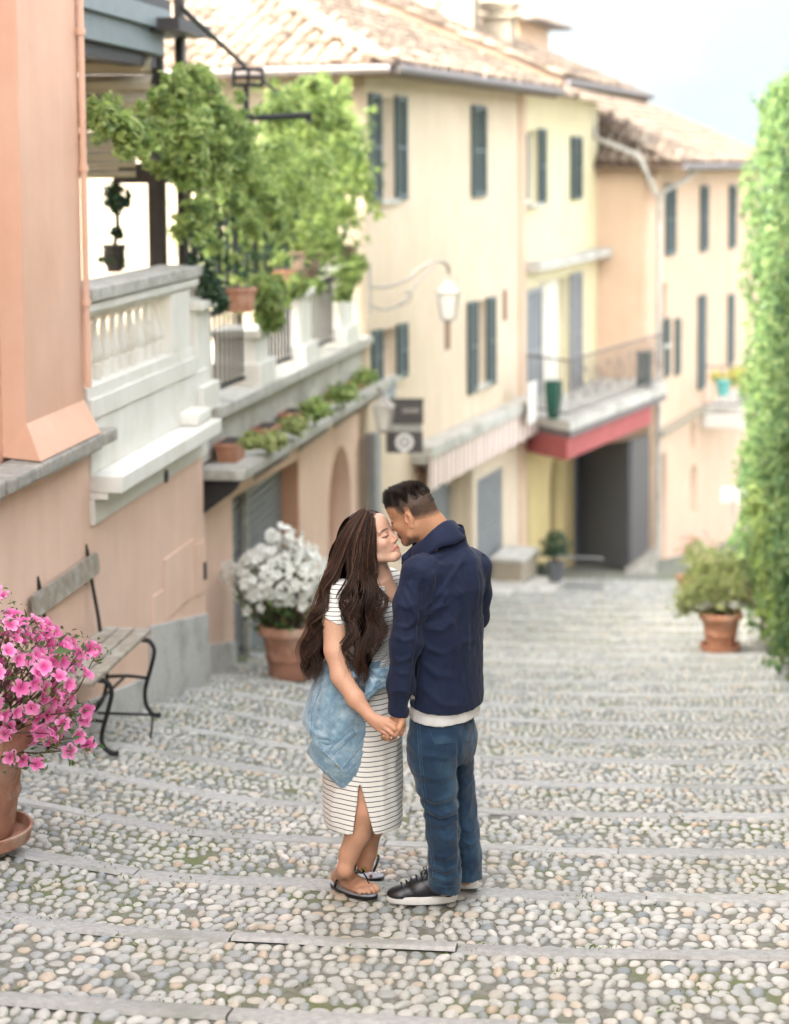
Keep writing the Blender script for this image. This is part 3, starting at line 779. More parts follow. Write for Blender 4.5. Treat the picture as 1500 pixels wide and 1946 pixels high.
# ================================================================ yellow house
yh = thing('yellow_house', 'pale yellow house with a long balcony over a red awning', 'house', FB.W(10.6, -5.3))
h3 = rect(7.95, 8.75, 1.12, 2.32); hb = rect(8.9, 11.05, -2.45, -.25)
s_, _ = FB.px(1000, 700); g0 = FB.px(985, 910); g1 = FB.px(1000, 910)
ha = arch(9.75, 10.75, gs(FB, 10.2)-.2, -3.38); hd = rect(7.90, 8.25, gs(FB, 8)-.2, -3.45); hg = rect(11.6, 13.3, gs(FB, 12.5)-.2, -3.2)
outer = [(s, gs(FB, s)-.5) for s in np.linspace(7.79, 13.44, 5)]+[(13.44, -2.62), (7.79, -2.62)]
poly_holes('ground_wall', FB, outer, [ha, hd, hg], -.06, .35, M_OCHRE, yh)
poly_holes('wall', FB, rect(7.79, 13.44, -2.615, EZ), [h3, hb], -.04, .4, M_YEL, yh)
mb = MB(); mb.fbox(FB, 7.79, 18.3, -6.4, EZ-.02, -8.5, -.75); build('core', mb, M_YEL, yh)
for n_, r in (('door', (9.7, 10.8, -6, -3.3)), ('door', (7.86, 8.3, -6, -3.4)), ('door', (11.55, 13.35, -6.5, -3.1))):
    mb = MB(); mb.fbox(FB, r[0], r[1], r[2], r[3], -.38, -.32); build(n_, mb, M_BLACK, yh)
window(FB, 7.95, 8.75, 1.12, 2.32, yh, .2)
louvers(FB, 8.78, 9.26, 1.08, 2.36, -.03, yh); louvers(FB, 11.13, 11.97, 1.12, 2.26, -.03, yh)
louvers(FB, 7.86, 8.88, -2.42, -.32, -.03, yh, M_GREYSH); louvers(FB, 11.08, 12.0, -2.42, -.22, -.03, yh, M_GREYSH)
for i in range(5):
    s0 = 8.95+i*.41; mb = MB(); vs = [FB.W(s0+.40*t, z, -.22+.03*math.sin(t*9+i)) for z in (-2.42, -.3) for t in np.linspace(0, 1, 8)]
    mb.add(vs, [(j, j+1, 8+j+1, 8+j) for j in range(7)]); build('curtain', mb, M_CURT, yh, smooth=True)
mb = MB(); mb.fbox(FB, 7.8, 13.44, .0, .16, -.03, .26); build('string_course', mb, M_CONC, yh, bevel=.01)
ye0 = FB.W(7.98, EZ+.22, .62); ye1 = FB.W(15.2, EZ+.12, .62); yr0 = FB.W(7.98, EZ+2.3, -4.2); yr1 = FB.W(15.2, EZ+2.2, -4.2)
tile_roof(ye0, ye1, yr1, yr0, yh, 260); eave(FB, 7.98, 15.2, EZ+.14, .62, yh)
# balcony
A = at_depth(1084, 803, 30.4); Bq = at_depth(1267, 730, 35.3); zb = (A[2]+Bq[2])/2
p0 = FB.W(7.85, 0, -.02); p1 = FB.W(13.4, 0, -.02); A2 = A.copy(); B2 = Bq.copy()
bal2 = thing('balcony', 'long grey slab balcony with thin iron railing on the yellow house', 'balcony', ((A[0]+Bq[0])/2, (A[1]+Bq[1])/2, zb))
poly = [np.array([*p0[:2], zb]), np.array([*A[:2], zb]), np.array([*Bq[:2], zb]), np.array([*(PC[:2]+FP.u[:2]*.5), zb]), np.array([*p1[:2], zb])]
mb = MB(); mb.prism(poly, (0, 0, -.16)); build('slab', mb, M_CONC, bal2)
mb = MB(); mb.prism([q+np.array([0, 0, -.17]) for q in poly], (0, 0, -.10)); build('slab_edge', mb, M_GUTTER, bal2)
rail = [poly[0]+np.array([0, 0, 0]), poly[1], poly[2]]; rail[1] = rail[1]-FB.n*.05; rail[2] = rail[2]-FB.n*.05
for h in (.12, .98):
    mb = MB(); mb.tube([q+np.array([0, 0, h]) for q in rail], .018, 6); build('handrail', mb, M_GUTTER, bal2)
def bars(a, b, z, h, parent, step, name='bar', r=.007):
    L = np.linalg.norm(b-a); n = max(2, int(L/step)); M = None
    for k in range(n+1):
        P = a+(b-a)*k/n
        if M is None:
            mb = MB(); mb.tube([(0, 0, 0), (0, 0, h)], r, 5); o = build(name, mb, M_GUTTER, parent, origin=(0, 0, 0)); M = o.data; o.location = Vector((P[0], P[1], z))-wloc(parent)
        else: place(name, M, (P[0], P[1], z), parent)
bars(rail[0], rail[1], zb+.12, .86, bal2, .13); bars(rail[1], rail[2], zb+.12, .86, bal2, .13)
for k in range(9):     # scrolls in the railing
    c = rail[1]+(rail[2]-rail[1])*(k+.5)/9; d = (rail[2]-rail[1]); d /= np.linalg.norm(d)
    mb = MB(); mb.tube([c+d*.16*math.cos(t)+np.array([0, 0, .55+.24*math.sin(t)]) for t in np.linspace(0, 6.28, 15)], .010, 5, cap=False); build('scroll', mb, M_GUTTER, bal2)
# red awning under it
aw = thing('awning', 'faded red fabric awning hanging under the grey balcony', 'awning', ((A[0]+Bq[0])/2, (A[1]+Bq[1])/2, zb-.5))
q0, q1 = poly[0]-FB.n*.0, poly[1]-FB.n*.06
q2 = poly[1]+(poly[2]-poly[1])*.86-FB.n*.06
for (a, b, nm) in ((q0, q1, 'side_valance'), (q1, q2, 'valance')):
    n = 14; vs = []
    for z, o in ((-.28, 0), (-.48, .0), (-.63, .0)):
        for t in np.linspace(0, 1, n): vs.append(a+(b-a)*t+np.array([0, 0, z])+FB.n*(.012*math.sin(t*40)*(-z)))
    mb = MB(); mb.add(vs, [(k*n+j, k*n+j+1, (k+1)*n+j+1, (k+1)*n+j) for k in range(2) for j in range(n-1)]); build(nm, mb, M_RED, aw, smooth=True)
mb = MB(); mb.prism([q0+np.array([0, 0, -.29]), q1+np.array([0, 0, -.29]), q2+np.array([0, 0, -.29]), FB.W(12.6, zb-.29, -.02)], (0, 0, .015)); build('cloth', mb, M_RED, aw)
# green vase and box on the balcony
P = at_depth(1052, 779, 30.8); v = thing('vase', 'tall dark green glazed vase on the near corner of the balcony', 'vase', (P[0], P[1], zb))
M_GLAZE = surf('green_glaze', (.012, .075, .05), (.02, .10, .07), 9, .25, bstr=.05)
mb = MB(); mb.lathe([(.085, 0), (.10, .04), (.135, .32), (.15, .50), (.14, .58), (.15, .61), (.125, .61), (.11, .5)], (P[0], P[1], zb), 22); build('body', mb, M_GLAZE, v, smooth=True)
P = at_depth(1225, 722, 35); mb = MB(); f = Frame(P[:2], 10.82); mb.fbox(f, -.16, .16, zb+.02, zb+.62, -.12, .12); q = build('planter_box', mb, M_GREEN, bevel=.015)
tag(q, 'square dark green box at the far end of the balcony', 'planter')
mb = MB(); mb.fbox(f, -.18, .18, zb+.62, zb+.66, -.14, .14); build('rim', mb, M_GREEN, q)
mb = MB(); P = at_depth(1013, 760, 30.2); f = Frame(P[:2], 10.82); mb.fbox(f, -.25, .25, zb+.01, zb+.62, -.03, .0); q = build('notice_board', mb, M_SIGNW); tag(q, 'white board leaning at the near end of the balcony', 'board')
mb = MB(); mb.fbox(f, -.27, .27, zb+.62, zb+.65, -.04, .01); build('frame', mb, M_CURT, q)
# black slatted gate of two leaves
gt = thing('folding_gate', 'black slatted folding gate standing open under the red awning', 'gate', at_depth(1198, 1075, 34.2))
def gate_leaf(x0, yt0, yb0, d0, x1, yt1, yb1, d1, mat, nm):
    a0, a1 = at_depth(x0, yt0, d0), at_depth(x0, yb0, d0); b0, b1 = at_depth(x1, yt1, d1), at_depth(x1, yb1, d1)
    u = b1-a1; u[2] = 0; nn = np.cross(u/np.linalg.norm(u), [0, 0, 1.]); n = 24
    b1 = b1.copy(); a1 = a1.copy()
    mb = MB(); mb.prism([a1, b1, b0, a0], -nn*.05); l = build('leaf', mb, mat, gt)
    for i in range(n):
        t0, t1 = i/n, (i+.86)/n; lo, hi = a1+(a0-a1)*t0, a1+(a0-a1)*t1; lo2, hi2 = b1+(b0-b1)*t0, b1+(b0-b1)*t1
        mb = MB(); mb.prism([lo, lo2, hi2, hi], nn*.018); build('slat', mb, mat, l)
gate_leaf(1098, 848, 1070, 35.6, 1198, 838, 1078, 34.0, M_BLACK, 'a')
gate_leaf(1200, 836, 1078, 34.0, 1233, 828, 1052, 36.0, M_SIGN, 'b')

# ================================================================ peach house at the bend
ph = thing('peach_house', 'peach house with narrow closed shutters at the bend of the lane', 'house', FP.W(2, -5.6))
EP = 1.72
PZ = lambda s: EP
hw = rect(.42, .95, -1.75, -.55)
FPo = [(0, -6.6), (11, -8), (11, EP), (0, EP)]
poly_holes('wall', FP, FPo, [hw, rect(.15, 1.0, -6.5, -3.9), arch(3.2, 3.75, -4.2, -3.6), arch(3.2, 3.9, -5.6, -4.55)], 0, .35, M_PEACH, ph)
mb = MB(); mb.fbox(FC, -.6, 1.098, -6.6, EP, .0, .34)
mb2 = MB(); c0, c1 = FB.W(13.44, 0, -3), PC
mb2.prism([np.array([*(FB.W(13.45, 0, -.7)[:2]), -6.8]), np.array([*(FB.W(13.45, 0, 1.10)[:2]), -6.8]), np.array([*(FB.W(13.45, 0, 1.10)[:2]-FP.n[:2]*.36+FP.u[:2]*.3), -6.8]), np.array([*(FB.W(13.9, 0, -.7)[:2]), -6.8])], (0, 0, 6.8+EP)); build('end_wall', mb2, M_PEACH, ph)
mb = MB(); mb.fbox(FP, .4, 10.9, -8, EP-.02, -7, -.7); build('core', mb, M_PEACH, ph)
window(FP, .42, .95, -1.75, -.55, ph, .2)
for (x0, yt, x1, yb) in ((1264, 350, 1281, 483), (1330, 352, 1343, 476), (1385, 352, 1396, 470), (1262, 606, 1270, 713), (1282, 606, 1290, 710), (1326, 562, 1338, 735), (1383, 560, 1392, 690)):
    a = FP.px(x0, yt); b = FP.px(x1, yb); louvers(FP, a[0], max(b[0], a[0]+.3), b[1], a[1], .01, ph)
a = FP.px(1256, 815); b = FP.px(1332, 772)
mb = MB(); mb.fbox(FP, .02, b[0], a[1]-.10, a[1]+.02, .0, .16); build('string_course', mb, M_CREAM, ph)
mb = MB(); mb.fbox(FP, .12, 1.05, -6.6, -3.85, -.34, -.26); build('door', mb, M_BROWN, ph)
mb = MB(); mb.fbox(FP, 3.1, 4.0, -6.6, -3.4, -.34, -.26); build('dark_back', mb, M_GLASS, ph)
pe0 = FP.W(-.35, EP+.02, .55); pe1 = FP.W(11, EP+.02, .55); pr0 = FP.W(2.4, EP+1.75, -3.4); pr1 = FP.W(11, EP+1.75, -3.4)
tile_roof(pe0, pe1, pr1, pr0, ph, 240); eave(FP, -.35, 11, EP-.03, .55, ph)
ps0 = FP.W(-.40, EP+.02, -3.6); tile_roof(ps0, FP.W(-.40, EP+.02, .55), pr0, FP.W(2.4, EP+1.75, -4.0), ph, 60)
mb = MB(); mb.tube([at_depth(1128, 228, 36), at_depth(1132, 262, 35.8), at_depth(1158, 272, 35.6), at_depth(1215, 296, 35.5), at_depth(1240, 352, 35.6), at_depth(1250, 372, 35.8)], .045, 8); build('rainwater_pipe', mb, M_CONC, ph, smooth=True)
mb = MB(); mb.tube([FP.W(1.3, EP-.08, .5), FP.W(.9, EP-.28, .35), FP.W(.25, EP-.50, .07), FP.W(.04, EP-.8, .06), FP.W(.04, -5.9, .06)], .045, 8); build('downpipe', mb, M_CONC, ph, smooth=True)
# balcony at the bend with a cream shade
a = FP.px(1335, 775); b = FP.px(1420, 745)
pb = thing('balcony', 'small balcony with flowers at the bend, beyond the white shade', 'balcony', FP.W(5, a[1]))
mb = MB(); mb.fbox(FP, a[0], a[0]+4.2, a[1]-.12, a[1], -.02, .8); build('slab', mb, M_CONC, pb)
for h in (.1, .9):
    mb = MB(); mb.tube([FP.W(a[0], a[1]+h, 0), FP.W(a[0], a[1]+h, .76), FP.W(a[0]+4.2, a[1]+h, .76)], .016, 6); build('handrail', mb, M_GUTTER, pb)
bars(FP.W(a[0], 0, .76), FP.W(a[0]+4.2, 0, .76), a[1]+.1, .8, pb, .16); bars(FP.W(a[0], 0, .05), FP.W(a[0], 0, .76), a[1]+.1, .8, pb, .16)
s2 = thing('sun_awning', 'small cream shade with a wavy edge below the bend balcony', 'awning', FP.W(a[0], a[1]-.3, .5))
vs = []; n = 12
for z, o in ((-.14, .0), (-.18, .86), (-.40, .90)):
    for t in np.linspace(0, 1, n): vs.append(FP.W(a[0]-.15+.01*t, a[1]+z-(.05*math.sin(t*9) if z < -.3 else 0), o*t))
mb = MB(); mb.add(vs, [(k*n+j, k*n+j+1, (k+1)*n+j+1, (k+1)*n+j) for k in range(2) for j in range(n-1)])
mb2 = MB(); mb2.fbox(FP, a[0]-.16, a[0]+.05, a[1]-.40, a[1]-.13, .02, .9); build('valance', mb2, M_SIGNW, s2, bevel=.03)

# ================================================================ house behind, between the roofs
bk = thing('tower_house', 'peach tower with a small dark eaved roof rising behind the tiles', 'house', at_depth(1010, 100, 44))
P = at_depth(1012, 150, 44); f = Frame(P[:2], 10.82); zt_ = at_depth(1012, 52, 44)[2]
mb = MB(); mb.fbox(f, -2.2, .55, P[2]-6, zt_, -3.0, .25); build('wall', mb, M_PEACH, bk)
mb = MB(); W = f.W; mb.hexa([W(-2.6, zt_, -3.4), W(-2.6, zt_, .75), W(1.25, zt_-.02, .75), W(1.25, zt_-.02, -3.4), W(-1.2, zt_+.85, -1.8), W(-1.2, zt_+.85, -1.0), W(-.4, zt_+.85, -1.0), W(-.4, zt_+.85, -1.8)]); build('roof', mb, M_GUTTER, bk)
mb = MB(); mb.hexa([W(-2.55, zt_+.05, -3.35), W(-2.55, zt_+.05, .70), W(1.2, zt_+.05, .70), W(1.2, zt_+.05, -3.35), W(-1.2, zt_+.93, -1.8), W(-1.2, zt_+.93, -1.0), W(-.4, zt_+.93, -1.0), W(-.4, zt_+.93, -1.8)]); build('roof_tiles', mb, M_TILEB, bk)

# ================================================================ striped shop awning on the beige house
m, nt, b = newmat('striped_canvas'); v = posn(nt); w = nt.nodes.new('ShaderNodeTexWave'); w.inputs['Scale'].default_value = 1.55; w.inputs['Distortion'].default_value = .2
w.bands_direction = 'Y'; nt.links.new(v, w.inputs['Vector']); nt.links.new(ramp(nt, w.outputs['Fac'], [(.40, (.74, .70, .62)), (.55, (.50, .30, .26))]), b.inputs['Base Color']); b.inputs['Roughness'].default_value = .9
M_STRIPE = m
sa = thing('awning', 'rolled shop awning with a pink striped valance and grey hood', 'awning', FB.W(5, -2.3, .2))
mb = MB(); mb.fbox(FB, 1.75, 7.74, -2.20, -2.02, .0, .30); build('hood', mb, M_CONC, sa, bevel=.03)
mb = MB(); mb.fbox(FB, 1.75, 7.74, -2.27, -2.20, .0, .22); build('roller', mb, M_CAPST, sa)
n = 60; vs = []
for z in (-2.20, -2.40, -2.62):
    for k in range(n): vs.append(FB.W(1.75+5.97*k/(n-1), z-(.03*abs(math.sin(k*.55)) if z < -2.6 else 0), .26+.012*math.sin(k*.9)))
mb = MB(); mb.add(vs, [(r*n+j, r*n+j+1, (r+1)*n+j+1, (r+1)*n+j) for r in range(2) for j in range(n-1)]); build('valance', mb, M_STRIPE, sa)
# dark downpipe cover where terrace and house meet
mb = MB(); a = FB.px(690, 830, .06); b = FB.px(705, 960, .06); mb.fbox(FB, -.12, .10, -4.4, a[1], .02, .14); q = build('downpipe_cover', mb, M_GREYSH); tag(q, 'grey downpipe cover between the arch and the beige house', 'pipe cover')

# ================================================================ hanging signs and lanterns
def lantern(q, c, h, mat, glass, parent_top=True):
    """four-sided street lantern, c = its bottom centre"""
    c = np.asarray(c, float); w0, w1 = .26*h, .42*h
    def ring(z, w): return [c+np.array([sx*w/2, sy*w/2, z]) for sx, sy in ((-1, -1), (1, -1), (1, 1), (-1, 1))]
    a, b_ = ring(.05*h, w0), ring(.62*h, w1)
    for i in range(4):
        mb = MB(); mb.add([a[i], a[(i+1) % 4], b_[(i+1) % 4], b_[i]], [(0, 1, 2, 3)]); build('glass', mb, glass, q)
        mb = MB(); mb.tube([a[i], b_[i]], .022*h, 5); build('frame', mb, mat, q)
    mb = MB(); mb.hexa(ring(.62*h, w1*1.16)+ring(.84*h, w1*.35)); build('hood', mb, mat, q)
    mb = MB(); mb.lathe([(.05*h, .82*h), (.03*h, .92*h), (.045*h, .95*h), (.0, 1.0*h)], c, 10); build('finial', mb, mat, q)
    mb = MB(); mb.hexa(ring(0, w0*.5)+ring(.06*h, w0*1.1)); build('base', mb, mat, q)
def glassmat():
    m, nt, b = newmat('lantern_glass'); b.inputs['Base Color'].default_value = (.80, .77, .70, 1); b.inputs['Roughness'].default_value = .2
    t = nt.nodes.new('ShaderNodeBsdfTransparent'); mx = nt.nodes.new('ShaderNodeMixShader'); mx.inputs[0].default_value = .45
    nt.links.new(b.outputs[0], mx.inputs[1]); nt.links.new(t.outputs[0], mx.inputs[2]); nt.links.new(mx.outputs[0], nt.nodes['Material Output'].inputs[0]); return m
M_LG = glassmat(); M_LAMP = surf('lamp_metal', (.40, .36, .31), (.30, .27, .24), 20, .6)
# lantern on the long scrolled bracket
ZB = 24.6
lp = thing('wall_lantern', 'street lantern on a long scrolled bracket against the beige front', 'lantern', at_depth(852, 610, ZB))
c = at_depth(852, 612, ZB); t_ = at_depth(852, 520, ZB); lantern(lp, c, t_[2]-c[2], M_LAMP, M_LG)
def pxtube(parent, pts, d, r, name='bracket', mat=None):
    k = len(pts); P = [at_depth(x, y, d[0]+(d[1]-d[0])*i/(k-1)) for i, (x, y) in enumerate(pts)]
    # smooth the polyline
    Q = []
    for i in range(k-1):
        p0, p1, p2, p3 = P[max(i-1, 0)], P[i], P[i+1], P[min(i+2, k-1)]
        for t in np.linspace(0, 1, 6, endpoint=False):
            Q.append(.5*((2*p1)+(-p0+p2)*t+(2*p0-5*p1+4*p2-p3)*t*t+(-p0+3*p1-3*p2+p3)*t**3))
    Q.append(P[-1]); mb = MB(); mb.tube(Q, r, 6); return build(name, mb, mat or M_LAMP, parent, smooth=True)
pxtube(lp, [(700, 545), (735, 545), (775, 530), (800, 508), (830, 496), (850, 503), (853, 522)], (23.2, ZB), .022)
pxtube(lp, [(700, 578), (725, 588), (752, 582), (775, 562), (800, 530), (825, 505)], (23.2, ZB-.1), .018)
pxtube(lp, [(752, 582), (775, 575), (782, 560), (772, 552), (766, 560)], (24, 24), .014)
pxtube(lp, [(702, 500), (702, 600)], (23.2, 23.2), .025, 'back_plate')
# lower lantern with the pair of hanging boards
l2 = thing('wall_lantern', 'lower street lantern on the corner beside the charcoal boards', 'lantern', at_depth(732, 818, 22.4))
c = at_depth(730, 822, 22.4); t_ = at_depth(730, 742, 22.4); lantern(l2, c, t_[2]-c[2], M_LAMP, M_LG)
pxtube(l2, [(698, 745), (712, 738), (728, 742)], (23, 22.4), .018)
sg = thing('shop_sign', 'two charcoal hanging boards, the lower with a white round floral crest', 'sign', at_depth(770, 862, 22.9))
def board(x0, y0, x1, y1, d, name, mat, th=.035):
    a, b = at_depth(x0, y1, d), at_depth(x1, y1, d); a2 = at_depth(x0, y0, d)
    u = b-a; u[2] = 0; h = a2[2]-a[2]; nn = np.cross(u/np.linalg.norm(u), [0, 0, 1.])
    mb = MB(); mb.prism([a, a+u, a+u+np.array([0, 0, h]), a+np.array([0, 0, h])], -nn*th); return build(name, mb, mat, sg, bevel=.006), a, u, h, nn
b1, *_ = board(737, 762, 805, 806, 22.9, 'upper_board', M_SIGN)
b2, a, u, h, nn = board(734, 820, 804, 861, 22.9, 'lower_board', M_SIGN)
_b, *_ = board(742, 806.5, 803, 819.5, 22.92, 'link_plate', M_CAPST)
ctr = a+u*.5+np.array([0, 0, h*.5]); ux = u/np.linalg.norm(u); zz = np.array([0, 0, 1.])
def disc(r0, r1, pts, off, mat, name, cc=None, scal=0):
    cc = ctr if cc is None else cc; vs = []
    for k in range(pts):
        t = 2*math.pi*k/pts; g = 1+scal*math.cos(10*t)
        for r in (r0, r1*g): vs.append(cc+nn*off+ux*r*math.cos(t)+zz*r*math.sin(t))
    mb = MB(); mb.add(vs, [(2*k, 2*k+1, (2*k+3) % (2*pts), (2*k+2) % (2*pts)) for k in range(pts)]); return build(name, mb, mat, b2)
R_ = h*.50
disc(R_*.50, R_*.86, 60, .004, M_SIGNW, 'crest_ring', scal=.07); disc(.0, R_*.24, 30, .004, M_SIGNW, 'crest_heart')
for k in range(8):
    t = k*math.pi/4; disc(.0, R_*.09, 10, .005, M_SIGNW, 'crest_petal', ctr+ux*R_*.36*math.cos(t)+zz*R_*.36*math.sin(t))
mb = MB(); p = ctr-zz*R_*1.0+nn*.005; mb.add([p-ux*R_*.3+zz*R_*.25, p+ux*R_*.3+zz*R_*.25, p-zz*R_*.05], [(0, 1, 2)]); build('crest_point', mb, M_SIGNW, b2)
for k in range(9):   # faded lines of small lettering on the upper board: unreadable marks
    mb = MB(); x0 = 765+k*3.6; p = at_depth(x0, 784+3*(k % 2), 22.86); q = at_depth(x0+2.4, 776, 22.86); mb.prism([p, [q[0], q[1], p[2]], q, [p[0], p[1], q[2]]], nn*.004); build('lettering', mb, M_LAMP, b1)
mb = MB(); mb.tube([at_depth(736, 760, 22.9), at_depth(806, 760, 22.9)], .018, 6); build('hanger', mb, M_IRON, sg)
# blue and white tile plaque of two columns
tp = thing('tile_plaque', 'blue and white plaque of two striped columns above the lower lantern', 'plaque', FB.W(.9, -1.6, .03))
a = FB.px(722, 765, .02); b = FB.px(753, 712, .02)
mb = MB(); mb.fbox(FB, a[0], b[0], a[1], b[1], .0, .02); build('backing', mb, M_SIGNW, tp)
M_BLUE = surf('plaque_blue', (.10, .15, .20), (.08, .13, .18), 20, .5)
for c_ in range(2):
    w = (b[0]-a[0]); s0 = a[0]+w*(.06+.5*c_); n = 7
    for r in range(n):
        mb = MB(); z0 = a[1]+(b[1]-a[1])*(r+.15)/n; mb.fbox(FB, s0, s0+w*.38, z0, z0+(b[1]-a[1])*.55/n, .021, .03); build('stripe', mb, M_BLUE, tp)
# open iron frame and bar above the vines, with its wire
ib = thing('iron_bracket', 'black iron bracket with a small open frame above the vines', 'bracket', at_depth(468, 225, 16.2))
D = 16.2
for y in (132, 147, 162): pxtube(ib, [(443, y), (470, y-1), (500, y)], (D, D+.2), .018, 'frame_bar', M_IRON)
for x in (444, 472, 499): pxtube(ib, [(x, 131), (x, 148), (x, 163)], (D, D), .016, 'frame_upright', M_IRON)
pxtube(ib, [(468, 165), (468, 195), (468, 224)], (D, D), .026, 'stem', M_IRON); pxtube(ib, [(440, 224), (515, 222), (590, 218)], (D, D+.5), .032, 'arm', M_IRON); pxtube(ib, [(586, 218), (588, 232)], (D+.5, D+.5), .03, 'end_cap', M_IRON)
wr = MB(); wr.tube([at_depth(x, y, d) for x, y, d in ((345, 14, 13.6), (372, 40, 14.1), (400, 65, 14.6), (430, 92, 15.3), (466, 126, 16.2))], .02, 6); q = build('cable', wr, M_IRON, smooth=True); tag(q, 'thick black cable from the verandah eave to the iron bracket', 'cable')
wr = MB(); wr.tube([at_depth(x, y, d) for x, y, d in ((500, 152, 16.4), (530, 178, 17.2), (562, 214, 18))], .011, 6); q = build('cable', wr, M_IRON, smooth=True); tag(q, 'thin cable slanting from the iron bracket into the vines', 'cable')

# ================================================================ steps, kerb block, low rail and ramp at the far end
P = at_depth(985, 1100, 29.6); f = Frame(P[:2], 10.82)
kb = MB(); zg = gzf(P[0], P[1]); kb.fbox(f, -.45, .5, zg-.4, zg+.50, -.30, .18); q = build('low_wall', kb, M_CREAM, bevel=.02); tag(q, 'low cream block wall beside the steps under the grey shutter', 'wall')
mb = MB(); mb.fbox(f, -.48, .53, zg+.50, zg+.55, -.33, .21); build('coping', mb, M_CONC, q)
st = thing('side_steps', 'grey stone steps leading to the shop by the low cream wall', 'steps', (P[0]+.4, P[1], zg))
for i in range(3):
    mb = MB(); mb.fbox(f, -1.8+.25*i, .62-.2*i, zg-.5, zg+.04+.08*i+.2*0, -.9-.05*i, .62-.22*i); build('step', mb, M_CONC, st, bevel=.012)
rl = thing('low_railing', 'low grey iron railing in front of the clipped ball shrub', 'railing', at_depth(1080, 1110, 29.4))
a = at_depth(1012, 1106, 30.2); b = at_depth(1145, 1108, 29.2); b[2] = gzf(b[0], b[1]); a[2] = gzf(a[0], a[1]); zr = (a[2]+b[2])/2
for h in (.08, .52):
    mb = MB(); mb.tube([a+np.array([0, 0, h]), b+np.array([0, 0, h])], .02, 6); build('rail', mb, M_GREYSH, rl)
bars(a, b, zr, .52, rl, .10)
rp = MB(); c0 = at_depth(1190, 1099, 33.4); c1 = at_depth(1248, 1099, 33.4); h1 = at_depth(1248, 1049, 33.4)[2]-c1[2]; dz = np.array([0, 0, 1.])
rp.prism([c0-dz*.5, c1-dz*.5, c1+dz*h1, c0+dz*.06], (-.05, .5, 0)); q = build('ramp', rp, M_CAPST); tag(q, 'grey wedge ramp rising beside the black folding gate', 'ramp')
# sign on a post at the bend
P = at_depth(1394, 1060, 33); zt_ = at_depth(1394, 928, 33)[2]; sp = thing('post_sign', 'white sign board on a slim post in front of the ivy at the bend', 'sign', (P[0], P[1], gzf(P[0], P[1])))
mb = MB(); mb.tube([(P[0], P[1], gzf(P[0], P[1])-.1), (P[0], P[1], zt_)], .025, 8); build('post', mb, M_CAPST, sp)
mb = MB(); f = Frame(P[:2], 100); mb.fbox(f, -.23, .23, zt_-.24, zt_+.02, -.06, -.028); build('board', mb, M_SIGNW, sp, bevel=.01)

# ================================================================ ivy house on the open side of the lane, and the tall houses behind the camera
M_RWALL = surf('old_grey_plaster', (.50, .46, .38), (.38, .35, .29), 3, .9, c3=(.3, .28, .24), s3=1.2)
iv = thing('ivy_wall', 'old grey plastered garden wall under a thick coat of ivy', 'wall', (1.9, 20, -3.4))
mb = MB(); mb.prism([(1.62, -14, 3), (1.62, 26.5, -5), (1.62, 26.5, 2.3), (1.62, -14, 6)], (.35, 0, 0)); build('wall', mb, M_RWALL, iv)

# ================================================================ lake and mountain
mb = MB(); mb.add([(-3000, 90, -16), (3000, 90, -16), (3000, 4000, -16), (-3000, 4000, -16)], [(0, 1, 2, 3)]); tag(build('lake', mb, M_WATER), kind='structure')
mb = MB(); mb.add([(-400, -60, -9), (400, -60, -9), (400, 120, -17), (-400, 120, -17)], [(0, 1, 2, 3)]); tag(build('terrain', mb, surf('earth', (.16, .15, .10), (.10, .11, .06), 1, .95)), kind='structure')
def mountain():
    nx, ny = 90, 34; V = []
    r = np.random.default_rng(3); ph = r.uniform(0, 6.28, (12, 2)); 
    for j in range(ny):
        for i in range(nx):
            x = -1700+3200*i/(nx-1); y = 1500+520*j/(ny-1)
            prof = 250+150*math.exp(-((x-420)/420)**2)+60*math.sin(x/260+1)-.10*abs(x-400)
            if x < 120: prof -= (120-x)*.36
            t = min(1, j/(ny-8)); z = -18+max(prof, 40)*(1-(1-t)**1.5)
            for k in range(12):
                q = .006*1.35**k; z += 9/1.28**k*math.sin(x*q+ph[k, 0]+.4*math.sin(y*q))*math.cos(y*q*1.1+ph[k, 1])*min(1, t*4)
            V.append((x, y, max(z, -18)))
    F = [(j*nx+i, j*nx+i+1, (j+1)*nx+i+1, (j+1)*nx+i) for j in range(ny-1) for i in range(nx-1)]
    tag(link('mountain', mesh_np('mountain', np.array(V), np.array(F), M_MOUNT)), kind='structure')
mountain()
# ================================================================ plants
LF_VINE = leafmat('vine_leaf', [(0, (.11, .18, .06)), (.35, (.21, .30, .08)), (.7, (.32, .41, .11)), (1, (.45, .51, .19))], .55, .45)
LF_IVY = leafmat('ivy_leaf', [(0, (.045, .095, .035)), (.4, (.095, .165, .055)), (.75, (.15, .23, .075)), (1, (.25, .31, .12))], .4, .6, .2)
LF_BUSH = leafmat('bush_leaf', [(0, (.20, .25, .08)), (.5, (.33, .38, .13)), (1, (.50, .50, .22))], .45, .55)
LF_AZA = leafmat('azalea_leaf', [(0, (.045, .09, .025)), (.5, (.10, .17, .045)), (.85, (.18, .25, .08)), (1, (.26, .16, .06))], .35, .45)
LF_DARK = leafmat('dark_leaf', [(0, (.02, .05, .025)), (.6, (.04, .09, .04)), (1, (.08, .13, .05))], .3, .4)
M_TWIG = surf('twig_bark', (.10, .065, .045), (.06, .04, .03), 40, .9, coord='obj')
def blob(c, r, n, rg, squash=(1, 1, 1), fill=.55):
    d = rg.normal(size=(n, 3)); d /= np.linalg.norm(d, axis=1, keepdims=True)
    k = 1+.22*np.sin(d[:, :1]*7+c[0]*5)*np.sin(d[:, 1:2]*6+c[1])+.15*np.sin(d[:, 2:]*9+c[2]*3)
    rr = r*(fill+(1-fill)*rg.random((n, 1)))*k
    return np.asarray(c)+d*rr*np.asarray(squash), d
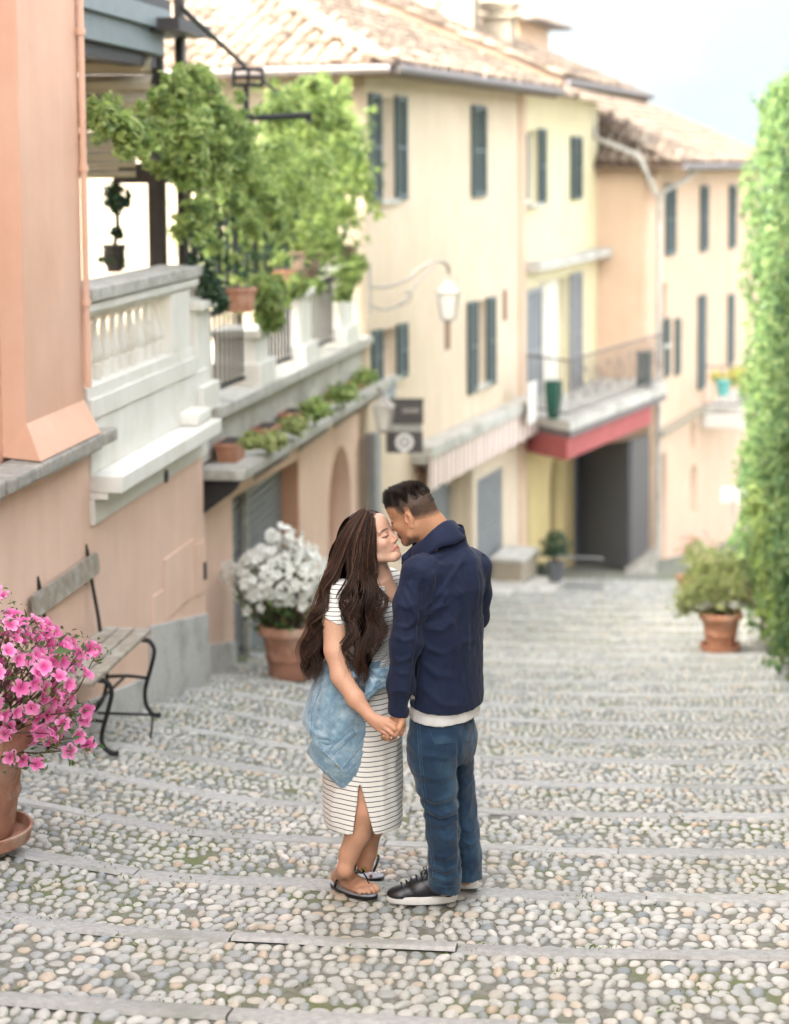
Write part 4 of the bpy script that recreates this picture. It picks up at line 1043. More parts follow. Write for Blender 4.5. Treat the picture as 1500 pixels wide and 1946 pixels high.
def foliage(parent, blobs, leaf, mat, seed, up=.5, aspect=.55, name='foliage', stuff=True, sq=(1, 1, 1), fill=.5):
    """blobs: (centre, radius, leaf count)"""
    rg = np.random.default_rng(seed); Cs, Ns = [], []
    for c, r, n in blobs:
        p, d = blob(c, r, n, rg, sq, fill); Cs.append(p); Ns.append(d)
    C = np.concatenate(Cs); Nn = np.concatenate(Ns)
    me = leaf_mesh(name, C-np.array(wloc(parent)) if parent else C, leaf, mat, rg, up, aspect, normals=Nn)
    o = link(name, me, parent)
    if stuff: tag(o, kind='stuff')
    return o, C
def stems(parent, base, tips, rg, r=.008, name='stem', mat=None, bend=.15, n=5):
    mb = MB()
    for t in tips:
        b0 = np.asarray(base)+rg.normal(0, .03, 3)*np.array([1, 1, 0]); t = np.asarray(t); L = np.linalg.norm(t-b0); off = rg.normal(0, bend*L, 3)
        mb.tube([b0*(1-u)+t*u+off*math.sin(u*math.pi)*.5 for u in np.linspace(0, 1, n)], [r*(1-.7*u) for u in np.linspace(0, 1, n)], 5)
    return build(name, mb, mat or M_TWIG, parent, smooth=True)
def pot(label, c, r, h, group=None, mat=None, saucer=True, name='terracotta_pot', bands=True, rim=.12):
    """round flower pot standing at c"""
    q = thing(name, label, 'pot', c, group); mat = mat or M_TERRA; c = np.asarray(c, float)
    z = .035 if saucer else 0; b = r*.66
    prof = [(b*.96, z), (b, z+.01)]
    for t in np.linspace(.05, .80, 12):
        e = .012 if bands and (abs(t-.42) < .035) else 0
        prof.append((b+(r*.93-b)*t+e, z+h*t))
    prof += [(r*.95, z+h*.81), (r*1.03, z+h*.825), (r*1.05, z+h*.86), (r*1.04, z+h*.965), (r*1.0, z+h), (r*.92, z+h), (r*.89, z+h*.9), (0.01, z+h*.88)]
    mb = MB(); mb.lathe(prof, c, 40, cap=False); build('body', mb, mat, q, smooth=True)
    mb = MB(); mb.lathe([(.01, z+h*.89), (r*.9, z+h*.89)], c, 24, cap=False); build('soil', mb, M_SOIL, q)
    if saucer:
        mb = MB(); mb.lathe([(b*1.15, 0), (b*1.42, .012), (b*1.5, .07), (b*1.42, .072), (b*1.35, .03), (.01, .028)], c, 40, cap=False); build('saucer', mb, mat, q, smooth=True)
    return q

# ---------------------------------------------------------------- azalea blossoms
def blossom_mesh(mat, seed, wide=1.0):
    r = np.random.default_rng(seed); V = []; F = []
    for p in range(5):
        a = 2*math.pi*p/5+r.normal(0, .08); w = .40*wide*r.uniform(.9, 1.1); L = r.uniform(.92, 1.08); lift = r.uniform(-.08, .12); o = len(V)
        for (q, hw, z) in ((.06, .05, -.42), (.22, .17, -.12), (.52, w, .12+lift*.4), (.82, w*.82, .16+lift), (1.0, .07, .10+lift*1.5)):
            for s_ in (-1, 0, 1):
                x, y = q*L, s_*hw; zz = z+(.10*(s_ == 0)*-1)+r.normal(0, .045 if q > .4 else .01)
                V.append((x*math.cos(a)-y*math.sin(a), x*math.sin(a)+y*math.cos(a), zz))
        for i in range(4):
            for j in range(2):
                A, B, C_, D_ = o+i*3+j, o+i*3+j+1, o+(i+1)*3+j+1, o+(i+1)*3+j; F.append((A, B, C_)); F.append((A, C_, D_))
    return mesh_np('blossom', np.array(V), np.array(F), mat)
def petal_mat(name, stops_r, jit, trans=.35):
    """colour by distance from the flower's heart, varied flower by flower"""
    m, nt, b = newmat(name); tc = nt.nodes.new('ShaderNodeTexCoord'); ln = nt.nodes.new('ShaderNodeVectorMath'); ln.operation = 'LENGTH'
    nt.links.new(tc.outputs['Object'], ln.inputs[0]); col = ramp(nt, ln.outputs['Value'], stops_r)
    oi = nt.nodes.new('ShaderNodeObjectInfo'); c2 = ramp(nt, oi.outputs['Random'], jit); col = mixc(nt, 1.0, col, c2, 'MULTIPLY')
    nt.links.new(col, b.inputs['Base Color']); b.inputs['Roughness'].default_value = .6; b.inputs['Specular IOR Level'].default_value = .25
    t = nt.nodes.new('ShaderNodeBsdfTranslucent'); nt.links.new(col, t.inputs[0]); mx = nt.nodes.new('ShaderNodeMixShader'); mx.inputs[0].default_value = trans
    nt.links.new(b.outputs[0], mx.inputs[1]); nt.links.new(t.outputs[0], mx.inputs[2]); nt.links.new(mx.outputs[0], nt.nodes['Material Output'].inputs[0]); return m
M_PINKP = petal_mat('pink_petal', [(.12, (.60, .05, .22)), (.38, (.84, .16, .44)), (.7, (.90, .30, .58)), (1, (.93, .45, .68))], [(0, (.86, .70, .80)), (.5, (1, 1, 1)), (1, (1, 1.12, 1.02))])
M_WHITEP = petal_mat('white_petal', [(.1, (.62, .64, .42)), (.4, (.82, .82, .76)), (1, (.88, .87, .84))], [(0, (.92, .92, .90)), (1, (1, 1, 1))], .3)
def flowers(parent, centre, rad, n, size, meshes, rg, sq=(1, 1, 1), zmin=-.8, facing=None, fill=.8, gap=.40):
    pts = []
    tries = 0
    while len(pts) < n and tries < n*60:
        tries += 1
        d = rg.normal(size=3); d /= np.linalg.norm(d)
        if d[2] < zmin: continue
        lump = 1+.16*math.sin(d[0]*6+1)*math.sin(d[1]*5+2)+.12*math.sin(d[2]*7)
        P = np.asarray(centre)+d*rad*np.asarray(sq)*lump*(fill+(1-fill)*rg.random())
        if any(np.linalg.norm(P-q) < size*gap for q, _ in pts[-220:]): continue
        pts.append((P, d))
    for i, (P, d) in enumerate(pts):
        nd = d+rg.normal(0, .35, 3)
        if facing is not None: nd = nd+np.asarray(facing)*.4
        o = place('blossom', meshes[i % len(meshes)], P, parent, scale=(size/2*rg.uniform(.82, 1.12),)*3)
        o.rotation_mode = 'QUATERNION'; o.rotation_quaternion = Vector(nd).to_track_quat('Z', 'Y') @ Matrix.Rotation(rg.uniform(0, 6.28), 4, 'Z').to_quaternion()
    return pts
PB = [blossom_mesh(M_PINKP, i) for i in range(5)]; WB = [blossom_mesh(M_WHITEP, 20+i) for i in range(4)]
TOCAM = np.array([.55, -.8, .15])

# pink azalea
rg = np.random.default_rng(21); pc = at_depth(-48, 1600, 8.45); pc[2] = gzf(pc[0], pc[1])+.02
pot('large weathered terracotta pot with a saucer holding the pink azalea', pc, .262, .50, mat=M_TERRA2)
ac = at_depth(-20, 1305, 8.45)
az = thing('azalea', 'pink flowering azalea bush in the large terracotta pot', 'shrub', (pc[0], pc[1], pc[2]+.48))
pts = flowers(az, ac, .405, 290, .078, PB, rg, (1.0, 1.0, .92), -.6, TOCAM, .78)
ex = []
for (x, y, d) in ((150, 1400, 8.35), (120, 1375, 8.3), (168, 1415, 8.4), (132, 1428, 8.35), (45, 1445, 8.2), (70, 1452, 8.25), (20, 1440, 8.15), (160, 1368, 8.5), (172, 1232, 8.4), (150, 1240, 8.3), (185, 1238, 8.5), (100, 1395, 8.2), (10, 1395, 8.1), (60, 1345, 8.05), (118, 1322, 8.1), (165, 1350, 8.4)):
    P = at_depth(x, y, d); ex.append(P); o = place('blossom', PB[len(ex) % 5], P, az, scale=(.039,)*3); o.rotation_mode = 'QUATERNION'
    nd = TOCAM+rg.normal(0, .5, 3); o.rotation_quaternion = Vector(nd).to_track_quat('Z', 'Y') @ Matrix.Rotation(rg.uniform(0, 6.28), 4, 'Z').to_quaternion()
foliage(az, [(ac, .38, 900)]+[(p, .06, 9) for p, _ in pts[::2]]+[(p, .06, 16) for p in ex], .028, LF_AZA, 5, .3, .38, fill=.35)
stems(az, pc+np.array([0, 0, .45]), [p-d*.04 for p, d in pts[::3]]+ex, rg, .007, 'branch')

# white azalea
pw = at_depth(552, 1303, 16.25); pw[2] = gzf(pw[0], pw[1])+.01
pot('terracotta pot by the garage shutter, holding the white azalea', pw, .262, .47, saucer=False, mat=M_TERRA2)
wc = at_depth(533, 1112, 16.2)
wz = thing('azalea', 'white flowering azalea bush in a pot beside the garage shutter', 'shrub', (pw[0], pw[1], pw[2]+.42))
pts = flowers(wz, wc+np.array([0, 0, .05]), .42, 290, .09, WB, rg, (1.02, 1.0, .98), -.45, TOCAM, .70)
foliage(wz, [(wc-np.array([0, 0, .08]), .36, 1500), (wc-np.array([0, 0, .25]), .25, 500)], .05, LF_AZA, 6, .3, .4, fill=.3)
stems(wz, pw+np.array([0, 0, .4]), [p-d*.06 for p, d in pts[::5]], rg, .010, 'branch')

# clipped bush in the pot by the ivy
pr = at_depth(1370, 1228, 21.0); pr[2] = gzf(pr[0], pr[1])+.01
pot('terracotta pot with a saucer at the foot of the ivy, holding a green bush', pr, .235, .40)
gb = thing('bush', 'loose yellow green bush in the terracotta pot beside the ivy', 'shrub', (pr[0], pr[1], pr[2]+.4))
bc = at_depth(1356, 1112, 21.0)
bl = [(at_depth(x, y, d), r, n) for x, y, d, r, n in ((1356, 1112, 21, .36, 1500), (1320, 1130, 20.9, .26, 800), (1395, 1120, 20.9, .28, 800), (1360, 1075, 21.1, .28, 800), (1300, 1150, 21, .15, 300), (1400, 1080, 21.1, .2, 400), (1330, 1085, 21.2, .22, 400), (1420, 1135, 21, .16, 300))]
foliage(gb, bl, .045, LF_BUSH, 8, .3, .4, fill=.3); stems(gb, pr+np.array([0, 0, .38]), [b[0]+np.random.default_rng(2).normal(0, .12, 3) for b in bl for _ in range(3)], rg, .008, 'branch')

# pot of pink flowers further down
pf = at_depth(1306, 1098, 29.5); pf[2] = gzf(pf[0], pf[1])
pot('small terracotta pot of pink flowers far down the lane, behind the green bush', pf, .17, .28, saucer=False)
PKM = petal_mat('pale_pink_petal', [(.1, (.70, .30, .28)), (1, (.80, .50, .44))], [(0, (.9, .9, .9)), (1, (1, 1, 1))]); PK = [blossom_mesh(PKM, 30)]
fl = thing('flowering_plant', 'pink flowering plant in the far small pot behind the green bush', 'plant', (pf[0], pf[1], pf[2]+.27))
fc = at_depth(1322, 1050, 29.3); foliage(fl, [(fc, .26, 500)], .05, LF_BUSH, 9, .3)
flowers(fl, fc+np.array([0, 0, .06]), .30, 34, .08, PK, rg, (1.1, 1, 1), -.2, TOCAM, .8)

# ---------------------------------------------------------------- climbers over the terrace
def fb(x, y, o, rpx, n):
    s, z = FL.px(x, y, o); P = FL.W(s, z, o); d = depth_of(P); return (P, rpx*d/FPX, n)
vine = thing('climbing_vine', 'great green climbing vine spilling over the terrace and verandah posts', 'vine', FL.W(18, -.2, -.4))
VB = [(600, 165, 26), (630, 175, 26), (655, 195, 26), (690, 260, 26), (705, 345, 22), (175, 228, 26), (205, 222, 30), (238, 238, 34), (255, 262, 30), (285, 250, 38), (300, 285, 34), (318, 205, 34), (335, 325, 36), (345, 170, 36), (372, 140, 32), (380, 185, 46), (412, 205, 40), (360, 245, 52), (395, 290, 58), (430, 260, 52), (350, 285, 44), (365, 340, 42), (400, 350, 42),
      (455, 305, 56), (480, 350, 56), (440, 370, 44), (470, 255, 46), (510, 290, 62), (545, 250, 54), (520, 205, 40), (560, 195, 44), (600, 190, 44), (640, 205, 40), (660, 245, 44), (600, 240, 56), (560, 320, 64), (610, 310, 64), (650, 300, 52), (690, 300, 30), (688, 345, 28), (545, 380, 54), (595, 385, 54), (640, 380, 50), (660, 345, 44), (500, 395, 40), (610, 430, 36), (645, 430, 32), (575, 430, 34), (390, 400, 26), (372, 430, 22), (635, 465, 24), (665, 400, 26), (480, 430, 24), (530, 430, 26)]
rv = np.random.default_rng(4); vb_ = []
for x, y, r in VB:
    for _ in range(2): vb_.append(fb(x+rv.normal(0, 12), y+rv.normal(0, 12), rv.uniform(-.35, .25), r*rv.uniform(.75, 1.05), int((150+r*5.2)*(.42 if (y > 372 or (x < 500 and y > 335)) else .85))))
foliage(vine, vb_, .066, LF_VINE, 11, .45, .5, fill=.25)
sp_ = []
for x, y, r in VB+[(700, 320, 25), (690, 400, 22), (672, 440, 22), (660, 480, 18), (560, 460, 24), (610, 470, 20), (440, 460, 22), (395, 450, 20)]:
    for _ in range(5):
        a = rv.uniform(0, 6.28); k = rv.uniform(.85, 1.5); sp_.append(fb(x+r*k*math.cos(a), y+r*k*.9*math.sin(a), rv.uniform(-.3, .3), 13, 22))
foliage(vine, sp_, .058, LF_VINE, 13, .4, .5, 'sprigs', fill=.1)
# dangling sparse shoots that let the bright wall show through
sh_ = []
for _ in range(150):
    x, y = rv.uniform(360, 690), rv.uniform(380, 520); sh_.append(fb(x, y, rv.uniform(-.5, .1), 11, 10))
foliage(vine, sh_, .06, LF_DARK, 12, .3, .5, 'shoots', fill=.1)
for pts_ in ([(487, 525), (484, 430), (478, 340), (470, 290)], [(448, 520), (446, 420), (440, 350)], [(545, 480), (540, 420), (550, 330), (560, 260)], [(372, 520), (365, 430), (352, 330), (346, 200)], [(300, 300), (240, 245), (175, 225), (150, 262)], [(640, 480), (636, 420), (642, 300)], [(595, 470), (590, 400), (570, 300)], [(415, 520), (418, 440), (400, 330)]):
    P = [FL.W(*FL.px(x, y, -.25), -.25) for x, y in pts_]; mb = MB(); mb.tube(P, [.03]*(len(P)-1)+[.015], 6); build('stem', mb, M_DARKW, vine, smooth=True)
# slim trellis poles standing in the vine
for x in (432, 470, 505, 612):
    tz = MB(); s, z = FL.px(x, 520, -.5); s2_, z2 = FL.px(x, 300, -.5); tz.tube([FL.W(s, z-.3, -.5), FL.W(s, z2, -.5)], .022, 6); q = build('trellis_pole', tz, M_IRON)
    tag(q, {432: 'first slim black pole in the vine, from the verandah post', 470: 'second slim black pole in the vine, from the verandah post', 505: 'third slim black pole in the vine, from the verandah post', 612: 'slim black pole in the vine near the beige house'}[x], 'pole', 'slim black poles carrying the vine')

def urn(label, x, ytop, ybot, o, r, mat=None):
    s, z = FL.px(x, ybot, o); P = FL.W(s, z, o); h = FL.px(x, ytop, o)[1]-z
    q = thing('urn', label, 'urn', P); mb = MB(); mb.lathe([(r*.62, 0), (r*.62, .03), (r*.35, .06), (r*.42, h*.25), (r*.85, h*.5), (r*.95, h*.75), (r*.82, h*.88), (r*1.08, h*.94), (r*1.08, h), (r*.9, h), (r*.8, h*.9), (.01, h*.88)], P, 24, cap=False); build('body', mb, mat or M_TERRA2, q, smooth=True)
    mb = MB(); mb.lathe([(.01, h*.89), (r*.88, h*.89)], P, 18, cap=False); build('soil', mb, M_SOIL, q); return q, P+np.array([0, 0, h])
M_URN = surf('mossy_stone_urn', (.22, .15, .10), (.14, .10, .07), 12, .95, coord='obj')
urn('brown stone urn on the middle white pier of the terrace', 582, 478, 556, -.12, .16, M_URN)
urn('brown stone urn on the last tall pier near the beige house', 656, 468, 506, -.12, .16, M_URN)
urn('weathered urn on the pier just behind the balustrade', 385, 545, 585, -.12, .13, M_CAPST)
def leafy(label, x, y, r, n, o=.0, leaf=.06, mat=None, seed=1, squash=(1, 1, 1), extra=()):
    s, z = FL.px(x, y, o); P = FL.W(s, z, o); q = thing('potted_plant', label, 'plant', P); d = depth_of(P)
    foliage(q, [(P, r*d/FPX, n)]+[fb(a, b, o, c, int(n*c/r)) for a, b, c in extra], leaf, mat or LF_VINE, seed, .35, fill=.3, sq=squash); return q
def boxpot(label, x, ytop, ybot, w, o, depth=.20, group=None, lean=0):
    s, z = FL.px(x, ybot, o); h = FL.px(x, ytop, o)[1]-z; q = thing('terracotta_box', label, 'planter', FL.W(s, z, o), group); W = FL.W
    b, t = w*.42, w*.5
    mb = MB(); mb.hexa([W(s-b, z, o-depth*.42), W(s-b, z, o+depth*.42), W(s+b, z, o+depth*.42), W(s+b, z, o-depth*.42), W(s-t, z+h*.8, o-depth*.5), W(s-t, z+h*.8, o+depth*.5), W(s+t, z+h*.8, o+depth*.5), W(s+t, z+h*.8, o-depth*.5)]); build('body', mb, M_TERRA, q, bevel=.006)
    mb = MB(); mb.fbox(FL, s-t-.012, s+t+.012, z+h*.8, z+h, o-depth*.5-.012, o+depth*.5+.012); build('rim', mb, M_TERRA, q, bevel=.006)
    mb = MB(); mb.fbox(FL, s-t+.02, s+t-.02, z+h-.01, z+h+.006, o-depth*.4, o+depth*.4); build('soil', mb, M_SOIL, q); return q
boxpot('square terracotta pot hung on the first iron railing', 458, 546, 592, .20, .10, .22)
leafy('trailing green plant hanging from the pot on the first railing', 508, 575, 38, 700, .12, .06, seed=31, extra=((515, 610, 26), (495, 545, 28), (520, 545, 26)))
leafy('bushy green plant at the pier beside the balustrade', 402, 552, 28, 500, .05, .055, LF_DARK, 32, extra=((420, 575, 16), (392, 530, 22)))
leafy('green plant draping over the brown urn on the middle pier', 566, 545, 26, 400, .05, .055, seed=33, extra=((600, 545, 18),))
leafy('green plant cascading down the last tall pier', 662, 520, 30, 500, .12, .06, seed=34, extra=((655, 555, 20), (680, 500, 18)))
boxpot('reddish clay box among the leaves behind the second railing', 540, 512, 545, .3, -.2)
names = ['first terracotta box on the planter shelf, beside the dark bracket', 'second terracotta box along the planter shelf', 'third terracotta box along the planter shelf', 'fourth terracotta box along the planter shelf', 'fifth terracotta box along the planter shelf', 'last terracotta box on the planter shelf, by the beige house']
for i, (x, yt, yb, w) in enumerate(((440, 826, 864, .40), (507, 790, 818, .44), (557, 757, 785, .42), (596, 734, 754, .40), (638, 710, 730, .42), (679, 688, 706, .42))):
    s, _ = FL.px(x, yb, .06)
    q = boxpot(names[i], x, yt, yb, w, .08, .18, 'terracotta boxes on the planter shelf'); q.location.z = zp(s)
lab = ['straw coloured tuft beside the first box of the planter shelf', 'fresh green sprig between the first and second shelf boxes', 'grassy plant trailing over the planter shelf under the third box', 'leafy plant trailing over the planter shelf under the fourth box', 'bushy plant hanging over the planter shelf under the fifth box', 'plant hanging over the far end of the planter shelf']
for i, (x, y, r, n, mt) in enumerate(((478, 838, 20, 260, LF_BUSH), (515, 838, 26, 420, LF_BUSH), (560, 806, 24, 380, LF_BUSH), (600, 776, 28, 480, LF_VINE), (652, 748, 30, 560, LF_VINE), (695, 716, 22, 360, LF_VINE))):
    leafy(lab[i], x, y, r, n, .34, .055, mt, 40+i, (1.2, 1.6, .8))
for i_, (s0_, z0_, o_, r_) in enumerate(((21.7, 1.25, -.55, .66), (20.3, 1.15, -.95, .72), (22.5, 1.6, -.8, .70))):  # invented shrubs, added to keep the sun off the lane below
    P = FL.W(s0_, z0_, o_); q = thing('terrace_shrub', ['rounded leafy shrub on the terrace behind the last pier', 'big leafy shrub standing deeper on the terrace behind the urn pier', 'tall leafy shrub on the terrace against the beige house'][i_], 'shrub', FL.W(s0_, zt(s0_), o_)); foliage(q, [(P, r_, 1700), (P-np.array([0, 0, .55]), r_*.85, 900)], .085, LF_VINE, 70+i_, .3, fill=.3)
    mb = MB(); mb.tube([FL.W(s0_, zt(s0_)-.02, o_), P], .03, 6); build('trunk', mb, M_TWIG, q)
# dark plant on the terrace against the sunny wall
P = at_depth(218, 516, 15.4); q = thing('potted_plant', 'dark slender plant in a pot under the verandah', 'plant', P)
mb = MB(); mb.lathe([(.06, 0), (.09, .2), (.1, .22), (.01, .22)], P, 16, cap=False); build('pot', mb, M_DARKW, q, smooth=True)
foliage(q, [(at_depth(218, 490, 15.4), .10, 120), (at_depth(222, 440, 15.4), .05, 50), (at_depth(222, 380, 15.4), .10, 130), (at_depth(215, 360, 15.4), .07, 60)], .07, LF_DARK, 50, .3)
mb = MB(); mb.tube([P+np.array([0, 0, .2]), at_depth(224, 430, 15.4), at_depth(220, 360, 15.4)], .018, 6); build('stem', mb, M_DARKW, q)

# ---------------------------------------------------------------- ivy
ivy = thing('ivy', 'thick bright green ivy covering the tall garden wall', 'ivy', (1.5, 20, gzf(1.3, 20)))
ri = np.random.default_rng(9); C = []; n = 34000
Y = ri.uniform(9, 27.0, n); U = ri.random(n)
zb_ = gz(np.full(n, 1.2), Y)
top = np.where(Y < 27.5, 2.55+.10*np.sin(Y*2.1), 2.3) - .9*np.clip((Y-24.5)/2.8, 0, 1)**2
Z = zb_+.15+(top-zb_-.15)*U
bulge = .10*np.sin(Y*1.7+Z*1.1)+.08*np.sin(Y*3.9-Z*2.7)+.06*np.sin(Z*5+Y)
low = np.clip((-.6-Z)/2.4, 0, 1)*.16
front = 1.46-bulge-low-.12
X = front+.30*ri.random(n)**2+np.where(U > .93, .2*ri.random(n), 0)
C = np.stack([X, Y, Z], 1); Nn = np.stack([-np.ones(n), -.25*np.ones(n), .25*np.ones(n)], 1)
# rounded crest and hanging strands
m2 = 4200; Y2 = ri.uniform(12, 27.2, m2); a = ri.uniform(0, math.pi, m2); r2 = .28*(.75+.35*ri.random(m2))
C2 = np.stack([1.60-r2*np.cos(a)*.85, Y2, 2.40+.10*np.sin(Y2*2.1)-.9*np.clip((Y2-24.5)/2.8, 0, 1)**2+r2*np.sin(a)+.05*ri.normal(size=m2)], 1)
st3 = []
for _ in range(60):
    y0, z0 = ri.uniform(15, 27), ri.uniform(-2.2, 1.6); x0 = 1.24+ri.uniform(-.06, .1)
    for k in range(28): st3.append((x0+ri.normal(0, .03), y0+ri.normal(0, .05), z0-k*.035+ri.normal(0, .02)))
CC = np.concatenate([C, C2, np.array(st3)]); NN = np.concatenate([Nn, np.stack([-np.cos(a), 0*a, np.sin(a)], 1), np.tile([-1, -.3, .2], (len(st3), 1))])
o = link('foliage', leaf_mesh('foliage', CC-np.array(wloc(ivy)), .075, LF_IVY, ri, .25, .75, normals=NN), ivy); tag(o, kind='stuff')
mb = MB()
for k in range(16):
    y0 = 12+k*.95+ri.uniform(-.2, .2); P = [(1.56+ri.normal(0, .02), y0+ri.normal(0, .15), gzf(1.2, y0)+t*5.2) for t in np.linspace(0, 1, 7)]; mb.tube(P, .02, 5)
build('stem', mb, M_TWIG, ivy, smooth=True)
# shrub spilling at the foot of the ivy
fs_ = thing('shrub', 'leafy dark green shrub spilling onto the lane at the foot of the ivy', 'shrub', (1.35, 19.6, gzf(1.3, 19.6)))
bl = [(at_depth(x, y, d), r, n_) for x, y, d, r, n_ in ((1470, 1010, 20.5, .24, 700), (1450, 960, 21.5, .22, 500), (1490, 1080, 19.6, .26, 900), (1468, 1090, 20.4, .2, 500), (1485, 1150, 19.2, .24, 800), (1500, 1200, 18.8, .24, 700), (1460, 1050, 20.6, .2, 500), (1495, 1000, 19.8, .24, 700), (1452, 1130, 20.6, .12, 220))]
foliage(fs_, bl, .07, LF_VINE, 61, .3, fill=.3); stems(fs_, (1.42, 19.0, gzf(1.35, 19.0)), [b[0] for b in bl], rg, .012, 'branch')
# balcony flowers, ball shrub
P = at_depth(1385, 730, 39); q = thing('flowering_plant', 'yellow and white flowers spilling over the bend balcony', 'plant', P)
LF_YF = leafmat('yellow_petal', [(0, (.80, .66, .08)), (.5, (.75, .70, .30)), (1, (.16, .24, .06))], .4, .5)
foliage(q, [(at_depth(1412, 712, 39), .22, 260), (at_depth(1392, 718, 39), .2, 220), (at_depth(1362, 715, 39), .13, 140), (at_depth(1428, 735, 39), .25, 260)], .08, LF_YF, 62, .3, name='blooms')
P = at_depth(1374, 752, 38.5); mb = MB(); mb.lathe([(.10, 0), (.15, .3), (.16, .32), (.01, .3)], P, 16, cap=False); q = build('planter', mb, surf('teal_glaze', (.10, .36, .34), (.12, .40, .38), 8, .4), smooth=True); tag(q, 'small turquoise planter on the bend balcony', 'planter')
P = at_depth(1056, 1104, 29.9); P[2] = gzf(P[0], P[1]); q = thing('pot', 'dark tapered pot holding the clipped ball shrub', 'pot', P)
mb = MB(); mb.lathe([(.09, 0), (.15, .42), (.16, .44), (.01, .42)], P, 18, cap=False); build('body', mb, M_BLACK, q, smooth=True)
mb = MB(); mb.lathe([(.01, .425), (.14, .425)], P, 18, cap=False); build('soil', mb, M_SOIL, q)
c = at_depth(1056, 1036, 29.9); q = thing('ball_shrub', 'clipped round green shrub behind the low railing', 'shrub', (P[0], P[1], P[2]+.42)); foliage(q, [(c, .21, 900)], .05, LF_DARK, 63, .3, fill=.8)
mb = MB(); mb.tube([P+np.array([0, 0, .4]), c], .02, 6); build('trunk', mb, M_TWIG, q)
c = at_depth(1026, 1085, 30.2); q = thing('shrub', 'low green shrub beside the cream block wall', 'shrub', (c[0], c[1], gzf(c[0], c[1]))); foliage(q, [(c, .13, 260), (c+np.array([.06, .2, -.05]), .12, 200)], .05, LF_DARK, 64, .3)

# ---------------------------------------------------------------- bench
bn = thing('bench', 'weathered slatted bench with curled black iron legs against the pink wall', 'bench', (-3.25, 10.65, gzf(-3.2, 10.65)))
M_SLAT = surf('weathered_wood', (.34, .295, .235), (.20, .17, .13), 16, .85, 70, .5, .005, c3=(.44, .43, .38), s3=7)
YA, YB_, ZS = 10.40, 11.70, -1.217
def rb(name, a, b, mat=M_SLAT, bevel=.010):
    mb = MB(); mb.box(a, b); return build(name, mb, mat, bn, bevel=bevel)
rb('seat_slat', (-3.21, YA, ZS-.03), (-3.09, YB_, ZS)); rb('seat_slat', (-3.345, YA, ZS-.03), (-3.225, YB_, ZS+.004)); rb('seat_slat', (-3.475, YA, ZS-.028), (-3.36, YB_, ZS+.006))
mb = MB(); y0, y1 = YA, YB_; z0, z1 = ZS+.36, ZS+.50
pr_ = [(y0, z0+.02), (y0+.03, z0), (y1-.05, z0), (y1-.01, z0+.02), (y1, z0+.06), (y1-.005, z1-.02), (y1-.03, z1), (y0, z1)]
mb.prism([(-3.50-.15*(z-z0), y, z) for y, z in pr_], (-.028, 0, -.004)); build('back_slat', mb, M_SLAT, bn, bevel=.006)
def crv(pts, r, name, parent, n=6):
    P = [np.array(p, float) for p in pts]; Q = []; k = len(P)
    for i in range(k-1):
        p0, p1, p2, p3 = P[max(i-1, 0)], P[i], P[i+1], P[min(i+2, k-1)]
        for t in np.linspace(0, 1, n, endpoint=False): Q.append(.5*((2*p1)+(-p0+p2)*t+(2*p0-5*p1+4*p2-p3)*t*t+(-p0+3*p1-3*p2+p3)*t**3))
    Q.append(P[-1]); mb = MB(); mb.tube(Q, r, 8); return build(name, mb, M_IRON, parent, smooth=True)
for i, y in enumerate((YA+.20, YB_-.14)):
    g = gzf(-3.2, y); g0 = max(g, -1.80) if i else g; zf = ZS-.03
    low = zf-.50 if i else g+.03
    crv([(-3.13, y, zf-.01), (-3.06, y, zf-.02), (-3.02, y, zf-.08), (-3.05, y, zf-.19), (-3.10, y, zf-.33), (-3.095, y, (zf-.33)*.4+low*.6), (-3.04, y, low+.005), (-2.98, y, low)], .017, 'leg', bn)
    crv([(-3.47, y, zf-.01), (-3.46, y, zf-.10), (-3.42, y, zf-.2), (-3.42, y, zf-.3), (-3.45, y, low+.1), (-3.52, y, low+.02), (-3.58, y, low+.01)], .016, 'leg', bn)
    crv([(-3.46, y, zf-.03), (-3.475, y, zf+.12), (-3.52, y, zf+.34), (-3.54, y, zf+.48), (-3.57, y, zf+.60)], .015, 'back_support', bn)
    crv([(-3.46, y, zf-.012), (-3.3, y, zf-.016), (-3.12, y, zf-.012)], .012, 'seat_bar', bn); crv([(-3.42, y, zf-.26), (-3.25, y, zf-.25), (-3.09, y, zf-.26)], .011, 'cross_bar', bn)
yb = YB_-.14
crv([(-3.05, yb, ZS-.53), (-3.05, yb, ZS-.60), (-3.08, yb-.01, ZS-.72), (-3.14, yb-.03, ZS-.75)], .009, 'prop_rod', bn); crv([(-3.05, yb, ZS-.53), (-3.3, yb, ZS-.53), (-3.5, yb, ZS-.53)], .009, 'prop_bar', bn)
crv([(-3.26, YA+.2, ZS-.28), (-3.26, (YA+YB_)/2, ZS-.28), (-3.26, yb, ZS-.28)], .010, 'stretcher', bn)

bn.scale.x = .8; bn.location.x -= .098
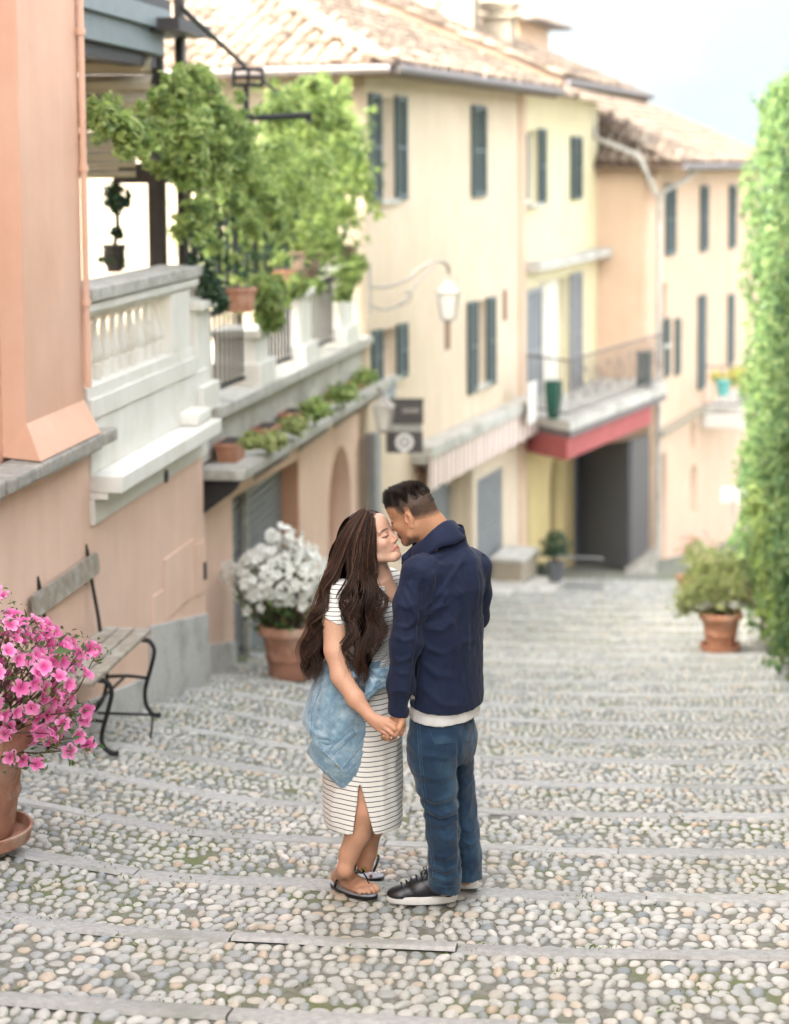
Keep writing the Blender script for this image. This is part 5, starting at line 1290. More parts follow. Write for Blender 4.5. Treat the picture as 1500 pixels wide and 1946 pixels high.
# ================================================================ the couple
from mathutils.bvhtree import BVHTree
PR = np.array([math.cos(_psi), math.sin(_psi), 0.]); PBK = np.array([-math.sin(_psi), math.cos(_psi), 0.])
def ground_pt(x, y):
    r = ray(x, y)/FPX
    ts = np.linspace(5, 40, 7000); P = CAM[None]+r[None]*ts[:, None]
    i = int(np.argmax(P[:, 2] < gz(P[:, 0], P[:, 1])+.018)); return P[i]
O = ground_pt(828, 1712)
def loc2w(Q): Q = np.asarray(Q, float); return O+Q[..., :1]*PR+Q[..., 1:2]*PBK+Q[..., 2:3]*np.array([0, 0, 1.])
def w2loc(P): d = np.asarray(P, float)-O; return np.stack([d@PR, d@PBK, d[..., 2]], -1)
def m(x, y, b=0.):
    """point seen at (x, y) in the vertical plane b metres behind the couple's standing line (local r, b, z)"""
    r = ray(x, y); t = ((O+PBK*b-CAM)@PBK)/(r@PBK); return w2loc(CAM+r*t)
PXM = float(m(800, 1400)[0]-m(700, 1400)[0])/100   # metres per pixel at the couple

# ---- distance fields on a rectilinear grid
class Field:
    def __init__(s, lo, hi, h, fine=()):
        """fine: list of (axis, lo, hi, step) zones of closer spacing"""
        s.ax = []
        for a in range(3):
            pts = [lo[a]]; zones = [(f[1], f[2], f[3]) for f in fine if f[0] == a]
            while pts[-1] < hi[a]:
                st = h
                for z in zones:
                    if z[0]-h <= pts[-1] <= z[1]: st = min(st, z[2])
                pts.append(pts[-1]+st)
            s.ax.append(np.array(pts, np.float32))
        s.D = np.full([len(a) for a in s.ax], .5, np.float32)
    def sub(s, lo, hi, mg):
        sl = tuple(slice(max(0, int(np.searchsorted(a, l-mg))-1), int(np.searchsorted(a, q+mg))+2) for a, l, q in zip(s.ax, lo, hi))
        return sl, s.ax[0][sl[0]][:, None, None], s.ax[1][sl[1]][None, :, None], s.ax[2][sl[2]][None, None, :]
    def put(s, fn, lo, hi, k=.02, op='u'):
        sl, X, Y, Z = s.sub(lo, hi, max(k*1.5, .012)+.01); d = fn(X, Y, Z).astype(np.float32); A = s.D[sl]
        if d.size == 0: return
        d = np.broadcast_to(d, A.shape)
        if op == 'u':
            h = np.clip(.5+.5*(A-d)/k, 0, 1); s.D[sl] = A*(1-h)+d*h-k*h*(1-h)
        elif op == 's':
            h = np.clip(.5-.5*(A+d)/k, 0, 1); s.D[sl] = A*(1-h)-d*h+k*h*(1-h)
    def cone(s, a, b, ra, rb=None, k=.02, op='u'):
        a = np.asarray(a, float); b = np.asarray(b, float); rb = ra if rb is None else rb; ab = b-a; L = float(ab@ab)+1e-12; R = max(ra, rb)
        def fn(X, Y, Z):
            t = np.clip(((X-a[0])*ab[0]+(Y-a[1])*ab[1]+(Z-a[2])*ab[2])/L, 0, 1)
            return np.sqrt((X-a[0]-t*ab[0])**2+(Y-a[1]-t*ab[1])**2+(Z-a[2]-t*ab[2])**2)-(ra+(rb-ra)*t)
        s.put(fn, np.minimum(a, b)-R, np.maximum(a, b)+R, k, op)
    def chain(s, pts, rs, k=.015):
        for i in range(len(pts)-1): s.cone(pts[i], pts[i+1], rs[i], rs[i+1], k)
    def ell(s, c, r, k=.02, op='u', M=None):
        c = np.asarray(c, float); r = np.asarray(r, float); M = np.eye(3) if M is None else M; R = r.max()
        def fn(X, Y, Z):
            q = [(X-c[0])*M[0][i]+(Y-c[1])*M[1][i]+(Z-c[2])*M[2][i] for i in range(3)]
            k0 = np.sqrt(sum((q[i]/r[i])**2 for i in range(3))); k1 = np.sqrt(sum((q[i]/r[i]**2)**2 for i in range(3)))+1e-6
            return k0*(k0-1)/k1
        s.put(fn, c-R, c+R, k, op)
    def loft(s, keys, k=.02, op='u'):
        """keys: (z, r, b, half length, half depth, turn) from bottom to top"""
        K = np.array(sorted(keys)); zz = K[:, 0]
        def fn(X, Y, Z):
            z = Z[0, 0]; t = np.clip(z, zz[0], zz[-1]); g = [np.interp(t, zz, K[:, i])[None, None, :] for i in range(1, 6)]
            c_, s_ = np.cos(g[4]), np.sin(g[4]); x = (X-g[0])*c_+(Y-g[1])*s_; y = -(X-g[0])*s_+(Y-g[1])*c_
            k0 = np.sqrt((x/g[2])**2+(y/g[3])**2)+1e-6; k1 = np.sqrt((x/g[2]**2)**2+(y/g[3]**2)**2)+1e-6
            return np.maximum(k0*(k0-1)/k1, np.maximum(Z-zz[-1], zz[0]-Z))
        R = K[:, 3:5].max(); s.put(fn, (K[:, 1].min()-R, K[:, 2].min()-R, zz[0]), (K[:, 1].max()+R, K[:, 2].max()+R, zz[-1]), k, op)
    def cut(s, fn):
        """keep only where fn < 0"""
        X, Y, Z = s.ax[0][:, None, None], s.ax[1][None, :, None], s.ax[2][None, None, :]
        s.D = np.maximum(s.D, fn(X, Y, Z).astype(np.float32))
    def mesh(s):
        D = s.D; n = D.shape; I = D < 0
        cnt = np.zeros((n[0]-1, n[1]-1, n[2]-1), np.int8)
        for a in (0, 1):
            for b in (0, 1):
                for c in (0, 1): cnt += I[a:n[0]-1+a, b:n[1]-1+b, c:n[2]-1+c]
        act = np.argwhere((cnt > 0) & (cnt < 8)); idx = np.full(cnt.shape, -1, np.int32); idx[tuple(act.T)] = np.arange(len(act))
        S = np.zeros((len(act), 3)); W_ = np.zeros(len(act))
        C8 = {}
        for a in (0, 1):
            for b in (0, 1):
                for c in (0, 1): C8[(a, b, c)] = D[act[:, 0]+a, act[:, 1]+b, act[:, 2]+c]
        lo = [s.ax[i][act[:, i]] for i in range(3)]; hi = [s.ax[i][act[:, i]+1] for i in range(3)]
        for axis in range(3):
            o = [i for i in range(3) if i != axis]
            for p in (0, 1):
                for q in (0, 1):
                    c0 = [0, 0, 0]; c1 = [0, 0, 0]; c0[o[0]] = c1[o[0]] = p; c0[o[1]] = c1[o[1]] = q; c1[axis] = 1
                    d0, d1 = C8[tuple(c0)], C8[tuple(c1)]; x = (d0 < 0) != (d1 < 0); t = np.where(x, d0/(d0-d1+1e-12), 0)
                    P = np.zeros((len(act), 3)); P[:, axis] = lo[axis]+(hi[axis]-lo[axis])*t
                    P[:, o[0]] = (hi if p else lo)[o[0]]; P[:, o[1]] = (hi if q else lo)[o[1]]
                    S += P*x[:, None]; W_ += x
        V = S/np.maximum(W_, 1)[:, None]; F = []
        for axis in range(3):
            sl0 = [slice(None)]*3; sl1 = [slice(None)]*3; sl0[axis] = slice(0, -1); sl1[axis] = slice(1, None)
            e = np.argwhere(I[tuple(sl0)] != I[tuple(sl1)]); o = [i for i in range(3) if i != axis]
            e = e[(e[:, o[0]] > 0) & (e[:, o[1]] > 0) & (e[:, o[0]] < n[o[0]]-1) & (e[:, o[1]] < n[o[1]]-1)]
            q = []
            for (da, db) in ((0, 0), (-1, 0), (-1, -1), (0, -1)):
                c = e.copy(); c[:, o[0]] += da; c[:, o[1]] += db; q.append(idx[tuple(c.T)])
            Fq = np.stack(q, 1); inside = I[tuple(e.T)]; flip = inside if axis != 1 else ~inside
            Fq[~flip] = Fq[~flip][:, ::-1]; F.append(Fq)
        F = np.concatenate(F); F = F[(F >= 0).all(1)]
        return V, F
def vnormals(V, F):
    n = np.cross(V[F[:, 2]]-V[F[:, 0]], V[F[:, 3]]-V[F[:, 1]]); N_ = np.zeros_like(V)
    for i in range(4): np.add.at(N_, F[:, i], n)
    return N_/(np.linalg.norm(N_, axis=1, keepdims=True)+1e-12)
def relax(V, F, it=1, lam=.5):
    for _ in range(it):
        A = np.zeros_like(V); c = np.zeros(len(V))
        for i in range(4):
            j = (i+1) % 4; np.add.at(A, F[:, i], V[F[:, j]]); np.add.at(A, F[:, j], V[F[:, i]]); np.add.at(c, F[:, i], 1); np.add.at(c, F[:, j], 1)
        V = V+lam*(A/np.maximum(c, 1)[:, None]-V)
    return V
def ridge(V, pts, amp, wid, bmax=None, taper=True):
    """fold along a line given by pixels, as a push along the normal (local r, z plane, camera side)"""
    w = np.zeros(len(V)); P = [m(x, y, -.1) for x, y in pts]; L = [0]
    for i in range(len(P)-1): L.append(L[-1]+np.linalg.norm((P[i+1]-P[i])[[0, 2]]))
    best = np.full(len(V), 9.); tt = np.zeros(len(V)); Q = V[:, [0, 2]]
    for i in range(len(P)-1):
        a, b = P[i][[0, 2]], P[i+1][[0, 2]]; ab = b-a; t = np.clip(((Q-a)@ab)/(ab@ab+1e-12), 0, 1); d = np.linalg.norm(Q-a-t[:, None]*ab, axis=1); u = d < best
        best = np.where(u, d, best); tt = np.where(u, (L[i]+t*(L[i+1]-L[i]))/L[-1], tt)
    w = amp*np.exp(-(best/wid)**2)
    if taper: w *= np.sin(np.pi*np.clip(tt*.92+.06, 0, 1))**.6
    if bmax is not None: w *= (V[:, 1] < bmax)
    return w
def crumple(V, seed, scale, amp, stretch=(1, 1, 1)):
    r = np.random.default_rng(seed); w = np.zeros(len(V)); Q = V*np.asarray(stretch)*scale
    for k in range(9):
        d = r.normal(size=3); d /= np.linalg.norm(d); d2 = r.normal(size=3); p = r.uniform(0, 6.28, 2); f = 1.4**(k*.6)
        w += (1-2*np.abs(np.sin((Q@d)*f+1.2*np.sin(Q@d2*.7+p[1])+p[0]))**.7)*amp/f
    return w/3
def finish(name, V, F, mat, parent, attrs=None, smooth=True):
    Wd = loc2w(V); c = Wd.mean(0); me = mesh_np(name, Wd-c, F, mat, smooth)
    for k, (typ, val) in (attrs or {}).items():
        a = me.attributes.new(k, typ, 'POINT')
        if typ == 'FLOAT': a.data.foreach_set('value', np.asarray(val, np.float32))
        else: a.data.foreach_set('color', np.concatenate([np.asarray(val, np.float32), np.ones((len(val), 1), np.float32)], 1).ravel())
    o = link(name, me, parent); o.location = Vector(c)-wloc(parent); return o
def bvh_of(*objs):
    vs, fs = [], []
    for o in objs:
        L = np.array(wloc(o)); off = len(vs); vs += [tuple(np.array(v.co)+L) for v in o.data.vertices]; fs += [tuple(off+i for i in p.vertices) for p in o.data.polygons]
    return BVHTree.FromPolygons(vs, fs)
def hit(bvh, x, y):
    d = Vector(ray(x, y)).normalized(); P, n, _, _ = bvh.ray_cast(Vector(CAM), d)
    if P is None: return None, None
    n = np.array(n)
    if n @ np.array(d) > 0: n = -n
    return np.array(P), n
def stitch(name, bvh, pts, mat, parent, r=.0016, lift=.001, step=3, nn=5, closed=False):
    """raised seam laid along a surface"""
    mb = MB(); run = []; pts = list(pts)+([pts[0]] if closed else [])
    def flush():
        if len(run) > 2: mb.tube(run, r, nn)
    last = None
    for (x0, y0), (x1, y1) in zip(pts[:-1], pts[1:]):
        k = max(1, int(math.hypot(x1-x0, y1-y0)/step))
        for i in range(k+1):
            P, n = hit(bvh, x0+(x1-x0)*i/k, y0+(y1-y0)*i/k)
            if P is None: continue
            P = P+n*lift
            if last is not None and np.linalg.norm(P-last) > .05: flush(); run.clear()
            if last is None or np.linalg.norm(P-last) > .002: run.append(P); last = P
    flush()
    return build(name, mb, mat, parent, smooth=True) if mb.v else None
def patch(name, bvh, quad, mat, parent, n=(10, 10), lift=.003, bulge=0):
    """cloth patch laid on a surface; quad: four pixel corners a b c d"""
    a, b, c, d = [np.array(q, float) for q in quad]; V = []
    for j in range(n[1]+1):
        for i in range(n[0]+1):
            u, v = i/n[0], j/n[1]; q = (a*(1-u)+b*u)*(1-v)+(d*(1-u)+c*u)*v; P, nr = hit(bvh, *q)
            if P is None: P = V[-1] if V else at_depth(q[0], q[1], depth_of(O)); nr = np.zeros(3)
            e = lift if 0 < i < n[0] and 0 < j < n[1] else 0
            V.append(P+nr*(e+bulge*math.sin(u*math.pi)*math.sin(v*math.pi)))
    k = n[0]+1; F = [(j*k+i, j*k+i+1, (j+1)*k+i+1, (j+1)*k+i) for j in range(n[1]) for i in range(n[0])]
    V = np.array(V); ctr = V.mean(0); o = link(name, mesh_np(name, V-ctr, np.array(F), mat), parent); o.location = Vector(ctr)-wloc(parent); return o

# ---- materials of the couple
def skin_mat(name):
    mt, nt, b = newmat(name); a = nt.nodes.new('ShaderNodeAttribute'); a.attribute_name = 'tone'
    f = noise(nt, posn(nt), 120, 4); c = mixc(nt, .12, a.outputs['Color'], ramp(nt, f, [(.35, (.5, .36, .3)), (.65, (1, 1, 1))]), 'MULTIPLY')
    nt.links.new(c, b.inputs['Base Color']); b.inputs['Roughness'].default_value = .5; b.inputs['Specular IOR Level'].default_value = .35
    b.inputs['Subsurface Weight'].default_value = .12; b.inputs['Subsurface Radius'].default_value = (.012, .004, .002); b.inputs['Subsurface Scale'].default_value = .6
    bump(nt, b, noise(nt, posn(nt), 700, 3), .06, .001); return mt
def cloth_mat(name, c1, c2, scale=9, weave=900, rough=.85, sheen=.2, fade=None, fs=5):
    mt, nt, b = newmat(name); v = nt.nodes.new('ShaderNodeTexCoord').outputs['Object']
    c = ramp(nt, noise(nt, v, scale, 6, .65), [(.32, c2), (.68, c1)])
    if fade: c = mixc(nt, ramp(nt, noise(nt, v, fs, 5, .6), [(.48, (0, 0, 0)), (.75, (1, 1, 1))]), c, fade)
    w = noise(nt, v, weave, 2, .8); c = mixc(nt, .45, c, ramp(nt, w, [(.3, (.6, .6, .6)), (.7, (1, 1, 1))]), 'MULTIPLY')
    nt.links.new(c, b.inputs['Base Color']); b.inputs['Roughness'].default_value = rough; b.inputs['Sheen Weight'].default_value = sheen; b.inputs['Specular IOR Level'].default_value = .25
    bump(nt, b, w, .25, .0012); return mt
M_SKIN = skin_mat('skin')
M_NAVY = cloth_mat('navy_cotton', (.0085, .0165, .047), (.0055, .011, .034), 7, 700, .78, .06)
M_NAVYD = cloth_mat('navy_thread', (.008, .011, .028), (.006, .009, .022), 7, 700, .8, .1)
M_TEE = cloth_mat('white_jersey', (.72, .72, .70), (.66, .66, .64), 12, 900, .9, .1)
M_JEAN = cloth_mat('dark_denim', (.014, .045, .090), (.007, .023, .052), 10, 750, .85, .2, fade=(.042, .096, .150), fs=5)
M_JEANT = cloth_mat('denim_seam', (.010, .028, .055), (.05, .11, .16), 160, 700, .9, .1)
M_LDEN = cloth_mat('light_denim', (.25, .385, .47), (.15, .275, .38), 26, 620, .9, .3, fade=(.43, .55, .61), fs=17)
M_LDENT = cloth_mat('light_denim_seam', (.46, .58, .66), (.12, .21, .31), 120, 600, .9, .2)
M_LDEND = cloth_mat('light_denim_shadow_stitch', (.11, .20, .30), (.14, .25, .35), 60, 600, .9, .2)  # darker thread running beside the pale seams
def stripe_mat():
    mt, nt, b = newmat('striped_jersey'); a = nt.nodes.new('ShaderNodeAttribute'); a.attribute_name = 'stripe'
    fr_ = nt.nodes.new('ShaderNodeMath'); fr_.operation = 'FRACT'; nt.links.new(a.outputs['Fac'], fr_.inputs[0])
    c = ramp(nt, fr_.outputs[0], [(.0, (.76, .745, .69)), (.40, (.76, .745, .69)), (.425, (.035, .04, .055)), (.575, (.035, .04, .055)), (.60, (.76, .745, .69)), (1, (.76, .745, .69))])
    nt.links.new(c, b.inputs['Base Color']); b.inputs['Roughness'].default_value = .9; b.inputs['Sheen Weight'].default_value = .1
    bump(nt, b, noise(nt, posn(nt), 900, 2), .2, .001); return mt
M_STRP = stripe_mat()
def hair_mat(name, stops, rough=.38):
    mt, nt, b = newmat(name); g = nt.nodes.new('ShaderNodeNewGeometry'); c = ramp(nt, g.outputs['Random Per Island'], stops)
    nt.links.new(c, b.inputs['Base Color']); b.inputs['Roughness'].default_value = rough; b.inputs['Specular IOR Level'].default_value = .5; return mt
M_HAIRW = hair_mat('brown_hair', [(0, (.008, .005, .004)), (.5, (.018, .0095, .007)), (.72, (.060, .029, .018)), (1, (.20, .100, .058))], .33)
M_HAIRB = hair_mat('brown_hair_mass', [(0, (.004, .0025, .002)), (1, (.004, .0025, .002))], 1.0)
M_HAIRB.node_tree.nodes['Principled BSDF'].inputs['Specular IOR Level'].default_value = .0
M_HAIRM = hair_mat('black_hair', [(0, (.008, .0065, .006)), (.6, (.022, .015, .012)), (.85, (.05, .034, .025)), (1, (.11, .072, .05))], .42)
M_LEATH = surf('black_leather', (.014, .014, .016), (.010, .010, .011), 40, .35, 220, .2, .0015, coord='obj')
M_RUBB = surf('white_rubber', (.74, .73, .70), (.66, .65, .61), 20, .6, coord='obj')
M_LACE = surf('black_lace', (.010, .010, .012), (.02, .02, .022), 90, .8, coord='obj')
M_GOLD = surf('bead_gold', (.60, .44, .16), (.45, .32, .1), 30, .3, metal=.8, bstr=0, coord='obj')
M_PEARL = surf('bead_dark', (.02, .02, .025), (.03, .03, .035), 30, .2, bstr=0, coord='obj')
M_INSOLE = surf('grey_insole', (.42, .44, .48), (.34, .36, .40), 30, .6, coord='obj')
M_NAIL = surf('pale_nail', (.80, .66, .60), (.78, .62, .56), 30, .3, bstr=0, coord='obj')

def head_axes(face_r, face_b, pitch, rollv=0.):
    """unit forward, left and up of a head in local r b z"""
    f = np.array([face_r, face_b, 0.]); f /= np.linalg.norm(f); l = np.array([-f[1], f[0], 0.]); u = np.array([0, 0, 1.])
    f2 = f*math.cos(pitch)+u*math.sin(pitch); u2 = u*math.cos(pitch)-f*math.sin(pitch)
    l2 = l*math.cos(rollv)+u2*math.sin(rollv); u2 = u2*math.cos(rollv)-l*math.sin(rollv); return np.stack([f2, l2, u2], 1)
def head_field(Fd, H, A, sc, female):
    """skull, face and ears; H is the point between the eyes' level and the ears, A its axes, sc metres per centimetre"""
    P = lambda x, y, z: H+A@np.array([x, y, z])*sc
    E = lambda c, r, k=.012, op='u': Fd.ell(P(*c), np.array(r)*sc, k, op, A)
    Cn = lambda a, b, ra, rb, k=.012, op='u': Fd.cone(P(*a), P(*b), ra*sc, rb*sc, k, op)
    E((-1.0, 0, 3.6), (9.4, 7.4, 8.0), .02); E((2.6, 0, -2.8), (6.1, 5.9 if female else 6.2, 7.6), .02)
    E((3.4, 0, 4.6), (5.7, 6.0, 5.2), .02)
    jw = 5.0 if female else 5.8; jr = 1.6 if female else 2.0
    for s_ in (-1, 1):
        Cn((-.6, s_*jw, -4.2), (.6, s_*(jw-.3), -6.6), jr, jr, .016); Cn((.6, s_*(jw-.3), -6.6), (6.0, s_*1.5, -9.6), jr, 1.6 if female else 1.9, .016)
        E((5.3, s_*4.0, -2.5), (2.3, 1.9, 1.9), .016)
        Cn((8.0, s_*1.0, 1.7), (6.6, s_*4.5, 1.9), .9 if female else 1.15, .7, .010)
        E((9.2, s_*3.1, -.2), (1.6, 1.5, 1.15), .010, 's'); E((7.2, s_*3.15, -.25), (1.25, 1.45, 1.2), .004)
        E((9.0, s_*1.05, -3.75), (.85, .72, .62), .005)
        Cn((8.9, 0, -5.95), (7.3, s_*2.4, -6.5), .58, .24, .004); Cn((8.75, 0, -7.05), (7.3, s_*2.2, -6.75), .68, .28, .004)
        E((-1.6, s_*7.3, -.9), (1.7, .75, 2.8), .004); E((-1.15, s_*8.05, -.5), (1.05, .75, 1.9), .003, 's'); E((-1.4, s_*7.45, -3.9), (.9, .6, 1.0), .004); E((-.1, s_*7.5, -1.4), (.45, .5, .8), .003)
    E((6.7, 0, -9.2), (2.1, 2.3, 1.8), .014)
    Cn((8.1, 0, 1.6), (9.9, 0, -2.2), .62, .72, .009); E((10.0, 0, -3.1), (.98, .95, .85), .007)
    Cn((8.5, 0, -4.4), (8.5, 0, -5.4), .45, .5, .008)
    for s_ in (-1, 1): E((9.3, s_*.55, -4.25), (.4, .3, .28), .002, 's')
    Cn((9.25, 0, -6.50), (7.7, 2.0, -6.62), .10, .08, .002, 's'); Cn((9.25, 0, -6.50), (7.7, -2.0, -6.62), .10, .08, .002, 's')
    return P
def head_tone(V, tone, H, A, sc, female):
    Q = (V-H)@A/sc; base = tone
    def mixin(w, c): 
        nonlocal base
        w = np.clip(w, 0, 1)[:, None]; base = base*(1-w)+np.asarray(c)*w
    g = lambda c, r: np.exp(-(((Q-np.array(c))/np.array(r))**2).sum(1))
    isf = (np.abs(Q).max(1) < 14)
    for s_ in (-1, 1):
        mixin(.35*g((6.2, s_*4.3, -3.2), (2, 1.8, 2.0))*isf, (.66, .27, .20) if female else (.40, .19, .12))
        # brow, lash line
        t = (np.abs(Q[:, 1]-s_*3.1)); arch_ = 1.75+.35*np.cos((Q[:, 1]-s_*2.9)*.7)
        mixin(.95*np.exp(-((Q[:, 2]-arch_)/.42)**2)*(t < 2.3)*np.exp(-(t/2.0)**6)*(Q[:, 0] > 4), (.028, .016, .012))
        mixin(.92*np.exp(-((Q[:, 2]+.75-.12*(Q[:, 1]-s_*3.1)**2)/.30)**2)*(t < 1.75)*(Q[:, 0] > 5.6), (.015, .009, .008))
        mixin(.25*g((7.6, s_*3.1, .35), (1.5, 1.6, .6)), (.35, .17, .12))
        mixin(.5*g((9.4, s_*.6, -4.3), (.5, .4, .4)), (.20, .07, .05))
    lip = np.exp(-((np.abs(Q[:, 1])/2.15)**4))*np.exp(-(((Q[:, 2]+6.5)/.92)**4))*(Q[:, 0] > 6.8)
    mixin(lip*(.85 if female else .5), (.52, .15, .13) if female else (.38, .17, .13))
    mixin(.8*np.exp(-((Q[:, 2]+6.53)/.14)**2)*(np.abs(Q[:, 1]) < 2.1)*(Q[:, 0] > 7.2), (.20, .05, .05))
    mixin(.3*g((9.9, 0, -3.2), (1.2, 1.2, 1.2)), (.62, .30, .22) if female else (.42, .2, .13))
    if not female:
        st = np.clip((-4.2-Q[:, 2])/2.0, 0, 1)*np.clip((Q[:, 0]-(-1.5))/2, 0, 1)*np.clip((11.5+Q[:, 2])/1, 0, 1)*(np.abs(Q[:, 1]) < 7.2)
        mixin(.30*st, (.13, .085, .065))
        mixin(.35*np.exp(-(((Q-np.array((-1.2, 7.7, -.8)))/np.array((1.1, 1.0, 1.6)))**2).sum(1)), (.35, .12, .07))
    return base
def curl_tube(pts, r): return pts
def hand_nails(name, tips, parent):
    for (c, d) in tips:
        mb = MB(); mb.lathe([(.0035, -.001), (.005, 0), (.0035, .001)], (0, 0, 0), 10); o = build(name, mb, M_NAIL, parent, smooth=True, origin=(0, 0, 0)); o.location = Vector(loc2w(np.array(c)))-wloc(parent); o.rotation_euler = Vector(loc2w(np.asarray(c)+np.asarray(d))-loc2w(np.asarray(c))).to_track_quat('Z', 'Y').to_euler(); o.scale = (1, 1.4, 1)

# ================================================================ the man
man = thing('person', 'man in a navy shirt jacket and blue jeans, his back to us, leaning to kiss', 'person', loc2w(m(850, 1705, 0)))
AM = head_axes(-.90, .43, math.radians(-22), math.radians(-4)); SM = .0104
HM = m(777, 987, -.075)-AM@np.array([-1.6, 7.4, -1.0])*SM
TH = math.radians(50)     # turn of the shoulder line seen from above
def zl(y, b=0): return float(m(800, y, b)[2])
def rl(x, y=1400): return float(m(x, y, 0)[0])
# skin: head, neck, trunk, arms, hands, legs in one surface
Fd = Field((rl(725), -.36, -.02), (rl(945), .36, zl(895)), .0075, fine=[(0, rl(728), rl(800), .0026), (1, -.29, .16, .0030), (2, zl(1412, -.2), zl(1360, -.2), .0026), (2, zl(1062), zl(930), .0026)])
PM = head_field(Fd, HM, AM, SM, False)
nb0 = m(838, 1042, .01); Fd.cone(HM+AM@np.array([-2.2, 0, -4])*SM, nb0, .060, .064, .03)
Fd.cone(HM+AM@np.array([-4.5, 0, 1])*SM, m(850, 1030, -.01), .052, .06, .03)
sh_l, sh_r = m(798, 1090, -.15), m(900, 1080, .14)
Fd.cone(sh_l, sh_r, .055, .055, .04); Fd.cone(m(848, 1040, 0), sh_l, .055, .05, .04); Fd.cone(m(848, 1040, 0), sh_r, .055, .05, .04)
Fd.loft([(zl(1400), rl(836), 0, .11, .09, TH), (zl(1300), rl(846), 0, .13, .09, TH), (zl(1200), rl(850), 0, .135, .09, TH), (zl(1090), rl(850), 0, .14, .09, TH)], .03)
cuffw = m(757, 1352, -.205)
Fd.chain([m(790, 1100, -.16), m(766, 1215, -.20), cuffw, m(758, 1366, -.205)], [.04, .036, .028, .026], .02)
Fd.chain([sh_r, m(905, 1170, .2), m(850, 1195, .30)], [.05, .04, .03], .02)
hp = [m(833, 1400, -.08), m(838, 1530, -.09), m(845, 1690, -.06)]; Fd.chain(hp, [.075, .05, .030], .03)
hq = [m(860, 1395, .075), m(869, 1515, .108), m(885, 1670, .118)]; Fd.chain(hq, [.065, .05, .030], .03)
# his hand closing round hers
palm = m(758, 1379, -.19); Fd.cone(m(758, 1366, -.205), palm, .026, .029, .012); Fd.ell(palm, (.026, .024, .034), .012)
Fd.chain([m(765, 1366, -.218), m(763, 1374, -.240), m(758, 1385, -.255), m(753, 1396, -.252)], [.014, .0125, .0115, .009], .004)
for (pts, r) in (([(757, 1389, -.178), (749, 1401, -.185), (741, 1405, -.207), (737, 1401.5, -.228)], .0098), ([(753, 1387, -.170), (742, 1402, -.178), (733, 1404, -.200), (729.5, 1399, -.222)], .0100), ([(750, 1384, -.160), (736, 1399, -.165), (727, 1402, -.185), (723, 1397, -.205)], .0095), ([(747, 1380, -.152), (733, 1393, -.155), (725, 1396, -.170), (720, 1393, -.185)], .0082)):
    Fd.chain([m(*q) for q in pts], [r*1.1, r, r*.94, r*.80], .003)
V, F = Fd.mesh(); V = relax(V, F, 1, .35)
tone = np.tile(np.array([.46, .245, .14]), (len(V), 1)); tone = head_tone(V, tone, HM, AM, SM, False)
body = finish('body', V, F, M_SKIN, man, {'tone': ('FLOAT_COLOR', tone)})
SKV, SKN = V, vnormals(V, F)

# shirt jacket
Fd = Field((rl(722), -.36, zl(1385)), (rl(950), .36, zl(1000)), .0052)
Fd.cone(m(800, 1092, -.145), m(899, 1082, .14), .070, .070, .05); Fd.cone(m(846, 1048, -.005), m(803, 1086, -.14), .060, .058, .05); Fd.cone(m(848, 1046, 0), m(901, 1074, .13), .062, .06, .05)
Fd.loft([(zl(1385), rl(850), -.01, .182, .142, TH), (zl(1330), rl(850), -.01, .184, .140, TH), (zl(1250), rl(850), -.005, .184, .136, TH), (zl(1170), rl(851), -.01, .190, .138, TH), (zl(1110), rl(852), -.01, .188, .138, TH), (zl(1070), rl(852), 0, .15, .10, TH)], .05)
Fd.ell(m(866, 1105, -.045), (.115, .10, .15), .06); Fd.cone(m(858, 1013, .0), m(858, 1060, .0), .063, .080, .03)
def hem(X, Y, Z):
    t = (X-rl(850))/.16; h0 = zl(1356, -.13)+.010*t; return h0-.012*np.cos(t*3.0)-Z+0*Y-.17*(Y+.13)*0
Fd.cut(lambda X, Y, Z: (zl(1352, -.1)+.014-.018*np.cos(np.clip((X-rl(865))/.11, -2.2, 2.2))-Z)+0*Y)
Fd.chain([m(795, 1092, -.155), m(779, 1150, -.180), m(770, 1225, -.195), m(763, 1300, -.200), m(758, 1352, -.203)], [.070, .066, .062, .055, .047], .035)
Fd.chain([m(904, 1084, .145), m(909, 1130, .18), m(907, 1172, .20), m(850, 1198, .30)], [.068, .060, .054, .046], .02)
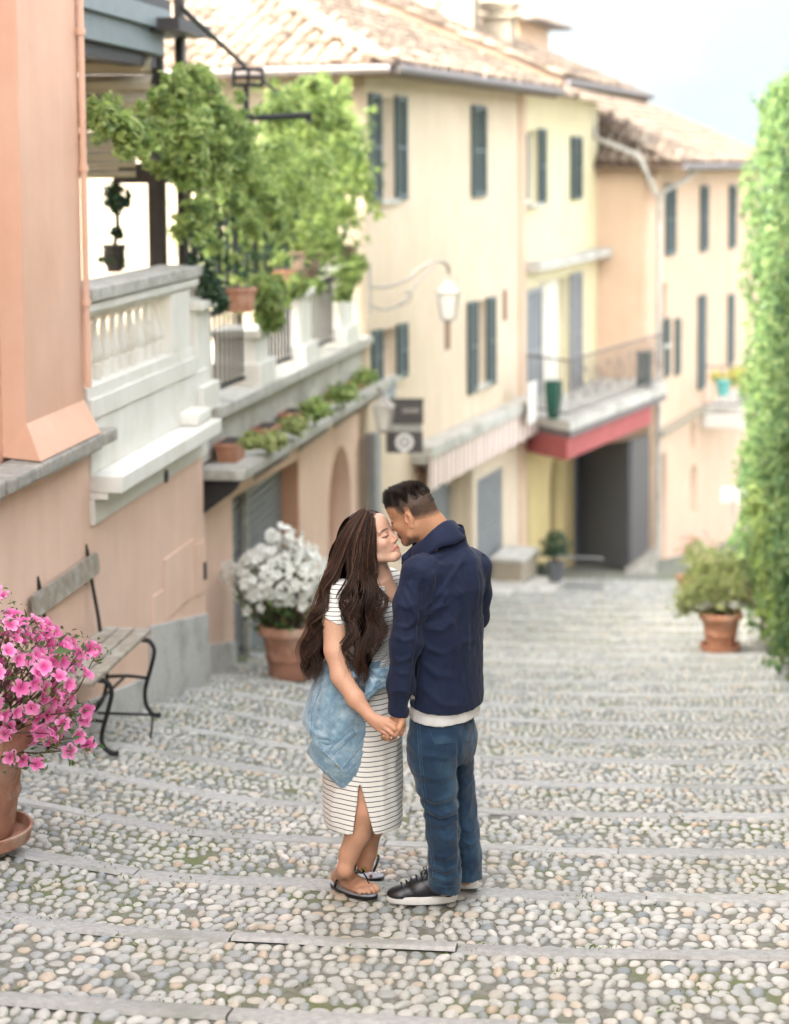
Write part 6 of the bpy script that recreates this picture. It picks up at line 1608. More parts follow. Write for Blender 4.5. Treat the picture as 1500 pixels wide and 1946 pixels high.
# end of the near sleeve
ce = m(757, 1360, -.206)
Fd.cut(lambda X, Y, Z: np.where(((X < rl(781))&(Y < -.125)), (ce[2]-.003+.28*(X-ce[0])*-1-Z), -1.))
V, F = Fd.mesh(); V = relax(V, F, 2, .5); Nn = vnormals(V, F)
w = np.zeros(len(V))
for pts, a, wd in (([(800, 1150), (835, 1118), (868, 1075), (890, 1045)], .006, .016), ([(796, 1165), (830, 1150), (856, 1110)], .0075, .013), ([(800, 1185), (840, 1190), (872, 1160)], .006, .014), ([(815, 1150), (850, 1140), (880, 1120)], .005, .010),
    ([(838, 1065), (848, 1110), (862, 1190), (868, 1260)], .0055, .014), ([(872, 1050), (884, 1110), (890, 1180), (886, 1270)], .0065, .017), ([(898, 1050), (908, 1100), (905, 1170)], .005, .012), ([(855, 1230), (880, 1215), (915, 1220)], .005, .014), ([(800, 1250), (830, 1275), (870, 1280)], .005, .018), ([(806, 1300), (840, 1330), (890, 1335)], .005, .018), ([(795, 1205), (815, 1225), (850, 1235)], .0055, .014),
    ([(826, 1062), (822, 1120), (814, 1180)], .005, .010), ([(905, 1060), (918, 1110), (916, 1160)], .004, .010),
    ([(790, 1130), (775, 1140), (752, 1132)], .005, .012), ([(793, 1160), (775, 1175), (748, 1172)], .006, .012), ([(790, 1195), (768, 1200), (745, 1190)], .006, .012), ([(787, 1225), (765, 1238), (742, 1232)], .006, .013), ([(785, 1262), (762, 1262), (741, 1255)], .005, .012), ([(782, 1300), (760, 1292), (740, 1297)], .005, .012), ([(765, 1100), (762, 1180), (757, 1270), (752, 1330)], .004, .014),
    ([(775, 1095), (790, 1120), (800, 1150)], .005, .010), ([(768, 1110), (782, 1140), (797, 1160)], .006, .009)):
    w += ridge(V, pts, a*1.2, wd*.82, .12)
for pts, a, wd in (([(803, 1095), (800, 1130), (800, 1170), (790, 1250), (780, 1330)], -.012, .010), ([(805, 1140), (840, 1105), (872, 1062)], -.004, .010), ([(798, 1175), (838, 1168), (862, 1130)], -.005, .010), ([(880, 1075), (890, 1150), (898, 1230)], -.005, .012), ([(858, 1075), (872, 1150), (878, 1230)], -.004, .012), ([(764, 1092), (800, 1088), (832, 1064), (880, 1042), (918, 1036)], -.0022, .006), ([(926, 1075), (923, 1120), (925, 1180)], -.008, .010)):
    w += ridge(V, pts, a, wd, .12, False)
w += crumple(V, 3, 15, .0035, (1, 1, .7))+crumple(V, 8, 42, .0022, (1, 1, .6))
V = V+Nn*w[:, None]; V = relax(V, F, 1, .4)
jk = finish('shirt_jacket', V, F, M_NAVY, man); JB = bvh_of(jk)
for pts in ([(764, 1090), (785, 1090), (803, 1086), (832, 1062), (860, 1047), (890, 1038), (918, 1033)], [(803, 1088), (806, 1110), (801, 1150), (795, 1185)], [(757, 1290), (758, 1330), (757, 1362)], [(740, 1342), (757, 1346), (776, 1336)], [(782, 1346), (830, 1357), (870, 1358), (905, 1354), (922, 1343)], [(776, 1330), (778, 1300), (784, 1262)]):
    stitch('seam', JB, pts, M_NAVYD, jk, .0014, .0004)
# collar
ct = [(781, 1044, .00), (788, 1038, -.055), (803, 1027, -.085), (823, 1008, -.085), (845, 992, -.062), (860, 990, -.015), (860, 993, .045), (838, 1000, .09), (806, 1016, .095), (786, 1034, .06)]
cb = [(781, 1066, -.02), (791, 1068, -.085), (810, 1060, -.118), (836, 1040, -.122), (866, 1032, -.100), (884, 1022, -.035), (880, 1024, .058), (852, 1030, .118), (808, 1040, .12), (784, 1060, .07)]
def smooth_pts(P, n=5):
    Q = []; k = len(P)
    for i in range(k-1):
        p0, p1, p2, p3 = P[max(i-1, 0)], P[i], P[i+1], P[min(i+2, k-1)]
        for t in np.linspace(0, 1, n, endpoint=False): Q.append(.5*((2*p1)+(-p0+p2)*t+(2*p0-5*p1+4*p2-p3)*t*t+(-p0+3*p1-3*p2+p3)*t**3))
    Q.append(P[-1]); return Q
T_ = smooth_pts([m(*q) for q in ct]); B_ = smooth_pts([m(*q) for q in cb]); ctr_ = np.mean(T_, 0)
rows = []
for (t, b) in zip(T_, B_):
    out = (b-ctr_)*np.array([1, 1, 0]); out /= np.linalg.norm(out)+1e-9
    rows.append([t-out*.008+np.array([0, 0, -.028]), t-out*.004, t+np.array([0, 0, .004]), t+out*.006+np.array([0, 0, .001]), t*.66+b*.34+out*.009, t*.3+b*.7+out*.007, b+out*.004, b-out*.001+np.array([0, 0, -.002]), b-out*.004+np.array([0, 0, .003])])
n_ = len(rows[0]); V = np.array(rows).reshape(-1, 3); F = np.array([(i*n_+j, i*n_+j+1, (i+1)*n_+j+1, (i+1)*n_+j) for i in range(len(rows)-1) for j in range(n_-1)])
finish('collar', V, F, M_NAVY, man)
CB_ = bvh_of([c for c in man.children if c.name.startswith('collar')][0])
# inner collar band down the front
Fd = Field((rl(765), -.10, zl(1090)), (rl(800), .06, zl(1035)), .004); Fd.chain([m(786, 1045, -.03), m(771, 1062, -.035), m(768, 1085, -.03)], [.016, .018, .02], .01); V, F = Fd.mesh(); finish('lapel', V, F, M_NAVY, man)

# white tee below the hem
Fd = Field((rl(745), -.25, zl(1400)), (rl(930), .25, zl(1300)), .005)
Fd.loft([(zl(1400), rl(838), -.006, .158, .130, TH), (zl(1355), rl(846), -.008, .170, .134, TH), (zl(1310), rl(848), -.006, .168, .13, TH)], .02)
Fd.cut(lambda X, Y, Z: (zl(1370, -.1)-.010*np.cos(np.clip((X-rl(845))/.10, -2.2, 2.2))-Z)+.04*(Y+.1)); V, F = Fd.mesh(); V = relax(V, F, 2, .5)
V = V+vnormals(V, F)*crumple(V, 9, 26, .004, (1, 1, .4))[:, None]; finish('tee_shirt', V, F, M_TEE, man)

# jeans
Fd = Field((rl(750), -.27, .0), (rl(935), .30, zl(1330)), .0052)
Fd.loft([(zl(1440), rl(832), -.01, .135, .125, TH), (zl(1400), rl(836), -.008, .150, .128, TH), (zl(1340), rl(842), -.006, .150, .118, TH)], .04)
Fd.ell(m(846, 1410, -.075), (.095, .085, .10), .05); Fd.ell(m(880, 1405, .02), (.062, .08, .09), .05)
Fd.chain([m(822, 1410, -.07), m(824, 1440, -.075), m(832, 1490, -.085), m(840, 1530, -.09), m(843, 1580, -.085), m(846, 1640, -.07), m(846, 1672, -.064), m(847, 1694, -.062)], [.108, .106, .090, .077, .0745, .070, .067, .067], .02)
Fd.chain([m(864, 1410, .075), m(862, 1450, .085), m(866, 1495, .10), m(872, 1530, .11), m(879, 1580, .115), m(884, 1625, .12), m(886, 1674, .12)], [.090, .084, .082, .077, .074, .072, .070], .02)
hz1 = m(846, 1691, -.062)[2]; hz2 = m(886, 1668, .12)[2]
Fd.cut(lambda X, Y, Z: np.where(Y < .03, hz1-.004+.16*(X-rl(846))*-1-Z, hz2-.004-Z)+0*X)
V, F = Fd.mesh(); V = relax(V, F, 2, .5); Nn = vnormals(V, F); w = np.zeros(len(V))
for pts, a, wd in (([(790, 1500), (825, 1512), (872, 1500)], .007, .013), ([(798, 1525), (835, 1540), (876, 1530)], .008, .012), ([(805, 1552), (840, 1560), (876, 1548)], .006, .011), ([(780, 1450), (820, 1470), (868, 1465)], .005, .014), ([(772, 1405), (800, 1425), (850, 1430), (872, 1420)], .005, .014), ([(818, 1640), (845, 1650), (876, 1640)], .007, .011), ([(815, 1660), (845, 1668), (876, 1664)], .008, .010), ([(815, 1620), (848, 1622), (874, 1612)], .005, .011), ([(878, 1500), (890, 1510), (908, 1500)], .006, .010), ([(878, 1620), (895, 1630), (916, 1622)], .008, .010), ([(876, 1595), (895, 1605), (914, 1598)], .006, .010), ([(880, 1460), (888, 1466), (896, 1455)], .007, .009), ([(830, 1575), (846, 1590), (870, 1580)], .005, .012)):
    w += ridge(V, pts, a*1.35, wd*.9)
for pts, a, wd in (([(795, 1513), (830, 1526), (874, 1515)], -.005, .009), ([(802, 1540), (838, 1550), (876, 1540)], -.005, .009), ([(816, 1650), (845, 1659), (876, 1652)], -.005, .008), ([(872, 1400), (874, 1470), (876, 1560), (877, 1650)], -.010, .008)):
    w += ridge(V, pts, a, wd, None, False)
w += crumple(V, 5, 24, .0045, (1, 1, .8)); V = V+Nn*w[:, None]; V = relax(V, F, 1, .4)
jn = finish('jeans', V, F, M_JEAN, man); NB = bvh_of(jn)
so_ = [(793, 1375), (796, 1430), (803, 1500), (812, 1560), (818, 1620), (826, 1685)]
stitch('outseam', NB, so_, M_JEANT, jn, .0030, .0006); stitch('outseam', NB, [(x+5, y) for x, y in so_], M_JEANT, jn, .0018, .0004)
pk = patch('back_pocket', NB, [(815, 1380), (871, 1384), (869, 1412), (826, 1416)], M_JEAN, jn, (12, 10), .0028)
PKB = bvh_of(jn, pk)
stitch('pocket_stitching', PKB, [(816, 1383), (821, 1400), (827, 1415), (848, 1413), (868, 1411), (870, 1398)], M_JEANT, pk, .0014, .0008)
pk2 = patch('back_pocket', NB, [(882, 1378), (899, 1374), (899, 1408), (884, 1411)], M_JEAN, jn, (6, 8), .0028); stitch('pocket_stitching', bvh_of(jn, pk2), [(882, 1380), (884, 1410), (898, 1407)], M_JEANT, pk2, .0014, .0008)
stitch('hem_stitching', NB, [(818, 1678), (845, 1686), (874, 1684)], M_JEANT, jn, .0016, .0004)

# shoes
def shoe(heel, toe, wid=.104):
    h, t = np.asarray(heel, float), np.asarray(toe, float); L = np.linalg.norm(t-h); ux = (t-h)/L; uy = np.cross([0, 0, 1.], ux); uy /= np.linalg.norm(uy); uz = np.cross(ux, uy); A = np.stack([ux, uy, uz], 1)
    root = bpy.data.objects.new('shoe', None); COL.objects.link(root); root.parent = man; root.location = Vector(loc2w(h))-wloc(man)
    tow = lambda Q: h+np.asarray(Q, float)@A.T
    f = Field((-.03, -.075, -.02), (L+.03, .075, .17), .0042)
    f.cone((.045, 0, .055), (.05, 0, .105), .043, .043, .03); f.cone((.05, 0, .045), (.16, 0, .042), .042, .044, .03); f.cone((.15, 0, .038), (.225, .004, .024), .043, .038, .03); f.cone((.09, 0, .078), (.17, 0, .050), .034, .026, .03); f.ell((.240, .004, .026), (.060, .047, .030), .02)
    f.cone((.055, 0, .115), (.055, 0, .16), .030, .030, .004, 's'); f.cut(lambda X, Y, Z: np.maximum(.018-Z, Z-.122-.10*(X-.1))+0*Y)
    V, F = f.mesh(); V = relax(V, F, 1, .4); V[:, 0] *= L/.295; up = finish('upper', tow(V), F, M_LEATH, root)
    n = 40; out = []
    for k in range(n):
        a = 2*math.pi*k/n; c, s_ = math.cos(a), math.sin(a); x = L/2+L/2*1.02*np.sign(c)*abs(c)**.75; y = wid/2*np.sign(s_)*abs(s_)**.8*(.86+.18*math.sin(x/L*3.0)); out.append((x, y+.006*(x/L)))
    V = [(x, y, z) for z, g in ((-.004, .97), (.002, 1.0), (.020, 1.01), (.027, .985)) for x, y in [((q[0]-L/2)*g+L/2, q[1]*g) for q in out]]
    F = [(r*n+k, r*n+(k+1) % n, (r+1)*n+(k+1) % n, (r+1)*n+k) for r in range(3) for k in range(n)]; cc = len(V); V += [(L/2, 0, -.004), (L/2, 0, .027)]
    F += [(k, (k+1) % n, cc, cc) for k in range(0)]; mb = MB(); mb.add(loc2w(tow(V)), F+[((k+1) % n, k, cc) for k in range(n)]+[(3*n+k, 3*n+(k+1) % n, cc+1) for k in range(n)]); build('sole', mb, M_RUBB, root, smooth=True)
    for i in range(6):
        x = .125+i*.021; z = .121-i*.0105; mb = MB(); mb.tube(loc2w(tow([(x*L/.295, -.026, z-.014), (x*L/.295+.008, -.012, z), (x*L/.295+.008, .012, z), (x*L/.295, .026, z-.014)])), .0032, 6); build('lace', mb, M_LACE, root, smooth=True)
    mb = MB()
    for sg_ in (-1, 1):
        mb.tube(loc2w(tow([(.122, .004*sg_, .112), (.128, .02*sg_, .132), (.14, .03*sg_, .125), (.13, .012*sg_, .113)])), .0026, 5); mb.tube(loc2w(tow([(.122, .004*sg_, .112), (.135, .022*sg_, .118), (.15, .034*sg_, .100)])), .0024, 5)
    build('lace_bow', mb, M_LACE, root, smooth=True); UB = bvh_of(up); return root, UB
g1, g2 = w2loc(ground_pt(868, 1713)), w2loc(ground_pt(737, 1714)); g1[2] += .012; g2[2] += .010
sr, UB = shoe(g1, g1+(g2-g1)*1.0)
upo = [c for c in sr.children if c.name.startswith('upper')][0]
for pts in ([(786, 1690), (776, 1700), (772, 1712)], [(800, 1672), (812, 1690), (818, 1706)]): stitch('seam', UB, pts, M_LACE, upo, .0013, .0003)
g1, g2 = w2loc(ground_pt(902, 1692)), w2loc(ground_pt(820, 1668)); g1[2] += .012; g2[2] += .012
d_ = (g2-g1); d_ *= .295/np.linalg.norm(d_); shoe(g1, g1+d_)

# short dark hair
def strands(name, roots, dirs, lens, npts, rad, mat, parent, rg, bendv=None, nside=3):
    R_, Dn = np.asarray(roots, float), np.asarray(dirs, float); k = len(R_); V = []; t = np.linspace(0, 1, npts)
    bend = np.zeros((k, 3)) if bendv is None else bendv
    P = R_[:, None]+Dn[:, None]*(lens[:, None]*t[None])[..., None]+bend[:, None]*(t[None, :, None]**2)*lens[:, None, None]
    return tubes(name, P, rad, mat, parent, nside)
def tubes(name, P, rad, mat, parent, nside=3):
    """P: strands x points x 3 in local space"""
    k, n, _ = P.shape; T = np.gradient(P, axis=1); T /= np.linalg.norm(T, axis=2, keepdims=True)+1e-9
    ref = np.array([.3, -.8, .5]); a = np.cross(T, ref); a /= np.linalg.norm(a, axis=2, keepdims=True)+1e-9; b = np.cross(T, a)
    prof = np.minimum(1, np.linspace(1.15, .25, n))[None, :, None]*rad
    V = np.stack([P+prof*(a*math.cos(2*math.pi*j/nside)+b*math.sin(2*math.pi*j/nside)) for j in range(nside)], 2).reshape(-1, 3)
    base = (np.arange(k)[:, None]*n+np.arange(n-1)[None]).reshape(-1)
    F = np.concatenate([np.stack([base*nside+j, base*nside+(j+1) % nside, (base+1)*nside+(j+1) % nside, (base+1)*nside+j], 1) for j in range(nside)])
    return finish(name, V, F, mat, parent)
rh = np.random.default_rng(12); Q = (SKV-HM)@AM/SM
hl = np.where(Q[:, 0] > 3.2, 5.4-.10*np.abs(Q[:, 1]), np.where(Q[:, 0] > -.8, 4.6-1.2*(3.2-Q[:, 0])*.9, np.where(Q[:, 0] > -3.4, 2.2, -3.6+.2*(Q[:, 0]+9))))
side = (np.abs(Q[:, 1]) > 5.6)&(Q[:, 0] > -1.2)&(Q[:, 0] < 2.6); hl = np.where(side, np.maximum(.2, .6+1.0*(Q[:, 0])), hl)
ear = (np.abs(Q[:, 1]) > 6.9)&(np.abs(Q[:, 0]+1.6) < 1.9)&(Q[:, 2] < 1.7)
cand = np.where((Q[:, 2] > hl)&(np.abs(Q).max(1) < 14)&~ear&(Q[:, 0] < 8.6))[0]
pw_ = .6+np.clip((Q[cand, 2]-hl[cand])/3.2, 0, 1); pick = rh.choice(cand, 12500, p=pw_/pw_.sum()); R0 = SKV[pick]+rh.normal(0, .0010, (12500, 3)); q = Q[pick]
top = np.clip((q[:, 2]-4.5)/4, 0, 1); fr_ = np.clip((q[:, 0]-1)/6, 0, 1)
nrm_ = SKN[pick]; flow = np.stack([np.where(q[:, 2] > 5, .30-.45*fr_, .15), np.zeros(len(q)), np.where(q[:, 2] > 5, .40+.35*fr_, -.75)], 1)+np.stack([.25*np.sin(q[:, 1]*2+q[:, 0]), .3*np.sin(q[:, 0]*1.7+1), 0*q[:, 0]], 1)*(q[:, 2:3] > 5)
flow[:, 0] -= .5*(q[:, 0] < -5)*(q[:, 2] > 2); flow = flow@AM.T
dr = nrm_*(.15+.40*top[:, None])+flow*.85+rh.normal(0, .14, (len(q), 3)); dr /= np.linalg.norm(dr, axis=1, keepdims=True)
ln = (.0055+.016*top+.006*top*fr_)*rh.uniform(.6, 1.2, len(q))
strands('hair', R0-nrm_*.002, dr, ln, 4, .00075, M_HAIRM, man, rh, bendv=AM[:, 2][None]*np.clip(top*fr_, 0, 1)[:, None]*.35)
# scalp shade under the hair, part of the same skin surface
tone2 = tone.copy(); sc_ = np.zeros(len(SKV)); sc_[cand] = 1.0
hz_ = np.clip((Q[:, 2]-hl)/2.4, 0, 1)**.8; hz_ = np.where(sc_ > 0, hz_*.80+.20*rh.random(len(hz_)), 0)[:, None]
tone2 = tone2*(1-hz_)+np.array([.040, .027, .021])*hz_
at_ = body.data.attributes['tone']; at_.data.foreach_set('color', np.concatenate([tone2, np.ones((len(tone2), 1))], 1).astype(np.float32).ravel())

# ================================================================ the woman
wom = thing('person', 'woman in a white striped dress with long dark wavy hair, lifting her face', 'person', loc2w(m(690, 1690, .12)))
AW = head_axes(.90, -.42, math.radians(25), math.radians(3)); SW = .0104
HW = m(757, 1022, .0)-AW@np.array([10.9, 0, -3.1])*SW
Fd = Field((rl(590), -.30, -.06), (rl(778), .38, zl(955)), .0070, fine=[(0, rl(696), rl(776), .0026), (1, -.27, .14, .0032), (2, zl(1412, -.2), zl(1350, -.2), .0026), (2, zl(1072), zl(965), .0026), (2, -.07, .16, .0040)])
head_field(Fd, HW, AW, SW, True)
Fd.cone(HW+AW@np.array([-2.0, 0, -4.5])*SW, m(718, 1108, .085), .050, .052, .025); Fd.cone(m(722, 1095, .08), m(735, 1130, .08), .046, .05, .03)
ws, wf = m(643, 1132, -.035), m(738, 1108, .235)
Fd.cone(ws, wf, .050, .048, .04)
Fd.loft([(zl(1450), rl(688), .10, .14, .14, 0), (zl(1340), rl(688), .10, .125, .145, 0), (zl(1255), rl(690), .10, .095, .11, 0), (zl(1160), rl(692), .10, .105, .125, 0), (zl(1110), rl(700), .10, .085, .12, 0)], .03)
Fd.chain([ws, m(634, 1180, -.06), m(638, 1235, -.085), m(648, 1285, -.11), m(676, 1328, -.15), m(702, 1360, -.185)], [.055, .051, .046, .040, .036, .0245], .02)
Fd.chain([wf, m(760, 1220, .24), m(765, 1300, .2)], [.048, .04, .035], .02)
near = [m(690, 1400, .02), m(694, 1500, .0), m(692, 1540, -.01), m(680, 1585, .0), m(664, 1622, .0), m(656, 1652, -.01)]
Fd.chain(near, [.08, .062, .059, .053, .041, .0325], .015)
far_ = [m(700, 1400, .17), m(712, 1520, .15), m(705, 1570, .15), m(698, 1620, .15), m(694, 1642, .15)]; Fd.chain(far_, [.08, .058, .052, .040, .034], .02)
def foot(ankle, heel, toe, side):
    h, t = np.asarray(heel, float), np.asarray(toe, float); d = t-h; L = np.linalg.norm(d); u = d/L; v = np.cross([0, 0, 1.], u); v /= np.linalg.norm(v); z = np.array([0, 0, 1.])
    P = lambda x, y, zz: h+u*x*L+v*y+z*zz
    Fd.cone(ankle, P(.14, 0, .035), .032, .030, .012); Fd.cone(P(.12, 0, .028), P(.3, 0, .025), .030, .026, .015); Fd.cone(ankle, P(.45, 0, .045), .030, .026, .018); Fd.cone(P(.45, .004*side, .040), P(.72, .004*side, .024), .027, .024, .015); Fd.cone(P(.35, -.014*side, .020), P(.72, -.020*side, .015), .022, .024, .014); Fd.cone(P(.45, .014*side, .022), P(.74, .022*side, .016), .023, .024, .014)
    tips = []
    for i, (y, x0, x1, r) in enumerate(((.032, .78, .97, .0140), (.010, .80, .99, .0105), (-.009, .79, .955, .010), (-.026, .77, .91, .0095), (-.041, .74, .86, .009))):
        a, b, c = P(x0, y*side*1.0, .018), P((x0+x1)/2+.02, y*side*1.05, .0175), P(x1, y*side*1.04, .0105); Fd.chain([a, b, c], [r*1.15, r, r*.92], .004); tips.append(P(x1-.025, y*side*1.04, .0125+r*.75))
    return P, tips, L
h1, t1 = w2loc(ground_pt(634, 1684)), w2loc(ground_pt(706, 1708)); h2, t2 = w2loc(ground_pt(685, 1664)), w2loc(ground_pt(748, 1684))
for q in (h1, t1, h2, t2): q[2] += .020
t1[2] = max(t1[2], h1[2]-.035); t2[2] = max(t2[2], h2[2]-.035)
d_ = t1-h1; t1 = h1+d_*(.262/np.linalg.norm(d_)); d_ = t2-h2; t2 = h2+d_*(.255/np.linalg.norm(d_))
f1 = foot(near[-1], h1, t1, 1); f2 = foot(far_[-1], h2, t2, -1)
# her hand
wr_ = m(702, 1360, -.185); Fd.cone(wr_, m(714, 1369, -.198), .0235, .024, .012)
kn = [m(738, 1368, -.212), m(735, 1375, -.220), m(729, 1381, -.220), m(721, 1386, -.212)]
for q in kn: Fd.cone(m(712, 1368, -.196)+(q-kn[1])*.35, q, .0155, .0118, .012)
fing = [[(738, 1368, -.212), (752, 1376, -.224), (763, 1384, -.222), (769, 1390, -.206)], [(735, 1375, -.220), (750, 1385, -.234), (761, 1392, -.232), (767, 1397, -.218)], [(729, 1381, -.220), (741, 1391, -.235), (750, 1397, -.238), (757, 1400, -.232)], [(721, 1386, -.212), (731, 1393, -.222), (738, 1398, -.224), (744, 1401, -.218)]]
for pts, r in zip(fing, (.0094, .0096, .0090, .0078)): Fd.chain([m(*q) for q in pts], [r*1.18, r, r*.92, r*.74], .003)
Fd.chain([m(712, 1364, -.18), m(728, 1374, -.165), m(742, 1384, -.165)], [.017, .0115, .009], .006)
V, F = Fd.mesh(); V = relax(V, F, 1, .35)
tone = np.tile(np.array([.62, .37, .25]), (len(V), 1)); lowt = np.clip((zl(1250)-V[:, 2])/.2, 0, 1)[:, None]; tone = tone*(1-lowt)+np.array([.52, .285, .18])*lowt
hd = np.clip(1-np.linalg.norm(V-HW, axis=1)/.2, 0, 1)[:, None]; tone = tone*(1-hd)+np.array([.68, .43, .32])*hd
tone = head_tone(V, tone, HW, AW, SW, True)
wbody = finish('body', V, F, M_SKIN, wom, {'tone': ('FLOAT_COLOR', tone)}); WKV, WKN = V, vnormals(V, F)
up_ = np.array([0, -.75, .65])
for q in (fing[0][3], fing[1][3], fing[2][3], fing[3][3]):
    c = m(*q)+np.array([0, -.0062, .0028]); hand_nails('nail', [(c, (0, -.8, .5))], wbody)
for tips in (f1[1], f2[1]):
    for c in tips: hand_nails('toenail', [(c, (.15, -.2, 1))], wbody)

# dress
Fd = Field((rl(590), -.16, zl(1625)), (rl(785), .36, zl(1055)), .0046)
Fd.loft([(zl(1610), rl(690), .10, .158, .185, 0), (zl(1560), rl(688), .10, .171, .186, 0), (zl(1480), rl(688), .10, .172, .180, 0), (zl(1420), rl(688), .10, .170, .176, 0), (zl(1350), rl(690), .10, .152, .168, 0), (zl(1300), rl(690), .10, .130, .152, 0), (zl(1255), rl(692), .10, .108, .128, 0), (zl(1200), rl(692), .10, .112, .132, 0), (zl(1155), rl(694), .10, .118, .138, 0), (zl(1115), rl(700), .10, .095, .135, 0)], .03)
Fd.cone(m(648, 1128, -.03), m(742, 1103, .235), .060, .056, .04); Fd.ell(m(728, 1170, .04), (.052, .05, .055), .04); Fd.ell(m(732, 1168, .15), (.052, .05, .055), .04)
Fd.cone(m(645, 1130, -.04), m(633, 1176, -.062), .063, .062, .02)
Fd.cone(m(722, 1085, .085), m(730, 1112, .085), .058, .062, .006, 's')
sl_ = m(633, 1178, -.062); Fd.cut(lambda X, Y, Z: np.where((Y < .0)&(X < rl(668)), sl_[2]-.03*(X-sl_[0])/.05-Z-.30*np.maximum(0, Y+.015)-1.2*np.clip((X-rl(655))/.03, 0, 1)*0, -1.)*((Z > zl(1215))*1.+0*X) - ((Z <= zl(1215))*1.))
D0 = Fd.D.copy()
zt0 = zl(1400); Fd.D = np.where(Fd.ax[2][None, None, :] < zt0, np.maximum(D0, -(D0+.010)), D0)
hb_ = zl(1590, -.08); Fd.cut(lambda X, Y, Z: hb_+.012*np.cos((X-rl(688))/.09)-Z+0*Y+.02*(Y-.1))
# slit on the near side: from (681,1500) widening to (668..712,1600)
zs0, zs1 = zl(1490, -.07), zl(1600, -.08)
def slit(X, Y, Z):
    t = np.clip((zs0-Z)/(zs0-zs1), 0, 1.2); xa = rl(683)+(rl(669)-rl(683))*t; xb = rl(685)+(rl(713)-rl(685))*t
    return np.where((Y < .08)&(Z < zs0), np.minimum(X-xa, xb-X), -1.)
Fd.cut(slit)
V, F = Fd.mesh(); V = relax(V, F, 2, .5); Nn = vnormals(V, F); w = np.zeros(len(V))
for pts, a, wd in (([(735, 1130), (728, 1180), (722, 1240)], .004, .010), ([(742, 1250), (715, 1268), (690, 1262)], .005, .010), ([(742, 1265), (718, 1285)], .005, .009), ([(755, 1410), (750, 1470), (756, 1560)], .006, .014), ([(730, 1430), (728, 1500), (732, 1580)], .005, .014), ([(640, 1500), (630, 1560), (635, 1590)], .006, .014), ([(740, 1320), (748, 1380)], .006, .012), ([(768, 1400), (764, 1470), (766, 1540)], .004, .010)):
    w += ridge(V, pts, a, wd, .2)
w += crumple(V, 15, 22, .003, (1, 1, .5)); V = V+Nn*w[:, None]; V = relax(V, F, 1, .4)
st_ = V[:, 2]/.0212+.25*np.sin(V[:, 0]*18)+.2*np.sin(V[:, 1]*12)
up2 = np.clip((V[:, 2]-zl(1270))/.1, 0, 1); st_ = st_*(1-up2)+(V[:, 2]/.0192+(V[:, 0]-rl(690))*10*np.clip((V[:, 2]-zl(1150))/.1, 0, 1))*up2
slv = (V[:, 1] < -.03)&(V[:, 2] > zl(1190))&(V[:, 0] < rl(668)); st_ = np.where(slv, V[:, 2]/.0175+1.5*(V[:, 0]-rl(640)), st_)
dr_ = finish('dress', V, F, M_STRP, wom, {'stripe': ('FLOAT', st_)})

# denim jacket tied round the waist
Fd = Field((rl(555), -.20, zl(1545)), (rl(752), .36, zl(1235)), .0044)
J = [(1520, 665, .060, .10), (1490, 660, .105, .145), (1455, 652, .150, .185), (1420, 648, .168, .196), (1390, 646, .170, .198), (1360, 650, .165, .194), (1320, 658, .155, .186), (1290, 668, .145, .172), (1262, 676, .130, .150), (1245, 680, .120, .138)]
Fd.loft([(zl(y), rl(x), .085, a, c, 0) for y, x, a, c in J], .02)
poly = [(602, 1262), (640, 1258), (690, 1262), (742, 1262), (738, 1300), (722, 1345), (719, 1400), (722, 1455), (706, 1478), (690, 1497), (667, 1516), (640, 1493), (612, 1464), (580, 1440), (586, 1420), (594, 1404), (572, 1390), (569, 1372), (580, 1330), (590, 1290)]
PL = np.array([m(x, y, -.06)[[0, 2]] for x, y in poly])
def poly_sd(px, pz, PL):
    d = np.full(np.broadcast(px, pz).shape, 1e9); s_ = np.ones(d.shape); n = len(PL)
    for i in range(n):
        a, b = PL[i], PL[(i+1) % n]; ex, ez = b-a; wx, wz = px-a[0], pz-a[1]; t = np.clip((wx*ex+wz*ez)/(ex*ex+ez*ez), 0, 1); d = np.minimum(d, (wx-ex*t)**2+(wz-ez*t)**2)
        c1 = (pz >= a[1]); c2 = (pz < b[1]); c3 = (ex*wz > ez*wx); s_ = np.where((c1&c2&c3)|(~c1&~c2&~c3), -s_, s_)
    return s_*np.sqrt(d)
D0 = Fd.D.copy(); Fd.D = np.maximum(D0, -(D0+.016))
sd2 = poly_sd(Fd.ax[0][:, None], Fd.ax[2][None, :], PL)
# the camera side follows the outline; the far side hangs a little shorter
Fd.cut(lambda X, Y, Z: sd2[:, None, :]+.10*np.maximum(0, Y-.05))
V, F = Fd.mesh(); V = relax(V, F, 5, .5); Nn = vnormals(V, F); w = np.zeros(len(V))
for pts, a, wd in (([(600, 1285), (590, 1340), (584, 1390)], .008, .016), ([(630, 1280), (612, 1340), (600, 1400)], .007, .016), ([(660, 1290), (640, 1350), (618, 1400)], .007, .014), ([(700, 1330), (670, 1370), (640, 1390)], .006, .014), ([(712, 1360), (690, 1400), (670, 1430)], .004, .014), ([(575, 1380), (592, 1395), (615, 1405)], .009, .013), ([(590, 1412), (620, 1430), (650, 1462)], .006, .014), ([(690, 1300), (665, 1330), (640, 1345)], .006, .012), ([(720, 1280), (690, 1290), (650, 1285)], .008, .012)):
    w += ridge(V, pts, a, wd, .1)
for pts, a, wd in (([(585, 1402), (602, 1408), (622, 1412)], -.009, .009), ([(645, 1285), (626, 1340), (610, 1390)], -.006, .010), ([(725, 1295), (690, 1305), (655, 1300)], -.007, .009)): w += ridge(V, pts, a, wd, .1, False)
edge_ = np.clip(-poly_sd(V[:, 0], V[:, 2], PL)/.04, 0, 1); w = (w+crumple(V, 25, 26, .005)+crumple(V, 27, 60, .003))*edge_; V = V+Nn*w[:, None]; V = relax(V, F, 1, .4)
